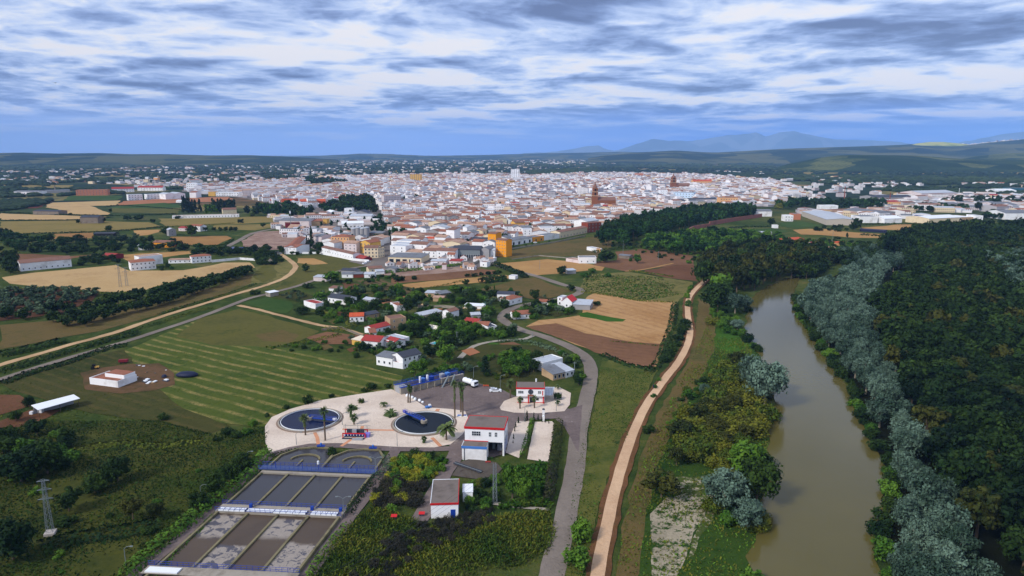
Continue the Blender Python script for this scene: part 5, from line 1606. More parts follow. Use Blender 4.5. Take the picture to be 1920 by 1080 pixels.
HB = [
 # farm and garden houses in the middle ground
 ('farmhouse', 'two-storey white farmhouse with dark tiled roof above the hay field', 'house', (756,692), (790,683), 8, 4.9, M_white, 'gable', M_slated, 1.5, (4, 2), (.9, 1.2), None, 2),
 ('farm_annex', 'low white farm wing with grey roof left of the dark tiled farmhouse', 'house', (706,684), (736,689), 6, 4.0, M_white, 'shed', M_slate, .6, (3, 1)),
 ('yard_wall_house', 'roofless white yard walls joining the farmhouse and its wing', 'house', (737,689), (755,692), 6, 2.6, M_white, 'flat', M_tile),
 ('warehouse', 'large white warehouse with pale roof behind the works office', 'warehouse', (1017,697), (1055,687), 7, 3.9, M_white, 'flat', M_pale, 1, (0, 0)),
 ('low_shed', 'grey sheet roofed shed in front of the white warehouse', 'shed', (1037,714), (1060,709), 8, 2.6, W_beige, 'shed', M_slate, 1.0, (3, 1), (1.2, 1.6)),
 ('low_shed', 'pale roofed shed right of the grey roofed shed', 'shed', (1060,709), (1076,705), 9, 2.6, M_white, 'shed', M_pale, 1.0, (2, 1)),
 ('garden_house', 'white garden house with bright red roof and yellow shrubs in front', 'house', (656,604), (682,603), 7, 3.0, M_white, 'gable', M_orange, 1.3, (3, 1)),
 ('garden_shed', 'long shed with charcoal roof right of the bright red roof', 'shed', (686,601), (711,596), 7, 2.8, W_beige, 'gable', M_slated, 1.0, (2, 1)),
 ('ruined_house', 'weathered beige two-storey ruin with patched roof', 'house', (732,620), (762,616), 8, 6.2, W_beige, 'flat', M_tileb, 1, (2, 2), (.8, 1.1)),
 ('garden_house', 'long low house with brown tiled roof left of the beige ruin', 'house', (700,628), (732,620), 7, 3.0, M_white, 'gable', M_tiler, 1.2, (4, 1)),
 ('garden_shed', 'small orange tiled lean-to at the left of the long low house', 'shed', (694,634), (706,633), 6, 2.6, M_white, 'shed', M_tile, .8, (1, 1)),
 ('garden_house', 'white gabled house with red sheet roof beside the cream canopy', 'house', (678,652), (712,655), 9, 3.6, M_white, 'gable', M_tiler, 1.6, (3, 1)),
 ('canopy_shed', 'open cream roofed canopy left of the red sheet roof', 'shed', (660,646), (680,650), 6, 2.6, W_yel, 'shed', paint('cream_sheet', (220, 206, 184), .7), .3),
 ('garden_house', 'white flat roofed house with grey terrace and red porch roof', 'house', (738,654), (768,645), 10, 3.6, M_white, 'flat', M_pale, 1, (3, 1), (.8, 1.0)),
 ('garden_house', 'small white wing with two red roofs beside the grey terrace', 'house', (722,650), (738,655), 7, 3.0, M_white, 'gable', M_tiler, 1.3, (2, 1)),
 ('garden_house', 'white bungalow with charcoal and maroon roof behind the swimming pool', 'house', (615,567), (650,572), 9, 3.3, M_white, 'gable', M_slated, 1.5, (5, 1)),
 ('garden_house', 'white cube house with reddish roof behind the green awnings', 'house', (617,551), (634,552), 6, 3.8, M_white, 'shed', M_tileb, .5, (1, 1)),
 ('garden_house', 'white low building with maroon edge left of the swimming pool house', 'house', (570,574), (592,580), 6, 3.4, M_white, 'flat', M_tiler),
 ('gate_shed', 'white roofed carport at the lane corner', 'shed', (507,557), (523,554), 5, 2.6, M_conc, 'shed', M_white2, .2),
 ('garden_shed', 'pale blue sheet shed by the small bare plot', 'shed', (681,568), (700,571), 6, 2.4, M_grey, 'gable', M_pale, .9),
 ('garden_house', 'white cube store under the big round tree', 'house', (732,578), (745,585), 5, 3.6, M_white, 'flat', M_tile),
 ('garden_house', 'white gabled cottage end right of the big round tree', 'house', (830,598), (844,601), 7, 4.8, M_white, 'gabley', M_tileb, 1.0, (1, 1)),
 ('garden_house', 'white cottage with small lean-to beside the gabled cottage', 'house', (844,601), (853,597), 5, 3.0, M_white, 'flat', M_pale),
 ('garden_shed', 'long lean-to with pale blue roof left of the gabled cottage', 'shed', (789,601), (829,592), 5, 2.6, W_cream, 'shed', M_pale, .6, (3, 1)),
 ('garden_house', 'white bungalow with long dark grey roof by the lawn pool', 'house', (932,563), (963,564), 8, 4.0, M_white, 'gable', M_slated, 1.0, (2, 1)),
 ('garden_house', 'white house with orange hipped roof at the lane bend', 'house', (956,573), (979,567), 8, 3.6, M_white, 'hip', M_tile, 1.5, (2, 1)),
 ('garden_house', 'white house with worn terracotta roof inside the lane fork', 'house', (963,599), (995,597), 8, 2.6, M_white, 'gable', M_tile, 1.3, (2, 1)),
 ('garden_house', 'white house with tall red gable at the harvested field', 'house', (1053,577), (1072,579), 8, 4.2, M_white, 'gabley', M_red, 2.6, (1, 1)),
 ('garden_house', 'white stepped house left of the red gable', 'house', (1045,572), (1054,573), 7, 5.0, M_white, 'flat', M_pale, 1, (1, 2)),
 ('big_shed', 'wide open shed with pale grey roof right of the red gable', 'shed', (1074,580), (1106,582), 11, 3.0, W_grey, 'shed', M_pale, .9),
 ('garden_house', 'low brown tiled porch left of the stepped white house', 'house', (1010,573), (1030,574), 6, 2.4, M_white, 'gable', M_tile, 1.0),
 ('garden_house', 'white house with broad maroon roof in the garden grove', 'house', (868,614), (893,617), 9, 2.8, M_white, 'gable', M_tiler, 1.6, (2, 1)),
 ('garden_house', 'terracotta roofed house right of the broad maroon roof', 'house', (893,619), (915,620), 8, 2.6, M_white, 'gable', M_tile, 1.2, (2, 1)),
 ('garden_house', 'white flat roofed annex with dark terrace in the garden grove', 'house', (915,624), (933,621), 7, 3.0, M_white, 'flat', M_slated, 1, (2, 1)),
 ('polytunnel', 'small white ribbed tunnel roof between the trees', 'shed', (800,620), (819,624), 5, 1.8, M_white2, 'gable', paint('tunnel_film', (226, 218, 200), .6), .9),
 ('low_house', 'long low white roofed store behind the dusty lane', 'shed', (871,578), (905,580), 5, 1.8, M_white, 'shed', M_white2, .3),
 ('garden_shed', 'patchwork shed with white roof left of the water tank', 'shed', (797,556), (822,557), 6, 2.4, W_beige, 'shed', M_pale, .5, (2, 1)),
 ('garden_shed', 'dark roofed shed behind the water tank', 'shed', (826,559), (846,556), 6, 2.6, W_stone, 'shed', M_slate, .6),
 ('garden_shed', 'brown patched shed in front of the dark roofed shed', 'shed', (812,565), (832,566), 5, 2.4, W_beige, 'gable', M_tilep, .8),
 ('garden_shed', 'small grey roofed hut at the edge of the garden grove', 'shed', (884,598), (901,597), 5, 2.2, W_grey, 'gable', M_pale, .9),
 # row of sheds below the meadow
 ('row_shed', 'cluttered white store at the left end of the shed row', 'shed', (588,527), (612,528), 7, 3, W_pink, 'shed', M_pale, .4),
 ('row_shed', 'dark roofed shed behind the big bush in the shed row', 'shed', (640,514), (668,515), 8, 3, W_grey, 'gable', M_slated, 1.1, (2, 1)),
 ('row_shed', 'white walled shed with grey roof in the shed row', 'shed', (641,521), (662,521), 7, 2.8, M_white, 'gable', M_slate, 1.0, (1, 1)),
 ('row_shed', 'brick shed with sagging roof in the shed row', 'shed', (663,521), (682,520), 7, 2.6, W_brick, 'gable', M_slate, 1.0),
 ('row_shed', 'white fronted shed with green lean-to in the shed row', 'shed', (683,521), (702,521), 7, 2.8, M_white, 'gable', M_pale, 1.0, (1, 1)),
 ('row_house', 'cream cottage with brown roof at the demolition yard', 'house', (692,512), (718,510), 8, 3.2, W_cream, 'gable', M_tileb, 1.3, (2, 1)),
 ('row_shed', 'blue grey shed at the right end of the shed row', 'shed', (722,511), (741,512), 7, 3.0, W_grey, 'gabley', M_slate, 1.1, (1, 1)),
 ('row_shed', 'white shed with pale roof next to the cream cottage', 'shed', (706,515), (721,514), 6, 2.4, M_white, 'shed', M_pale, .5),
 ('field_hut', 'small white hut with green awning by the hedge lane', 'shed', (900,500), (913,501), 6, 4.0, M_white, 'flat', M_tileb, 1, (1, 1)),
 ('field_hut', 'small brick hut against the yard wall', 'shed', (829,506), (837,506), 4, 4.2, W_pink, 'shed', M_tileb, .4),
 # left side
 ('long_barn', 'long white barn with brown roof at the left edge', 'barn', (39,509), (135,500), 14, 6.2, M_white, 'gable', M_tileb, 2.0, (9, 1), (.9, 1.1)),
 ('villa', 'white villa with terracotta terraces in the straw field', 'house', (246,508), (293,504), 14, 6.4, M_white, 'hip', M_tile, 1.6, (6, 2), (1.0, 1.2)),
 ('villa_wing', 'white upper block of the villa with flat roof', 'house', (262,499), (306,494), 10, 7.5, M_white, 'flat', M_tilep),
 ('low_house', 'long low white house front behind the straw field', 'house', (316,494), (360,493), 6, 2.8, M_white, 'shed', M_tilep, .4, (5, 1)),
 ('country_house', 'white country house with small terracotta roof right of the long low front', 'house', (360,494), (397,491), 9, 5.4, M_white, 'hip', M_tile, 1.4, (5, 2)),
 ('striped_field_house', 'white flat roofed farmhouse with brown terrace in the hay field', 'house', (169,721), (222,728), 9, 2.9, M_white, 'flat', M_tile, 1, (0, 0), (.8, .9), None, 2),
 ('stone_barn', 'lone grey stone barn in the green gold field', 'barn', (151,419), (184,419), 14, 8, W_stone, 'gable', M_slated, 2.0, (3, 1)),
 ('farm_cluster_house', 'brown farm sheds beside the dark palm far left', 'shed', (62,402), (110,403), 16, 5, W_stone, 'gable', M_slated, 1.4, (4, 1)),
 ('farm_house', 'low farmhouse with red roofs by the big tree clump', 'house', (335,433), (362,434), 10, 3.6, W_pink, 'gable', M_tiler, 1.4, (3, 1)),
 ('farm_house', 'white farmhouse with terracotta roof by the big tree clump', 'house', (356,433), (376,434), 10, 6, M_white, 'gable', M_tile, 1.6, (3, 1)),
 ('yellow_cottage', 'ochre yellow cottage with grey brown roof below the ripple field', 'house', (287,463), (320,464), 10, 4.4, W_ochre, 'gable', M_tileb, 1.8, (4, 1)),
 ('white_hut', 'small white hut left of the yellow cottage', 'house', (259,469), (274,469), 7, 4, M_white, 'gable', M_pale, 1.2, (1, 1)),
 ('blue_hut', 'house with bright blue walls in the trees', 'house', (426,473), (447,474), 8, 4, paint('bright_blue_wall', (40, 62, 190), .7), 'flat', M_slate),
 ('dark_barn', 'maroon roofed sheds behind the pylons', 'shed', (190,486), (212,487), 12, 3.4, W_wred, 'gable', M_tiler, 1.2),
 ('dark_barn', 'long dark net shed in the orchard rows', 'shed', (176,443), (214,443), 10, 3, M_dark, 'gable', M_slated, 1.0),
 ('grey_house', 'grey gabled farmhouse by the dark round trees', 'house', (317,443), (331,442), 10, 7, W_grey, 'gabley', M_pale, 1.4, (1, 2)),
 ('brick_hotel', 'long salmon brick hotel block on the left plain', 'hotel', (143,367), (202,366), 24, 12, W_salmon, 'flat', M_tileb, 1, (10, 3), (1.6, 1.6)),
 ('factory_shed', 'long low white and blue sheds far left', 'warehouse', (26,364), (74,364), 26, 5.5, M_white, 'gable', M_slate, 2, (6, 1), (2.5, 2)),
 ('factory_shed', 'low grey shed right of the brick chimney', 'warehouse', (84,362), (130,361), 22, 5, W_grey, 'gable', M_slate, 1.6),
 ('terrace_house', 'white terrace with long red roof left of the new houses', 'house', (210,361), (252,360), 16, 8, M_white, 'gable', M_tiler, 4, (8, 2), (1.4, 1.6)),
 ('terrace_house', 'white terrace with long red roof behind the new houses', 'house', (258,358), (305,358), 16, 8, M_white, 'gable', M_tiler, 4, (9, 2), (1.4, 1.6)),
 ('modern_block', 'white modern house block nearest the orange building site', 'house', (241,376), (268,375), 18, 11, M_white, 'flat', M_pale, 1, (5, 3), (1.8, 1.2)),
 ('modern_block', 'second white modern house block by the orange building site', 'house', (276,374), (300,373), 18, 10, M_white, 'flat', M_pale, 1, (4, 3), (1.8, 1.2)),
 ('white_warehouse', 'white gabled store left of the pair by the building site', 'warehouse', (311,374), (330,373), 30, 10, M_white, 'gabley', M_pale, 2.5),
 ('white_warehouse', 'white gabled store right of the pair by the building site', 'warehouse', (330,373), (348,372), 30, 10, M_white, 'gabley', M_pale, 2.5),
 ('white_warehouse', 'white store with brown side behind the cypress group', 'warehouse', (356,371), (368,371), 24, 11, M_white, 'gable', M_tile, 2),
 ('oval_tank_hall', 'low white oval roofed hall above the cemetery', 'warehouse', (330,380), (346,380), 16, 3.5, M_white, 'gable', M_white2, 1.2),
 ('school', 'long white school front with blue windows beyond the building site', 'school', (405,368), (448,368), 18, 8, M_white, 'flat', M_pale, 1, (9, 2), (2.2, 1.4)),
 ('yellow_block', 'yellow walled block at the left end of the school', 'house', (391,368), (404,368), 16, 9, W_yel, 'flat', M_tileb),
 ('cemetery_wall', 'long white cemetery wall building with small dark doors', 'wall', (323,410), (448,407), 8, 4.2, M_white, 'flat', M_tilep, 1, (22, 1), (.9, 1.6)),
 ('cemetery_chapel', 'low terracotta roofed chapel behind the cemetery wall', 'chapel', (418,401), (444,400), 12, 6, W_cream, 'gable', M_tileb, 2.4),
 # town edge
 ('long_school', 'long white building with brown roof beside the meadow', 'school', (603,473), (662,487), 8, 4.6, M_white, 'gable', M_tileb, 1.2, (12, 1), (.9, 1.1)),
 ('corner_house', 'white corner building with terracotta roof at the track head', 'house', (533,476), (556,477), 22, 6.2, M_white, 'gable', M_tile, 1.4, (3, 2), (1.4, .7)),
 ('corner_wing', 'long white wing with terracotta roof behind the corner building', 'house', (556,476), (574,457), 9, 6.4, M_white, 'gable', M_tile, 1.4, (5, 2)),
 ('apartments', 'peach apartment house with terracotta roof behind the long white building', 'apartment house', (622,464), (655,465), 14, 10.5, W_peach, 'hip', M_tile, 2, (6, 3), (1.3, 1.4)),
 ('apartments', 'ochre gabled apartment house left of the cream flats', 'apartment house', (676,474), (694,476), 14, 10, W_yel, 'gabley', M_tile, 2, (3, 3), (1.2, 1.4)),
 ('apartments', 'cream apartment house with brown roof at the meadow corner', 'apartment house', (683,484), (709,484), 12, 9, W_cream, 'gable', M_tileb, 1.5, (4, 3), (1.3, 1.5)),
 ('apartments', 'cream apartment wing right of the brown roof', 'apartment house', (709,484), (721,482), 12, 8.6, W_cream, 'flat', M_tileb, 1, (3, 3)),
 ('red_canopies', 'dark red canopies in the yard under the cream flats', 'shed', (661,485), (682,490), 8, 2.2, W_wred, 'gable', M_tiler, 1.6),
 ('dark_store', 'dark flat store beside the ochre gables', 'warehouse', (646,469), (672,471), 12, 4, M_slated, 'flat', M_slated),
 ('flat_warehouse', 'grey flat roofed warehouse with dark bays at the demolition yard', 'warehouse', (728,492), (790,494), 22, 4.6, W_cream, 'shed', M_slate, .6, (5, 1), (4, 3)),
 ('glazed_factory', 'white gabled end of the grey factory with translucent wall', 'factory', (832,482), (849,484), 26, 7, M_white, 'gabley', M_slate, 2.4, (2, 1)),
 ('glazed_factory', 'long grey roofed factory with translucent wall', 'factory', (849,484), (900,485), 16, 7.5, M_steel, 'gable', M_slated, 2.6, (12, 1), (1.6, 3.6)),
 ('grey_store', 'tall grey rendered store right of the translucent wall', 'warehouse', (901,484), (917,485), 14, 8, W_grey, 'gabley', M_slate, 2.0, (1, 1)),
 ('white_store', 'white store with blue door next to the ochre block', 'warehouse', (917,484), (928,484), 12, 7, M_white, 'gable', M_pale, 1, (1, 1)),
 ('yard_house', 'white walled yard building below the grey factory', 'house', (808,496), (836,497), 8, 3, W_pink, 'gable', M_pale, 1, (3, 1)),
 ('yard_house', 'small red roofed yard building below the grey factory', 'house', (842,496), (864,497), 8, 3, W_pink, 'shed', M_tiler, .6, (2, 1)),
 ('tall_blank_house', 'broad blank white gable wall above the grey factory', 'house', (807,447), (835,448), 14, 12, M_white, 'gabley', M_pale, 2.0),
 ('tall_blank_house', 'tall narrow blank white wall near the ochre houses', 'house', (837,461), (852,462), 12, 16, M_white, 'shed', M_tileb, 1.5),
 ('apartments', 'white flats with brown roof and few small windows', 'apartment house', (876,446), (905,446), 12, 11, M_white, 'gable', M_tileb, 1.6, (5, 3), (.8, 1.0)),
 ('apartments', 'tall white party wall left of the white flats', 'apartment house', (868,448), (876,449), 14, 13, M_white, 'gable', M_pale, 1.6),
 ('ochre_house', 'small ochre house with brown roof near the tall blank wall', 'house', (852,462), (863,463), 9, 6.5, W_ochre, 'gable', M_tileb, 1.2),
 ('ochre_house', 'ochre fronted house with arched windows below the white flats', 'house', (864,466), (883,467), 9, 5.6, W_ochre, 'gable', M_slated, 1.2, (3, 1), (1.0, 1.5)),
 ('grey_terrace', 'white gabled terrace with dark roofs left of the ochre block', 'house', (884,464), (912,465), 12, 7.5, M_white, 'gable', M_slated, 2.0, (5, 1)),
 ('white_row_house', 'white house with bright terracotta roof near the grey factory', 'house', (791,459), (818,460), 12, 6.5, M_white, 'hip', M_orange, 1.6, (4, 2)),
 ('silo_shed', 'brown roofed shed beside the concrete silos', 'shed', (693,449), (717,450), 14, 7, W_stone, 'gable', M_slate, 1.5),
 ('red_warehouse', 'dark red corrugated warehouse behind the rubble yard', 'warehouse', (536,431), (563,430), 14, 8.0, W_wred, 'flat', M_tileb),
 ('grey_warehouse', 'long pinkish grey warehouse behind the dark red one', 'warehouse', (524,424), (580,425), 24, 7, W_pink, 'gable', M_slate, 2.2),
 ('white_warehouse', 'white arched warehouse by the avenue', 'warehouse', (641,428), (682,427), 20, 5.5, M_white, 'gable', M_white2, 2.2, (6, 1), (2, 1.4)),
 ('white_warehouse', 'white long warehouse with light roof behind the arched one', 'warehouse', (656,415), (697,415), 22, 7, M_white, 'gable', M_pale, 2),
 ('grey_warehouse', 'double gabled dark roofed warehouse by the avenue', 'warehouse', (660,407), (690,407), 26, 6, W_grey, 'gabley', M_slated, 3),
 ('white_warehouse', 'white ridged store roof left of the white cube', 'warehouse', (618,406), (638,405), 22, 5, M_white, 'gabley', M_white2, 3),
 ('white_cube', 'white cube house in front of the park trees', 'house', (646,402), (661,402), 12, 9, M_white, 'flat', M_pale, 1, (2, 1)),
 ('brown_sheds', 'brown tiled workshops left of the arched warehouse', 'shed', (584,424), (606,423), 20, 6, W_beige, 'gable', M_tile, 2),
 ('brown_sheds', 'low brown workshop roofs behind the rubble yard', 'shed', (597,434), (622,435), 18, 4, M_white, 'gable', M_tilep, 1.6),
 ('ochre_store', 'ochre fronted store among the workshop roofs', 'warehouse', (601,420), (613,420), 14, 6, W_yel, 'flat', M_tileb),
 ('brick_block', 'bright red brick flats left of the park', 'apartment house', (528,385), (553,385), 20, 11, paint('bright_brick', (186, 76, 40), .9), 'flat', M_tileb, 1, (4, 3)),
 ('brick_block', 'long bright red brick flats in front of the park', 'apartment house', (563,387), (611,386), 22, 8.5, MATS['bright_brick'], 'gable', M_orange, 3, (8, 2)),
 ('cream_hall', 'wide cream school hall above the park', 'school', (616,366), (652,366), 24, 10, W_cream, 'hip', M_tileb, 2, (8, 2), (1.6, 1.8)),
 ('ochre_garage', 'ochre garage with red door by the embankment road', 'house', (1000,454), (1020,451), 12, 5, W_ochre, 'flat', M_slate, 1, (2, 1), (2, 2.4)),
 ('white_garage', 'white garage right of the ochre garage', 'house', (1020,451), (1049,447), 12, 5.4, M_white, 'flat', M_slate),
 ('blue_garage', 'row of white garages with blue doors by the embankment road', 'house', (958,461), (998,454), 12, 5, M_white, 'shed', M_slate, .6, (4, 1), (3.2, 3)),
 ('cream_row', 'cream terrace with tall doors facing the embankment', 'house', (1050,447), (1101,437), 12, 6.6, W_cream, 'gable', M_tileb, 1.4, (9, 1), (1.2, 2.2)),
 ('red_apartments', 'dark red brick flats with white bay at the tree belt', 'apartment house', (1102,436), (1127,434), 12, 11, W_brick, 'flat', M_tileb, 1, (4, 3), (1.3, 1.5)),
 ('white_hall', 'large blank white hall behind the cream terrace', 'warehouse', (1076,431), (1101,433), 26, 11, M_white, 'gabley', M_pale, 2.4),
 ('ochre_yellow_house', 'yellow house with brown roof near the embankment', 'house', (966,434), (984,433), 12, 10, W_yel, 'gable', M_tileb, 1.8),
 ('navy_hall', 'long low navy blue hall near the second church', 'hall', (1257,384), (1290,384), 30, 8, W_navy, 'flat', M_slated),
 ('blue_white_flats', 'pale blue and white flats behind the navy hall', 'apartment house', (1262,374), (1300,375), 24, 14, paint('pale_blue_render', (196, 216, 236), .85), 'flat', M_slate, 1, (7, 3), (1.6, 1.6)),
 ('white_flats', 'white flats right of the navy hall', 'apartment house', (1292,384), (1345,383), 20, 9, M_white, 'gable', M_slated, 2, (9, 2), (1.4, 1.4)),
 ('peach_flats', 'salmon apartment block right above the tree belt', 'apartment house', (1350,385), (1383,385), 20, 13, W_peach, 'flat', M_tileb, 1, (7, 3), (1.4, 1.8)),
 ('yellow_tall_house', 'white block with yellow stair tower near the second church', 'apartment house', (1237,372), (1251,372), 16, 17, M_white, 'flat', M_tileb, 1, (3, 4)),
 ('orange_roofs_block', 'orange fronted long block near the right end of town', 'apartment house', (1300,348), (1335,348), 30, 12, W_peach, 'gable', M_orange, 4, (8, 2), (2, 2)),
 ('tower_block', 'tall white apartment tower rising above the town', 'tower', (958,338), (974,338), 22, 36, M_white, 'flat', M_pale, 1, (4, 9), (2.6, 2.0), None, 2),
 ('tower_block', 'cream yellow apartment tower at the back of town', 'tower', (769,344), (790,344), 22, 27, W_yel, 'flat', M_tileb, 1, (6, 8), (2.2, 1.8)),
 ('white_block', 'big white block above the cemetery cypresses', 'apartment house', (350,358), (371,358), 26, 18, M_white, 'flat', M_pale, 1, (5, 4), (2, 1.6)),
 ('mill', 'salmon grain store at the back right of town', 'warehouse', (1192,333), (1206,333), 24, 16, W_salmon, 'flat', M_tileb),
 # right: allotments and trading estate
 ('allotment_house', 'low long shed with orange red roof in the allotments', 'shed', (1470,456), (1508,453), 8, 2.6, W_brick, 'shed', M_orange, 1.2),
 ('allotment_house', 'white hut with maroon roof right of the orange red roof', 'shed', (1521,463), (1537,463), 7, 3.2, M_white, 'gable', M_tiler, 1.3, (2, 1)),
 ('allotment_shed', 'white roofed hut behind the bronze trees', 'shed', (1402,439), (1418,438), 8, 2.8, M_white, 'shed', M_white2, .5),
 ('allotment_shed', 'grey roofed hut right of the white roofed hut', 'shed', (1424,440), (1447,440), 7, 2.6, W_grey, 'shed', M_pale, .4),
 ('allotment_shed', 'orange fronted hut in the allotments', 'shed', (1566,461), (1583,461), 6, 3, W_peach, 'gable', M_orange, 1.0),
 ('allotment_shed', 'teal net hut in the allotments', 'shed', (1541,469), (1552,469), 6, 2.4, paint('teal_net', (30, 110, 90), .9), 'gable', MATS['teal_net'], .8),
 ('allotment_shed', 'pink patched hut in the allotments', 'shed', (1553,470), (1566,470), 6, 2.6, W_salmon, 'gable', M_tilep, .8),
 ('allotment_shed', 'low grey hut at the left of the teal net hut', 'shed', (1520,469), (1535,470), 6, 2.4, W_grey, 'shed', M_pale, .4),
 ('white_cube', 'lone white cube hut on the green strip', 'house', (1450,428), (1459,428), 6, 4, M_white, 'flat', M_pale),
 ('workshop', 'white workshop with blue gate beside the tree belt', 'warehouse', (1416,406), (1447,406), 18, 7.6, M_white, 'gable', M_slate, 2.2, (0, 0)),
 ('white_office', 'white two-storey office left of the long pale warehouse', 'house', (1471,415), (1487,415), 12, 8, M_white, 'flat', M_white2, 1, (3, 2), (1.4, 1.2)),
 ('brick_workshop', 'brick workshop between the white office and the warehouse', 'warehouse', (1488,412), (1501,412), 16, 8, W_salmon, 'flat', M_slate),
 ('pale_warehouse', 'long pale warehouse with white ridged roof and dark gate', 'warehouse', (1503,405), (1549,422), 38, 7.0, paint('pale_panel', (182, 172, 160), .8, .06), 'gable', M_pale, 1.6),
 ('pale_warehouse', 'grey roofed warehouse behind the white ridged roof', 'warehouse', (1580,402), (1640,408), 40, 7, W_grey, 'gable', M_slate, 2),
 ('white_box', 'white box warehouse with green and red corners', 'warehouse', (1611,418), (1645,418), 24, 8.5, M_white, 'flat', M_slate),
 ('white_arched_hall', 'white arched hall right of the white box', 'warehouse', (1658,419), (1691,418), 22, 6, M_white, 'gable', M_white2, 3),
 ('white_villa', 'white stepped building in front of the dark grove', 'house', (1539,394), (1571,394), 16, 7.5, M_white, 'flat', M_white2, 1, (5, 1)),
 ('old_store', 'long ochre courtyard store behind the warehouses', 'warehouse', (1572,403), (1620,401), 30, 6, W_beige, 'flat', M_tileb),
 ('salmon_house', 'salmon and yellow banded building with red roof', 'apartment house', (1665,390), (1688,390), 20, 10, W_peach, 'hip', M_tiler, 2, (5, 2), (2, 1.2)),
 ('beige_factory', 'long beige panelled factory with maroon end', 'factory', (1741,421), (1801,418), 34, 7.4, W_cream, 'gable', M_white2, 2.2),
 ('beige_factory', 'olive beige right flank of the panelled factory', 'factory', (1801,418), (1829,417), 30, 7.4, W_beige, 'flat', M_white2),
 ('blue_store', 'bright blue fronted store left of the beige factory', 'warehouse', (1726,416), (1736,416), 14, 8, M_blue, 'flat', M_slate),
 ('white_end_block', 'white painted block at the right end of the beige factory', 'warehouse', (1829,418), (1842,418), 20, 9.5, M_white, 'flat', M_pale, 1, (2, 2)),
 ('maroon_hall', 'large white and maroon hall at the right edge', 'warehouse', (1884,412), (1935,412), 40, 9, M_white, 'gable', M_slate, 3),
 ('curved_hall', 'long white curved roof hall at the back of the estate', 'warehouse', (1727,372), (1792,370), 50, 10, W_pink, 'gable', M_pale, 4, (10, 1), (4, 1.5)),
 ('estate_hall', 'dark roofed low hall left of the curved roof hall', 'warehouse', (1640,376), (1715,375), 44, 6, W_grey, 'gable', M_slated, 3),
 ('estate_hall', 'long grey hall in the middle of the estate', 'warehouse', (1720,390), (1800,389), 30, 6, W_grey, 'gable', M_slate, 2),
 ('estate_hall', 'white fronted long hall with dark windows in the estate', 'warehouse', (1716,383), (1762,382), 20, 6, M_white, 'flat', M_slate),
 ('estate_hall', 'pink fronted terrace halls right of the bronze trees', 'warehouse', (1862,390), (1900,390), 30, 7, W_pink, 'gable', M_slate, 2.4),
 ('estate_hall', 'white twin ridged halls at the far right', 'warehouse', (1870,364), (1905,364), 40, 8, M_white, 'gable', M_white2, 3),
 ('estate_hall', 'teal blue hall at the far right', 'warehouse', (1896,360), (1935,360), 30, 9, paint('teal_sheet', (30, 90, 110), .7), 'flat', M_slate),
 ('dark_polytunnels', 'dark net tunnels beside the thin ochre field', 'shed', (1612,434), (1660,437), 10, 2.4, W_navy, 'gable', W_navy, .8),
 ('beige_ruin', 'white ruined farmhouse in front of the brown field', 'house', (1085,494), (1118,494), 9, 5.2, M_white, 'flat', M_slate, 1, (3, 1), (.9, 1.1)),
 ('beige_ruin', 'pink roofless wing left of the white ruined farmhouse', 'house', (1061,490), (1086,494), 8, 2.6, W_pink, 'flat', M_tilep),
 ('white_trailer', 'long white hut with orange end above the ruined farmhouse', 'shed', (1100,469), (1119,473), 6, 3.2, M_white, 'flat', M_pale),
 ('orange_hut', 'orange end room of the long white hut', 'shed', (1119,473), (1126,473), 6, 3.2, W_peach, 'flat', M_pale),
 ('low_shed', 'grey low shed right of the round bush in the brown field', 'shed', (1160,484), (1180,486), 7, 2.6, W_stone, 'gable', M_slate, .8),
 ('garden_shed', 'small grey hut among bushes under the golden field', 'shed', (1065,514), (1080,513), 6, 2.6, W_grey, 'shed', M_pale, .5),
 ('white_caravan', 'small white store left of the works lane field', 'shed', (954,523), (966,524), 5, 2.6, M_white, 'flat', M_pale),
]
for r in HB:
    o = B(*r)
    if r[0] == 'striped_field_house':
        W2 = math.hypot(G(*r[4])[0] - G(*r[3])[0], G(*r[4])[1] - G(*r[3])[1])
        MB().box(W2 * .3, W2 - .25, 3.4, 8.7, 2.2, 4.1, M_white).build('terrace_room', o); MB().box(W2 * .3 + .2, W2 - .45, 3.6, 8.5, 4.102, 4.2, M_tile).build('terrace_roof', o)
for L_, R_, lb in (((1104, 352), (1105, 352), ''),): pass


def silo(x, y, r, h, label):
    X, Y = G(x, y); o = empty('concrete_silo', (X, Y, 0), 0, label=label, cat='silo', group='silos beside the avenue')
    MB().lathe([(r, 0), (r, h)], W_grey, n=20).build('wall', o); MB().lathe([(r + .2, h + .004), (r + .1, h + .5), (.6, h + 1.2)], M_pale, n=20).build('roof', o)
    FOOT.append(((X - r, Y - r), 0, 2 * r, 2 * r))


for i in range(4): silo(664 + i * 8, 450, 2.9, 12 + (i % 2), '%s concrete silo from the left beside the avenue' % nth(i))
# the ochre apartment block
fa, fb = G(930, 480), G(952, 482)
o = building('ochre_apartments', 'tall bright orange apartment block at the town edge', 'apartment house', (930, 480), (949, 482), 9, 14.5, W_ochre, 'gable', M_tileb, 1.2, (4, 5), (.9, 1.0))
building('ochre_apartments_wing', 'set back left wing of the bright orange apartment block', 'apartment house', (915, 471), (930, 472), 12, 16.5, W_ochre, 'gable', M_tileb, 1.2, (2, 3), (.8, .9))


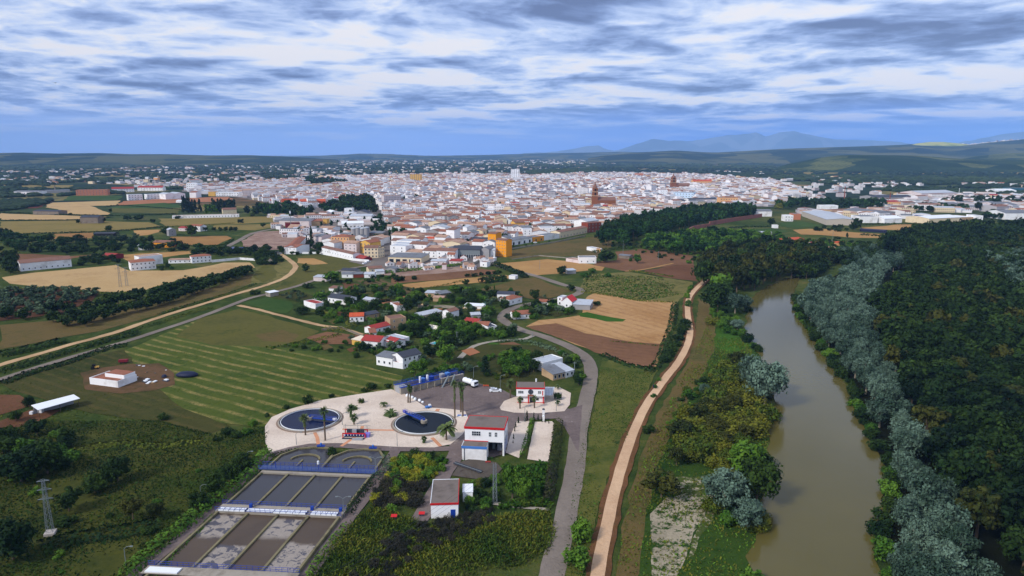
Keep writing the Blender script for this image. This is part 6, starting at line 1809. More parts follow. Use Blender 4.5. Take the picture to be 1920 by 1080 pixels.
def church(x0, x1, yb, h, nave, label, rz=0):
    a, b_ = G(x0, yb), G(x1, yb); w = b_[0] - a[0]
    o = empty('church', (a[0], a[1], 0), rz, label=label, cat='church')
    FOOT.append((a, rz, w + nave, 22))
    q = MB()
    q.box(0, w, 0, w, 0, h * .55, W_church); q.box(.05 * w, .95 * w, .05 * w, .95 * w, h * .56, h * .74, W_church); q.box(.1 * w, .9 * w, .1 * w, .9 * w, h * .75, h * .92, W_church)
    for z, o_ in ((h * .55, .06), (h * .74, .01)): q.box(-o_ * w + .0, w * (1 + o_), -o_ * w, w * (1 + o_), z, z + h * .012, W_cream)
    q.build('tower', o)
    q = MB(); q.lathe([(w * .42, h * .92), (w * .34, h * 1.0), (w * .14, h * 1.08), (w * .1, h * 1.16), (.1, h * 1.24)], M_tileb, at=(w / 2, w / 2, 0), n=8); q.build('spire', o)
    for z in (h * .6, h * .79):
        q = MB(); q.box(w * .38, w * .62, -.02, .08 * w, z, z + h * .1, M_dark); q.box(.9 * w, w + .02, w * .38, w * .62, z, z + h * .1, M_dark); q.build('belfry_opening', o)
    q = MB(); shell(q, nave, 20, h * .34, W_church, 'gable', 5); q.build('nave', o, loc=(w + .1, 0, 0))
    q = MB(); slabroof(q, nave, 20, h * .34, M_tileb, 'gable', 5); q.build('nave_roof', o, loc=(w + .1, 0, 0))


church(1110, 1121, 389, 35, 30, 'brown brick church with stepped tower in the middle of town')
church(1258, 1268, 356, 33, 34, 'second brick church with dark tower in the right of town')
# chimney far left, telecom mast, factory chimneys on the estate
for x, y, h, r, m, lb in ((104, 361, 17, 1.6, W_stone, 'square brown brick chimney on the left plain'), (1583, 372, 24, 1.0, W_brick, 'thin brick chimney behind the dark grove'), (1668, 378, 17, .9, W_brick, 'thin brick chimney in the estate')):
    X, Y = G(x, y); tag(MB().tube((0, 0, 0), (0, 0, h), r, r * .7, m, 12).build('chimney_stack', None, (X, Y, 0)), lb, 'chimney')
X, Y = G(546, 431); o = empty('telecom_mast', (X, Y, 0), 0, label='tall grey telecom mast with white head by the rubble yard', cat='mast')
MB().tube((0, 0, 0), (0, 0, 21), .45, .25, M_steel).build('pole', o); MB().tube((0, 0, 19.5), (0, 0, 22.5), .8, .8, M_white2, 10).build('antenna', o)
X, Y = G(1797, 371); tag(MB().tube((0, 0, 0), (0, 0, 20), .5, .3, M_white2).build('lamp_mast', None, (X, Y, 0)), 'pale tall mast right of the curved roof hall', 'mast')

# open shed with white roof at lower left, tank, farm wreckage
X, Y = G(84, 768)
o = empty('open_shed', (-165.0, 226.5, 0), .92, label='open shed with bright white roof at the left edge', cat='shed')
b = MB(); b.add([(-2, -3.4, 2.9), (11.5, -2.6, 3.0), (11.5, 2.9, 3.3), (-2, 2.9, 3.2), (-2, -3.4, 3.05), (11.5, -2.6, 3.15), (11.5, 2.9, 3.45), (-2, 2.9, 3.35)], [(4, 5, 6, 7), (0, 1, 5, 4), (1, 2, 6, 5), (2, 3, 7, 6), (3, 0, 4, 7), (0, 3, 2, 1)], M_white2); b.build('roof', o)
for x in (-1.6, 5, 11): 
    for y in (-2.4, 2.6): MB().tube((x, y, 0), (x, y, 3), .1, .1, M_bark).build('post', o)
MB().box(-1.5, 11, 2.3, 2.5, 0, 2.6, M_grey).build('back_wall', o)
rg = random.Random(4)
for i, (x, y, s_) in enumerate(((70, 772, 1.6), (60, 777, 1.1), (77, 774, 1.3))):
    X, Y = G(x, y); tag(MB().box(-s_ / 2, s_ / 2, -s_ / 2, s_ / 2, 0, s_, M_white2).box(-s_ / 2 - .05, s_ / 2 + .05, -.05, .05, 0, s_ + .02, M_grey).build('water_container', None, (X, Y, 0)), '%s white water container by the open shed' % ['largest', 'leftmost small', 'rightmost'][i], 'container', 'white water containers by the open shed')
X, Y = G(351, 706)
b = MB(); b.lathe([(1.2, 0), (2.6, .3), (2.9, 1.0), (2.0, 1.8), (.6, 2.1)], paint('navy_tarpaulin', (22, 30, 58), .6), n=14)
o = b.build('tarpaulin_heap', None, (X, Y, 0), smooth=True); o.scale = (1.6, .9, 1); tag(o, 'heap under a dark blue tarpaulin in the mown field', 'tarpaulin')
X, Y = G(308, 708)
b = MB(); b.lathe([(.9, 0), (1.1, .5), (.7, 1.2)], MATS['navy_tarpaulin'], n=10); tag(b.build('small_heap', None, (X, Y, 0)), 'small dark blue heap near the white field farmhouse', 'heap')
for i in range(14):
    x, y = rg.uniform(255, 315), rg.uniform(684, 722); X, Y = G(x, y); s_ = rg.uniform(.5, 1.4)
    m = rg.choice([M_white2, M_tile, M_slated, M_conc, W_beige])
    o = MB().box(-s_, s_, -s_ * .4, s_ * .5, 0, s_ * .35, m).box(-s_ * .5, s_ * .7, -s_ * .6, s_ * .2, s_ * .351, s_ * .6, rg.choice([M_white2, M_bark])).build('scrap_pile', None, (X, Y, 0))
    o.rotation_euler = (0, 0, rg.uniform(0, 3)); tag(o, 'scrap and boards strewn right of the white field farmhouse', 'scrap', 'scrap strewn by the field farmhouse')
X, Y = G(232, 681); o = empty('trailer', (X, Y, 0), .2, label='small dark red farm trailer behind the white field farmhouse', cat='trailer')
MB().box(-1.8, 1.8, -.9, .9, .7, 1.7, W_wred).build('body', o)
for x in (-.8, .8): MB().tube((x, -1, .4), (x, 1, .4), .4, .4, M_dark, 10).build('wheel', o)
X, Y = G(179, 692); o = empty('tractor', (X, Y, 0), .3, label='small yellow tractor left of the white field farmhouse', cat='tractor')
MB().box(-1.2, 1.4, -.45, .45, .6, 1.3, W_yel).box(-1.1, .1, -.55, .55, 1.3, 2.2, M_dark).build('body', o)
for x, r in ((-.8, .75), (1.0, .45)):
    for y in (-.75, .75): MB().tube((x, y - .18, r), (x, y + .18, r), r, r, M_dark, 12).build('wheel', o)
# pools
pool = watermat('pool_water', (60, 190, 200), (80, 205, 210), .05, .1, 1)
for a_, b_, w_, lb in (((905, 572), (915, 569), 4, 'turquoise lawn pool beside the white bungalow'), ((582, 570), (603, 561), 5, 'long pale swimming pool with white wall left of the bungalow'), ((813, 646), (823, 643), 4, 'small bright blue pool in the garden grove')):
    p, q = G(*a_), G(*b_); L_ = math.hypot(q[0] - p[0], q[1] - p[1]); rz = math.atan2(q[1] - p[1], q[0] - p[0])
    o = empty('swimming_pool', (p[0], p[1], 0), rz, label=lb, cat='pool')
    b = MB(); b.box(-.5, L_ + .5, -w_ / 2 - .5, -w_ / 2, 0, .35, M_white); b.box(-.5, L_ + .5, w_ / 2, w_ / 2 + .5, 0, .35, M_white); b.box(-.5, 0, -w_ / 2, w_ / 2, 0, .35, M_white); b.box(L_, L_ + .5, -w_ / 2, w_ / 2, 0, .35, M_white); b.build('surround', o)
    MB().box(0, L_, -w_ / 2, w_ / 2, .0, .28 + .02 * w_ / 4, pool if 'pale' not in lb else watermat('pale_pool', (170, 210, 215), None, .1, .1, 1)).build('water', o)


def wall(pts, h, m, label, t=.35):
    P = gp(pts); b = MB()
    for p, q in zip(P, P[1:]):
        L_ = math.hypot(q[0] - p[0], q[1] - p[1]) or 1; nx_, ny_ = -(q[1] - p[1]) / L_ * t / 2, (q[0] - p[0]) / L_ * t / 2
        b.prism([(p[0] + nx_, p[1] + ny_), (q[0] + nx_, q[1] + ny_), (q[0] - nx_, q[1] - ny_), (p[0] - nx_, p[1] - ny_)], 0, h, m)
    return tag(b.build('wall'), label, 'wall')


wall([(603, 477), (640, 484), (662, 489), (692, 492)], 2.2, M_white, 'white boundary wall between the meadow and the long school')
wall([(566, 476), (602, 476)], 1.8, M_white, 'low white wall with blue gate at the track head')
wall([(837, 500), (888, 497), (905, 488), (930, 489)], 2.2, M_conc, 'grey block wall round the yards at the town edge')
wall([(960, 487), (1010, 480), (1060, 484), (1120, 480)], .8, M_conc, 'low concrete wall along the foot of the embankment')
wall([(955, 468), (1040, 455), (1098, 443)], 1.4, M_conc, 'pale retaining wall under the embankment road')
wall([(1330, 423), (1382, 414), (1428, 407)], 5, paint('old_red_wall', (150, 96, 84), .95, .2, .3, dirt=(110, 80, 66, .7)), 'old reddish town wall behind the tree belt', 1.2)
wall([(1280, 440), (1300, 430), (1330, 425)], 4, MATS['old_red_wall'], 'crumbling reddish wall base among the belt trees', 1.2)
wall([(603, 620), (640, 616), (680, 632)], 1.1, W_stone, 'low stone wall round the corner garden', .4)
wall([(397, 492), (450, 487), (478, 489)], 2.0, M_white, 'long white wall right of the country house')

# ------------------------------------------------------------------ the town
WALLS = [(M_white, 'white'), (M_white, 'white'), (M_white, 'white'), (M_white, 'white'), (W_pink, 'off-white'), (W_cream, 'cream'), (W_grey, 'grey'), (M_white, 'white'), (W_pink, 'off-white'), (M_white, 'white'), (M_white, 'white')]
ROOFS = [(M_tileb, 'brown tiled'), (M_tilep, 'pale tiled'), (M_tile, 'terracotta'), (M_tileb, 'brown tiled'), (M_pale, 'pale flat'), (M_slate, 'grey'), (M_tilep, 'pale tiled'), (M_tileb, 'brown tiled')]
SEEDS = [((x, y), t) for (x, y), t in zip([(-300, 900), (-60, 640), (100, 720), (-250, 1300), (80, 1100), (380, 1150), (650, 1400), (-500, 1700), (0, 1700), (500, 2000), (1000, 2200), (-200, 2500), (600, 2700), (-900, 1900)],
                                         [.25, -.35, .12, .5, -.2, .35, -.1, .3, .6, -.4, .15, -.15, .3, .45])]
townp = gp(TOWN)
PARKS = [gp(p) for p in (
    [(460,384),(530,390),(560,398),(600,384),(640,376),(700,370),(718,400),(706,424),(690,420),(640,404),(560,412),(470,410)],
    [(700,418),(716,405),(730,440),(722,474),(700,490),(690,486),(706,450)],
    [(750,372),(780,371),(782,379),(750,380)], [(570,336),(625,338),(620,350),(572,350)], [(500,418),(700,404),(705,452),(640,460),(500,455)],
    [(1270,372),(1300,370),(1300,386),(1270,386)])]
rg = random.Random(77)
cand = []
for si, ((sx, sy), th) in enumerate(SEEDS):
    c, s = math.cos(th), math.sin(th)
    v_ = -1500.0; rown = 0
    while v_ < 1500:
        u = -1500.0; depth = rg.uniform(11.5, 15)
        while u < 1500:
            wd = rg.uniform(8, 18)
            X, Y = sx + u * c - v_ * s, sy + u * s + v_ * c
            u += wd + (0.2 if rg.random() < .93 else rg.uniform(5, 8))
            if not (450 < Y < 3300) or not inside(X, Y, townp): continue
            dd = (X - sx) ** 2 + (Y - sy) ** 2
            if any((X - a) ** 2 + (Y - b2) ** 2 < dd for (a, b2), _ in SEEDS): continue
            if rg.random() < .05 or on_foot(X + 5 * c, Y + 5 * s, 7) or any(inside(X, Y, p) for p in PARKS): continue
            cand.append((math.hypot(X, Y), X, Y, th, wd, depth))
        rown += 1
        v_ += depth + (0.3 if rown % 2 else rg.uniform(5.5, 8))
cand.sort()
# individual nearest houses: a set of house kinds, each copied with its parts
protos = []
win_me = window_mesh(1.0, 1.3)
for i in range(36):
    wm, wn_ = WALLS[i % len(WALLS)] if i % 3 else WALLS[0]
    rm, rn = ROOFS[(i * 5 + i // 7) % len(ROOFS)]
    st = [2, 2, 3, 2, 1, 3][i % 6]; h = {1: 4.0, 2: 6.4, 3: 9.2}[st] + rg.uniform(-.3, .6)
    kind = 'flat' if rn == 'pale flat' else ('gabley' if i % 4 == 1 else 'gable')
    a = MB(); shell(a, 10, 11, h, wm, kind, 1.7); a = a.mesh('wall')
    b = MB(); slabroof(b, 10, 11, h, rm, kind, 1.7); b = b.mesh('roof')
    nw = [2, 3, 0, 3, 2, 0, 3][i % 7]
    protos.append((a, b, st, h, nw, '%s %s house with %s roof' % (wn_, {1: 'one-storey', 2: 'two-storey', 3: 'three-storey'}[st], rn), 'blank walled ' if nw == 0 else ''))
MARKS = [((930, 480), 'the orange apartment block'), ((865, 484), 'the grey glazed factory'), ((760, 490), 'the grey flat warehouse'), ((700, 478), 'the cream flats'), ((675, 450), 'the silos'), ((1080, 435), 'the cream terrace on the embankment'),
         ((1000, 455), 'the ochre garage'), ((820, 445), 'the broad blank white gable'), ((890, 445), 'the white flats'), ((700, 430), 'the tree lined avenue'), ((1115, 390), 'the brick church tower'), ((1200, 400), 'the dark tree belt'), ((800, 460), 'the bright terracotta roof'), ((640, 464), 'the peach apartments'), ((750, 430), 'the avenue trees')]
MW = [(G(*m), t) for m, t in MARKS]


def where(X, Y):
    (m, t) = min(MW, key=lambda q: (q[0][0] - X) ** 2 + (q[0][1] - Y) ** 2)
    d_ = math.hypot(m[0] - X, m[1] - Y)
    a = 'left of' if X < m[0] - 12 and abs(X - m[0]) > abs(Y - m[1]) * .7 else 'right of' if X > m[0] + 12 and abs(X - m[0]) > abs(Y - m[1]) * .7 else ('in front of' if Y < m[1] else 'behind')
    far = 'just ' if d_ < 30 else ('' if d_ < 80 else 'well ')
    return far + a + ' ' + t


def lab16(a, b):
    return (a + b) if len((a + b).split()) <= 16 else b


def place_house(X, Y, th, wd, dp, pi):
    a, b, st, h, nw, txt, bl = protos[pi]
    r = empty('town_house', (X, Y, 0), th, label=lab16(bl, txt + ' ' + where(X, Y)), cat='house', group='close-packed houses of the town')
    w_ = new_obj('wall', a, r); w_.scale = (wd / 10, dp / 11, 1)
    w_ = new_obj('roof', b, r); w_.scale = (wd / 10, dp / 11, 1)
    for k in range(st):
        for i in range(min(nw, int(wd / 3))):
            new_obj('window', win_me, r, (wd * (i + .5) / min(nw, int(wd / 3)), 0, 1.6 + k * 2.8))


for n_, (d_, X, Y, th, wd, dp) in enumerate(cand[:300]):
    place_house(X, Y, th, wd, dp, rg.randrange(len(protos)))
# the rest of the town as one mass
wallwin = None


def townwall(name, rgb):
    m, n, p = base_mat(name)
    uv = n.coord('UV'); s = n.sep(uv)
    fu = n.math('FRACT', n.math('DIVIDE', s[0], 2.8)); fv = n.math('FRACT', n.math('DIVIDE', s[1], 3.0))
    a = n.math('MULTIPLY', n.math('COMPARE', fu, .5, .19), n.math('COMPARE', fv, .5, .24))
    a = n.math('MULTIPLY', a, n.math('GREATER_THAN', s[1], 0.01))
    c = n.mix(n.noise(n.coord('Object'), .05, 3), lin(*rgb, .82), lin(*rgb, 1.06))
    n.l.new(n.mix(n.math('MULTIPLY', a, .85), c, lin(52, 52, 60)), p.inputs['Base Color'])
    p.inputs['Roughness'].default_value = .9
    return m


def house_mass(items, name, label, kind='stuff'):
    mats = [townwall('town_wall_white', (230, 227, 229)), townwall('town_wall_pink', (200, 190, 192)), townwall('town_wall_cream', (222, 204, 172)), townwall('town_wall_grey', (176, 172, 176)),
            townwall('town_wall_peach', (214, 158, 112)), M_tileb, M_tilep, M_tile, M_pale, M_slate, M_tiler, townwall('town_wall_gold', (214, 160, 70))]
    vs, fs, mi, uvs = [], [], [], []
    for (X, Y, th, wd, dp, h, wi, ri, kd) in items:
        b = len(vs); c, s = math.cos(th), math.sin(th)
        def P(x, y, z): vs.append((X + x * c - y * s, Y + x * s + y * c, z))
        for x, y in ((0, 0), (wd, 0), (wd, dp), (0, dp)): P(x, y, 0)
        for x, y in ((0, 0), (wd, 0), (wd, dp), (0, dp)): P(x, y, h)
        win = rg.random() < .72
        H_ = h if win else 0
        def add(f, m, uv=None): 
            fs.append(tuple(b + i for i in f)); mi.append(m); uvs.extend(uv or [(0, 0)] * len(f))
        fuv = [(0.01, 0.011), (wd, .011), (wd, H_), (0.01, H_)] if win else None
        add((0, 1, 5, 4), wi, fuv); add((2, 3, 7, 6), wi); add((1, 2, 6, 5), wi, [(0.01, 0.011), (dp, .011), (dp, H_), (0.01, H_)] if rg.random() < .3 else None); add((3, 0, 4, 7), wi)
        if kd == 0:
            add((4, 5, 6, 7), ri)
            if rg.random() < .5:      # roof room
                e = len(vs); q0, q1 = wd * .1, wd * rg.uniform(.4, .8)
                for z in (h, h + 2.4):
                    for x, y in ((q0, dp * .3), (q1, dp * .3), (q1, dp * .8), (q0, dp * .8)): P(x, y, z)
                for f in ((0, 1, 5, 4), (1, 2, 6, 5), (2, 3, 7, 6), (3, 0, 4, 7), (4, 5, 6, 7)):
                    fs.append(tuple(e + i for i in f)); mi.append(wi); uvs.extend([(0, 0)] * 4)
        elif kd == 1:
            rh = rg.uniform(1.3, 2.4); P(0, dp / 2, h + rh); P(wd, dp / 2, h + rh)
            add((4, 5, 9, 8), ri); add((6, 7, 8, 9), ri); add((7, 4, 8), wi); add((5, 6, 9), wi)
        else:
            rh = rg.uniform(1.2, 2.2); P(wd / 2, 0, h + rh); P(wd / 2, dp, h + rh)
            add((4, 8, 9, 7), ri); add((5, 6, 9, 8), ri); add((4, 5, 8), wi); add((6, 7, 9), wi)
    me = bpy.data.meshes.new(name); me.from_pydata(vs, [], fs)
    for m in mats: me.materials.append(m)
    me.polygons.foreach_set('material_index', mi)
    ul = me.uv_layers.new(name='uv'); ul.data.foreach_set('uv', np.array(uvs, np.float32).ravel()); me.update()
    return new_obj(name, me, label=label, kind=kind)


def spec(X, Y, th, wd, dp, hk=1.0):
    zt = noise.noise(Vector((X / 170, Y / 230, 3.3)))
    wi = rg.choices([0, 1, 2, 3, 4, 11], [70, 16, 5, 7, 1, 1])[0]; kd = rg.choices([0, 1, 2], [30, 48, 22])[0]
    if zt > .22: wi = rg.choice([0, 0, 0, 1]); kd = rg.choice([0, 0, 1, 2])
    if zt < -.2: wi = rg.choice([0, 0, 1, 2, 3])
    ri = (rg.choices([5, 6, 7, 8, 9, 10], [38, 28, 11, 12, 9, 2])[0] if zt < .22 else rg.choice([6, 8, 9, 5])) if kd else rg.choice([8, 6, 6, 9, 0, 5])
    if rg.random() < .012: wd, dp, hk = wd * 1.8, dp * 1.3, hk * 1.5
    h = rg.choices([3.8, 6.2, 6.6, 9.0, 12], [16, 36, 24, 18, 3])[0] * rg.uniform(.92, 1.12) * hk
    return (X, Y, th, wd, dp, h, wi, ri, kd)


mass = [spec(X, Y, th, wd, dp) for d_, X, Y, th, wd, dp in cand[300:]]
house_mass(mass, 'town_roofs', 'dense white town of tiled houses filling the plain')
print('town', len(cand))


def sprinkle(pts, n, seed, sz=(8, 16), hk=.9, cl=None):
    r = random.Random(seed); poly = gp(pts); out = []
    x0, x1 = min(p[0] for p in pts), max(p[0] for p in pts); y0, y1 = min(p[1] for p in pts), max(p[1] for p in pts)
    tr = 0
    while len(out) < n and tr < n * 30:
        tr += 1
        x, y = r.uniform(x0, x1), r.uniform(y0, y1)
        if not inside(x, y, pts): continue
        X, Y = G(x, y)
        if noise.noise(Vector((X / 160, Y / 260, seed))) < (0.02 if cl is None else cl): continue
        if on_foot(X, Y, 10): continue
        out.append(spec(X, Y, r.uniform(-.5, .5), r.uniform(*sz), r.uniform(*sz) * .8, hk))
    return out


M = sprinkle([(0, 322), (300, 312), (700, 306), (1100, 306), (1100, 324), (700, 330), (560, 334), (420, 340), (200, 345), (0, 345)], 700, 3, (8, 20), .75)
M += sprinkle([(500, 302), (1150, 300), (1150, 308), (500, 310)], 420, 4, (12, 36), .8, -.1)
M += sprinkle([(200, 342), (470, 336), (520, 350), (340, 362), (250, 352)], 160, 6, (9, 16), .9, -.2)
M += sprinkle([(1400, 330), (1920, 338), (1920, 352), (1660, 352), (1500, 345)], 130, 7, (10, 18), .8, -.05)
M += sprinkle([(1470,346),(1500,346),(1640,352),(1650,366),(1560,372),(1470,380)], 46, 17, (10, 18), .9, -.3)
M += sprinkle([(1340, 322), (1430, 322), (1430, 330), (1340, 330)], 40, 8, (9, 16), .8, -.3)
M += sprinkle([(1640, 372), (1700, 364), (1930, 368), (1930, 402), (1850, 400), (1640, 396)], 150, 9, (14, 34), .75, -.6)
M += sprinkle([(1490, 398), (1650, 396), (1720, 400), (1720, 412), (1650, 410), (1500, 406)], 40, 19, (14, 26), .7, -.6)
M += sprinkle([(505, 426), (575, 432), (640, 440), (700, 452), (700, 462), (600, 452), (530, 446)], 46, 12, (7, 13), .55, -.6)
M += sprinkle([(500, 408), (700, 403), (700, 420), (640, 424), (510, 424)], 40, 13, (10, 22), .6, -.6)
M += sprinkle([(720, 498), (900, 499), (880, 506), (730, 512)], 26, 14, (4, 7), .4, -.6)
M += sprinkle([(930, 489), (800, 488), (790, 497), (900, 500)], 14, 15, (4, 8), .45, -.6)
house_mass(M, 'scattered_houses', 'small white farmsteads scattered over the far plain')
# hill village on the crest painted as sunlit
V_ = []
r = random.Random(9)
b = MB()
for i in range(150):
    px = r.uniform(1772, 1876); X = (px - 960) / F * 7950
    c = np.interp(px, [1760, 1800, 1850, 1900], [273, 272, 267, 262])
    z = H + (YH - c) / F * 8000 + 12
    w = r.uniform(9, 22); Y = 7950 - r.uniform(0, 260)
    b.box(-w / 2, w / 2, -6, 6, -50, r.uniform(-4, 6) - (7950 - Y) * .04, r.choice([M_white, M_white, W_pink, M_tileb]), at=(X, Y, z))
b.build('hill_village', label='white village strung along the right skyline crest', kind='stuff')
# ------------------------------------------------------------------ planting
# far bank: silver poplars, then the dark wood
SIL = [(1500,572),(1545,545),(1600,512),(1660,496),(1700,496),(1660,520),(1622,590),(1648,680),(1700,790),(1728,880),(1770,960),(1850,1080),(1930,1260),(1690,1260),(1672,1080),(1664,1000),(1688,930),(1672,860),(1640,790),(1605,730),(1565,665),(1525,618),(1502,596)]
n = grove(['silver_poplar'], SIL, 7.6, (10.5, 14.5), (.72, .98), lambda k, i, X, Y: 'silver leaved poplar on the far river bank, %s' % ('at the bottom edge' if Y < 175 else 'in the nearer stretch' if Y < 260 else 'in the middle stretch' if Y < 380 else 'in the far stretch'),
          'silver poplars along the far river bank', 21, 240, ('poplar_stand', 'silver poplar stand continuing upstream', 1))
print('silver', n)
row(['dark_bush', 'green_bush', 'dark_bush'], [(1494,560),(1498,588),(1518,618),(1550,664),(1590,724),(1620,784),(1650,848),(1670,892),(1664,950),(1652,1000),(1655,1050),(1664,1090)], 5.5, (3.0, 5.5), (1.2, 1.7),
    '{n} low green bush from the upstream end of the far water edge', 'bushes at the far water edge', 33, 1.5)
WOOD = [(1700,500),(1760,474),(1850,462),(1990,458),(2300,470),(2700,640),(2900,1000),(2500,1250),(1985,1250),(1900,1080),(1780,960),(1738,880),(1712,790),(1662,680),(1636,590),(1700,530)]
n = grove(['forest_tree'] * 7 + ['bronze_tree', 'dark_tree', 'dark_tree'], WOOD, 7.9, (12, 17), (.8, 1.08),
          lambda k, i, X, Y: {'forest_tree': 'dark green tree', 'bronze_tree': 'bronze green tree', 'dark_tree': 'rounded dark tree'}[k] + ' in the river wood, ' + ('near part' if Y < 240 else 'middle part' if Y < 330 else 'upper part'),
          'trees of the dark river wood', 22, 300, ('wood_beyond', 'far part of the dark river wood', 1))
print('wood', n)
grove(['silver_poplar'], [(1850,500),(1920,488),(2000,500),(2000,560),(1900,560)], 9, (14, 17), (.7, .9), 'silvery tree standing among the dark river wood', 'silvery trees inside the wood', 5)
# tall dark trees at the far end of the wood
n = grove(['dark_tree', 'forest_tree'], [(1640,470),(1700,450),(1760,440),(1880,436),(2000,440),(2000,462),(1860,464),(1750,474),(1690,492)], 11, (15, 21), (.75, 1.0), 'tall dark tree at the upper end of the river wood', 'tall trees at the upper end of the wood', 8)
grove(['silver_poplar', 'dark_bush'], [(1560,478),(1640,466),(1690,452),(1700,470),(1640,490),(1580,500)], 9, (6, 9), (.9, 1.2), 'greyish low tree upstream of the silver poplars', 'low trees upstream', 6)
# bronze and green trees at the river bend
n = grove(['bronze_tree', 'bronze_tree', 'forest_tree', 'dark_tree'], [(1312,528),(1320,505),(1370,480),(1440,470),(1510,478),(1545,492),(1530,508),(1490,524),(1440,534),(1405,552),(1370,548),(1330,540)], 10, (14, 20), (.7, .95),
          lambda k, i, X, Y: {'bronze_tree': 'tall bronze green tree', 'forest_tree': 'dark tree', 'dark_tree': 'round dark green tree'}[k] + ' in the grove at the river bend', 'grove at the river bend', 31)
T('dark_tree', 1320, 535, 482, 50, 'dark round tree nearest the path end beside the ploughed corner')
for x, yb, yt, w, k, lb in ((1345, 585, 520, 75, 'dark_tree', 'broad dark tree at the path just past the bend'), (1378, 588, 540, 60, 'silver_poplar', 'silvery tree overhanging the river below the bend'), (1352, 560, 505, 60, 'green_tree', 'fresh green tree rising above the path end'),
                            (1396, 583, 548, 40, 'silver_poplar', 'smaller silvery tree at the waterline'), (1382, 619, 593, 36, 'silver_poplar', 'small round silver willow alone on the bank'), (1365, 604, 585, 30, 'dark_bush', 'dark bush left of the small silver willow'),
                            (1336, 608, 588, 34, 'golden_shrub', 'olive brown bush beside the small path'), (1404, 584, 572, 18, 'dark_bush', 'tiny bush out over the water'),
                            (1432, 765, 650, 100, 'silver_poplar', 'large silver poplar leaning over the left bank'), (1408, 735, 652, 74, 'silver_poplar', 'silver poplar left behind the large one'), (1450, 740, 668, 58, 'silver_poplar', 'silver poplar nearest the water on the left bank'),
                            (1380, 700, 650, 46, 'bronze_tree', 'bronze bush just above the gold thicket'),
                            (1358, 958, 862, 112, 'silver_poplar', 'silver poplar left of the dark green bank tree'), (1400, 995, 920, 96, 'silver_poplar', 'lowest silver poplar of the left bank'), (1418, 945, 842, 96, 'dark_tree', 'dark green tree on the left bank between the silver ones'),
                            (1398, 892, 812, 88, 'green_tree', 'fresh green tree right of the gold thicket'), (1240, 935, 872, 92, 'bronze_tree', 'bronze round tree left of the gravel clearing'), (1268, 873, 832, 44, 'bronze_tree', 'small reddish brown tree at the thicket corner'),
                            (1320, 740, 715, 30, 'silver_poplar', 'small grey green tree at the top of the gold thicket'), (1288, 790, 752, 44, 'golden_shrub', 'olive gold bush at the left edge of the thicket'),
                            (1216, 812, 790, 28, 'dark_bush', 'round dark bush alone beside the river path'), (1090, 1010, 952, 56, 'green_bush', 'green bush on the verge left of the river path'), (1080, 1066, 1008, 62, 'green_bush', 'lowest green bush between lane and river path'),
                            (1415, 1100, 1058, 60, 'green_bush', 'green bush at the water near the bottom edge'),
                            (1236, 714, 704, 12, 'green_bush', 'first small bush right of the path'), (1228, 728, 718, 12, 'green_bush', 'second small bush right of the path'), (1225, 745, 735, 14, 'green_bush', 'third small bush right of the path')):
    T(k, x, yb, yt, w, lb)
grove(['golden_shrub', 'golden_shrub', 'bronze_tree', 'golden_shrub'], [(1395,690),(1425,745),(1438,800),(1400,840),(1380,882),(1300,878),(1262,862),(1268,812),(1300,775),(1340,742),(1372,705)], 5.4, (6, 9), (1.15, 1.6), lambda k, i, X, Y: ('olive gold shrub' if k == 'golden_shrub' else 'bronze tree') + ' in the thicket on the left bank', 'olive gold thicket on the left bank', 41)
grove(['golden_shrub', 'green_bush', 'dark_bush'], [(1395,870),(1440,850),(1440,900),(1425,1000),(1400,1060),(1385,1000),(1330,960),(1330,900)], 5.2, (3.5, 6.5), (1.2, 1.6), lambda k, i, X, Y: {'golden_shrub': 'olive gold shrub', 'green_bush': 'fresh green bush', 'dark_bush': 'dark green bush'}[k] + ' round the silver poplars of the left bank', 'bushes round the left bank poplars', 42)
grove(['green_bush', 'golden_shrub', 'dark_bush'], [(1255,800),(1275,740),(1330,700),(1360,680),(1385,690),(1330,740),(1290,780),(1262,860),(1240,860)], 5.6, (1.8, 4.2), (1.2, 1.7), lambda k, i, X, Y: {'golden_shrub': 'small olive gold shrub', 'green_bush': 'small fresh green bush', 'dark_bush': 'small dark bush'}[k] + ' left of the gold thicket', 'small bushes left of the thicket', 43)
grove(['green_bush', 'dark_bush', 'green_tree'], [(1330,590),(1345,575),(1380,600),(1398,625),(1420,655),(1430,665),(1390,640),(1350,620)], 5.4, (3, 6), (1.1, 1.5), lambda k, i, X, Y: {'green_tree': 'fresh green tree', 'green_bush': 'fresh green bush', 'dark_bush': 'dark green bush'}[k] + ' on the upper left bank', 'bushes on the upper left bank', 44)
row('dark_bush', [(1283,610),(1278,628),(1268,648),(1258,668),(1250,678)], 9, (3.5, 5.0), (1.4, 1.9), '{n} dark bush from the top along the left side of the river path', 'bushes left of the river path', 5, .6)
row('green_bush', [(1290,575),(1288,560),(1296,540)], 9, (2.5, 3.5), (1.2, 1.5), '{n} small green bush from the bottom at the path bend', 'bushes at the path bend', 5, .6)
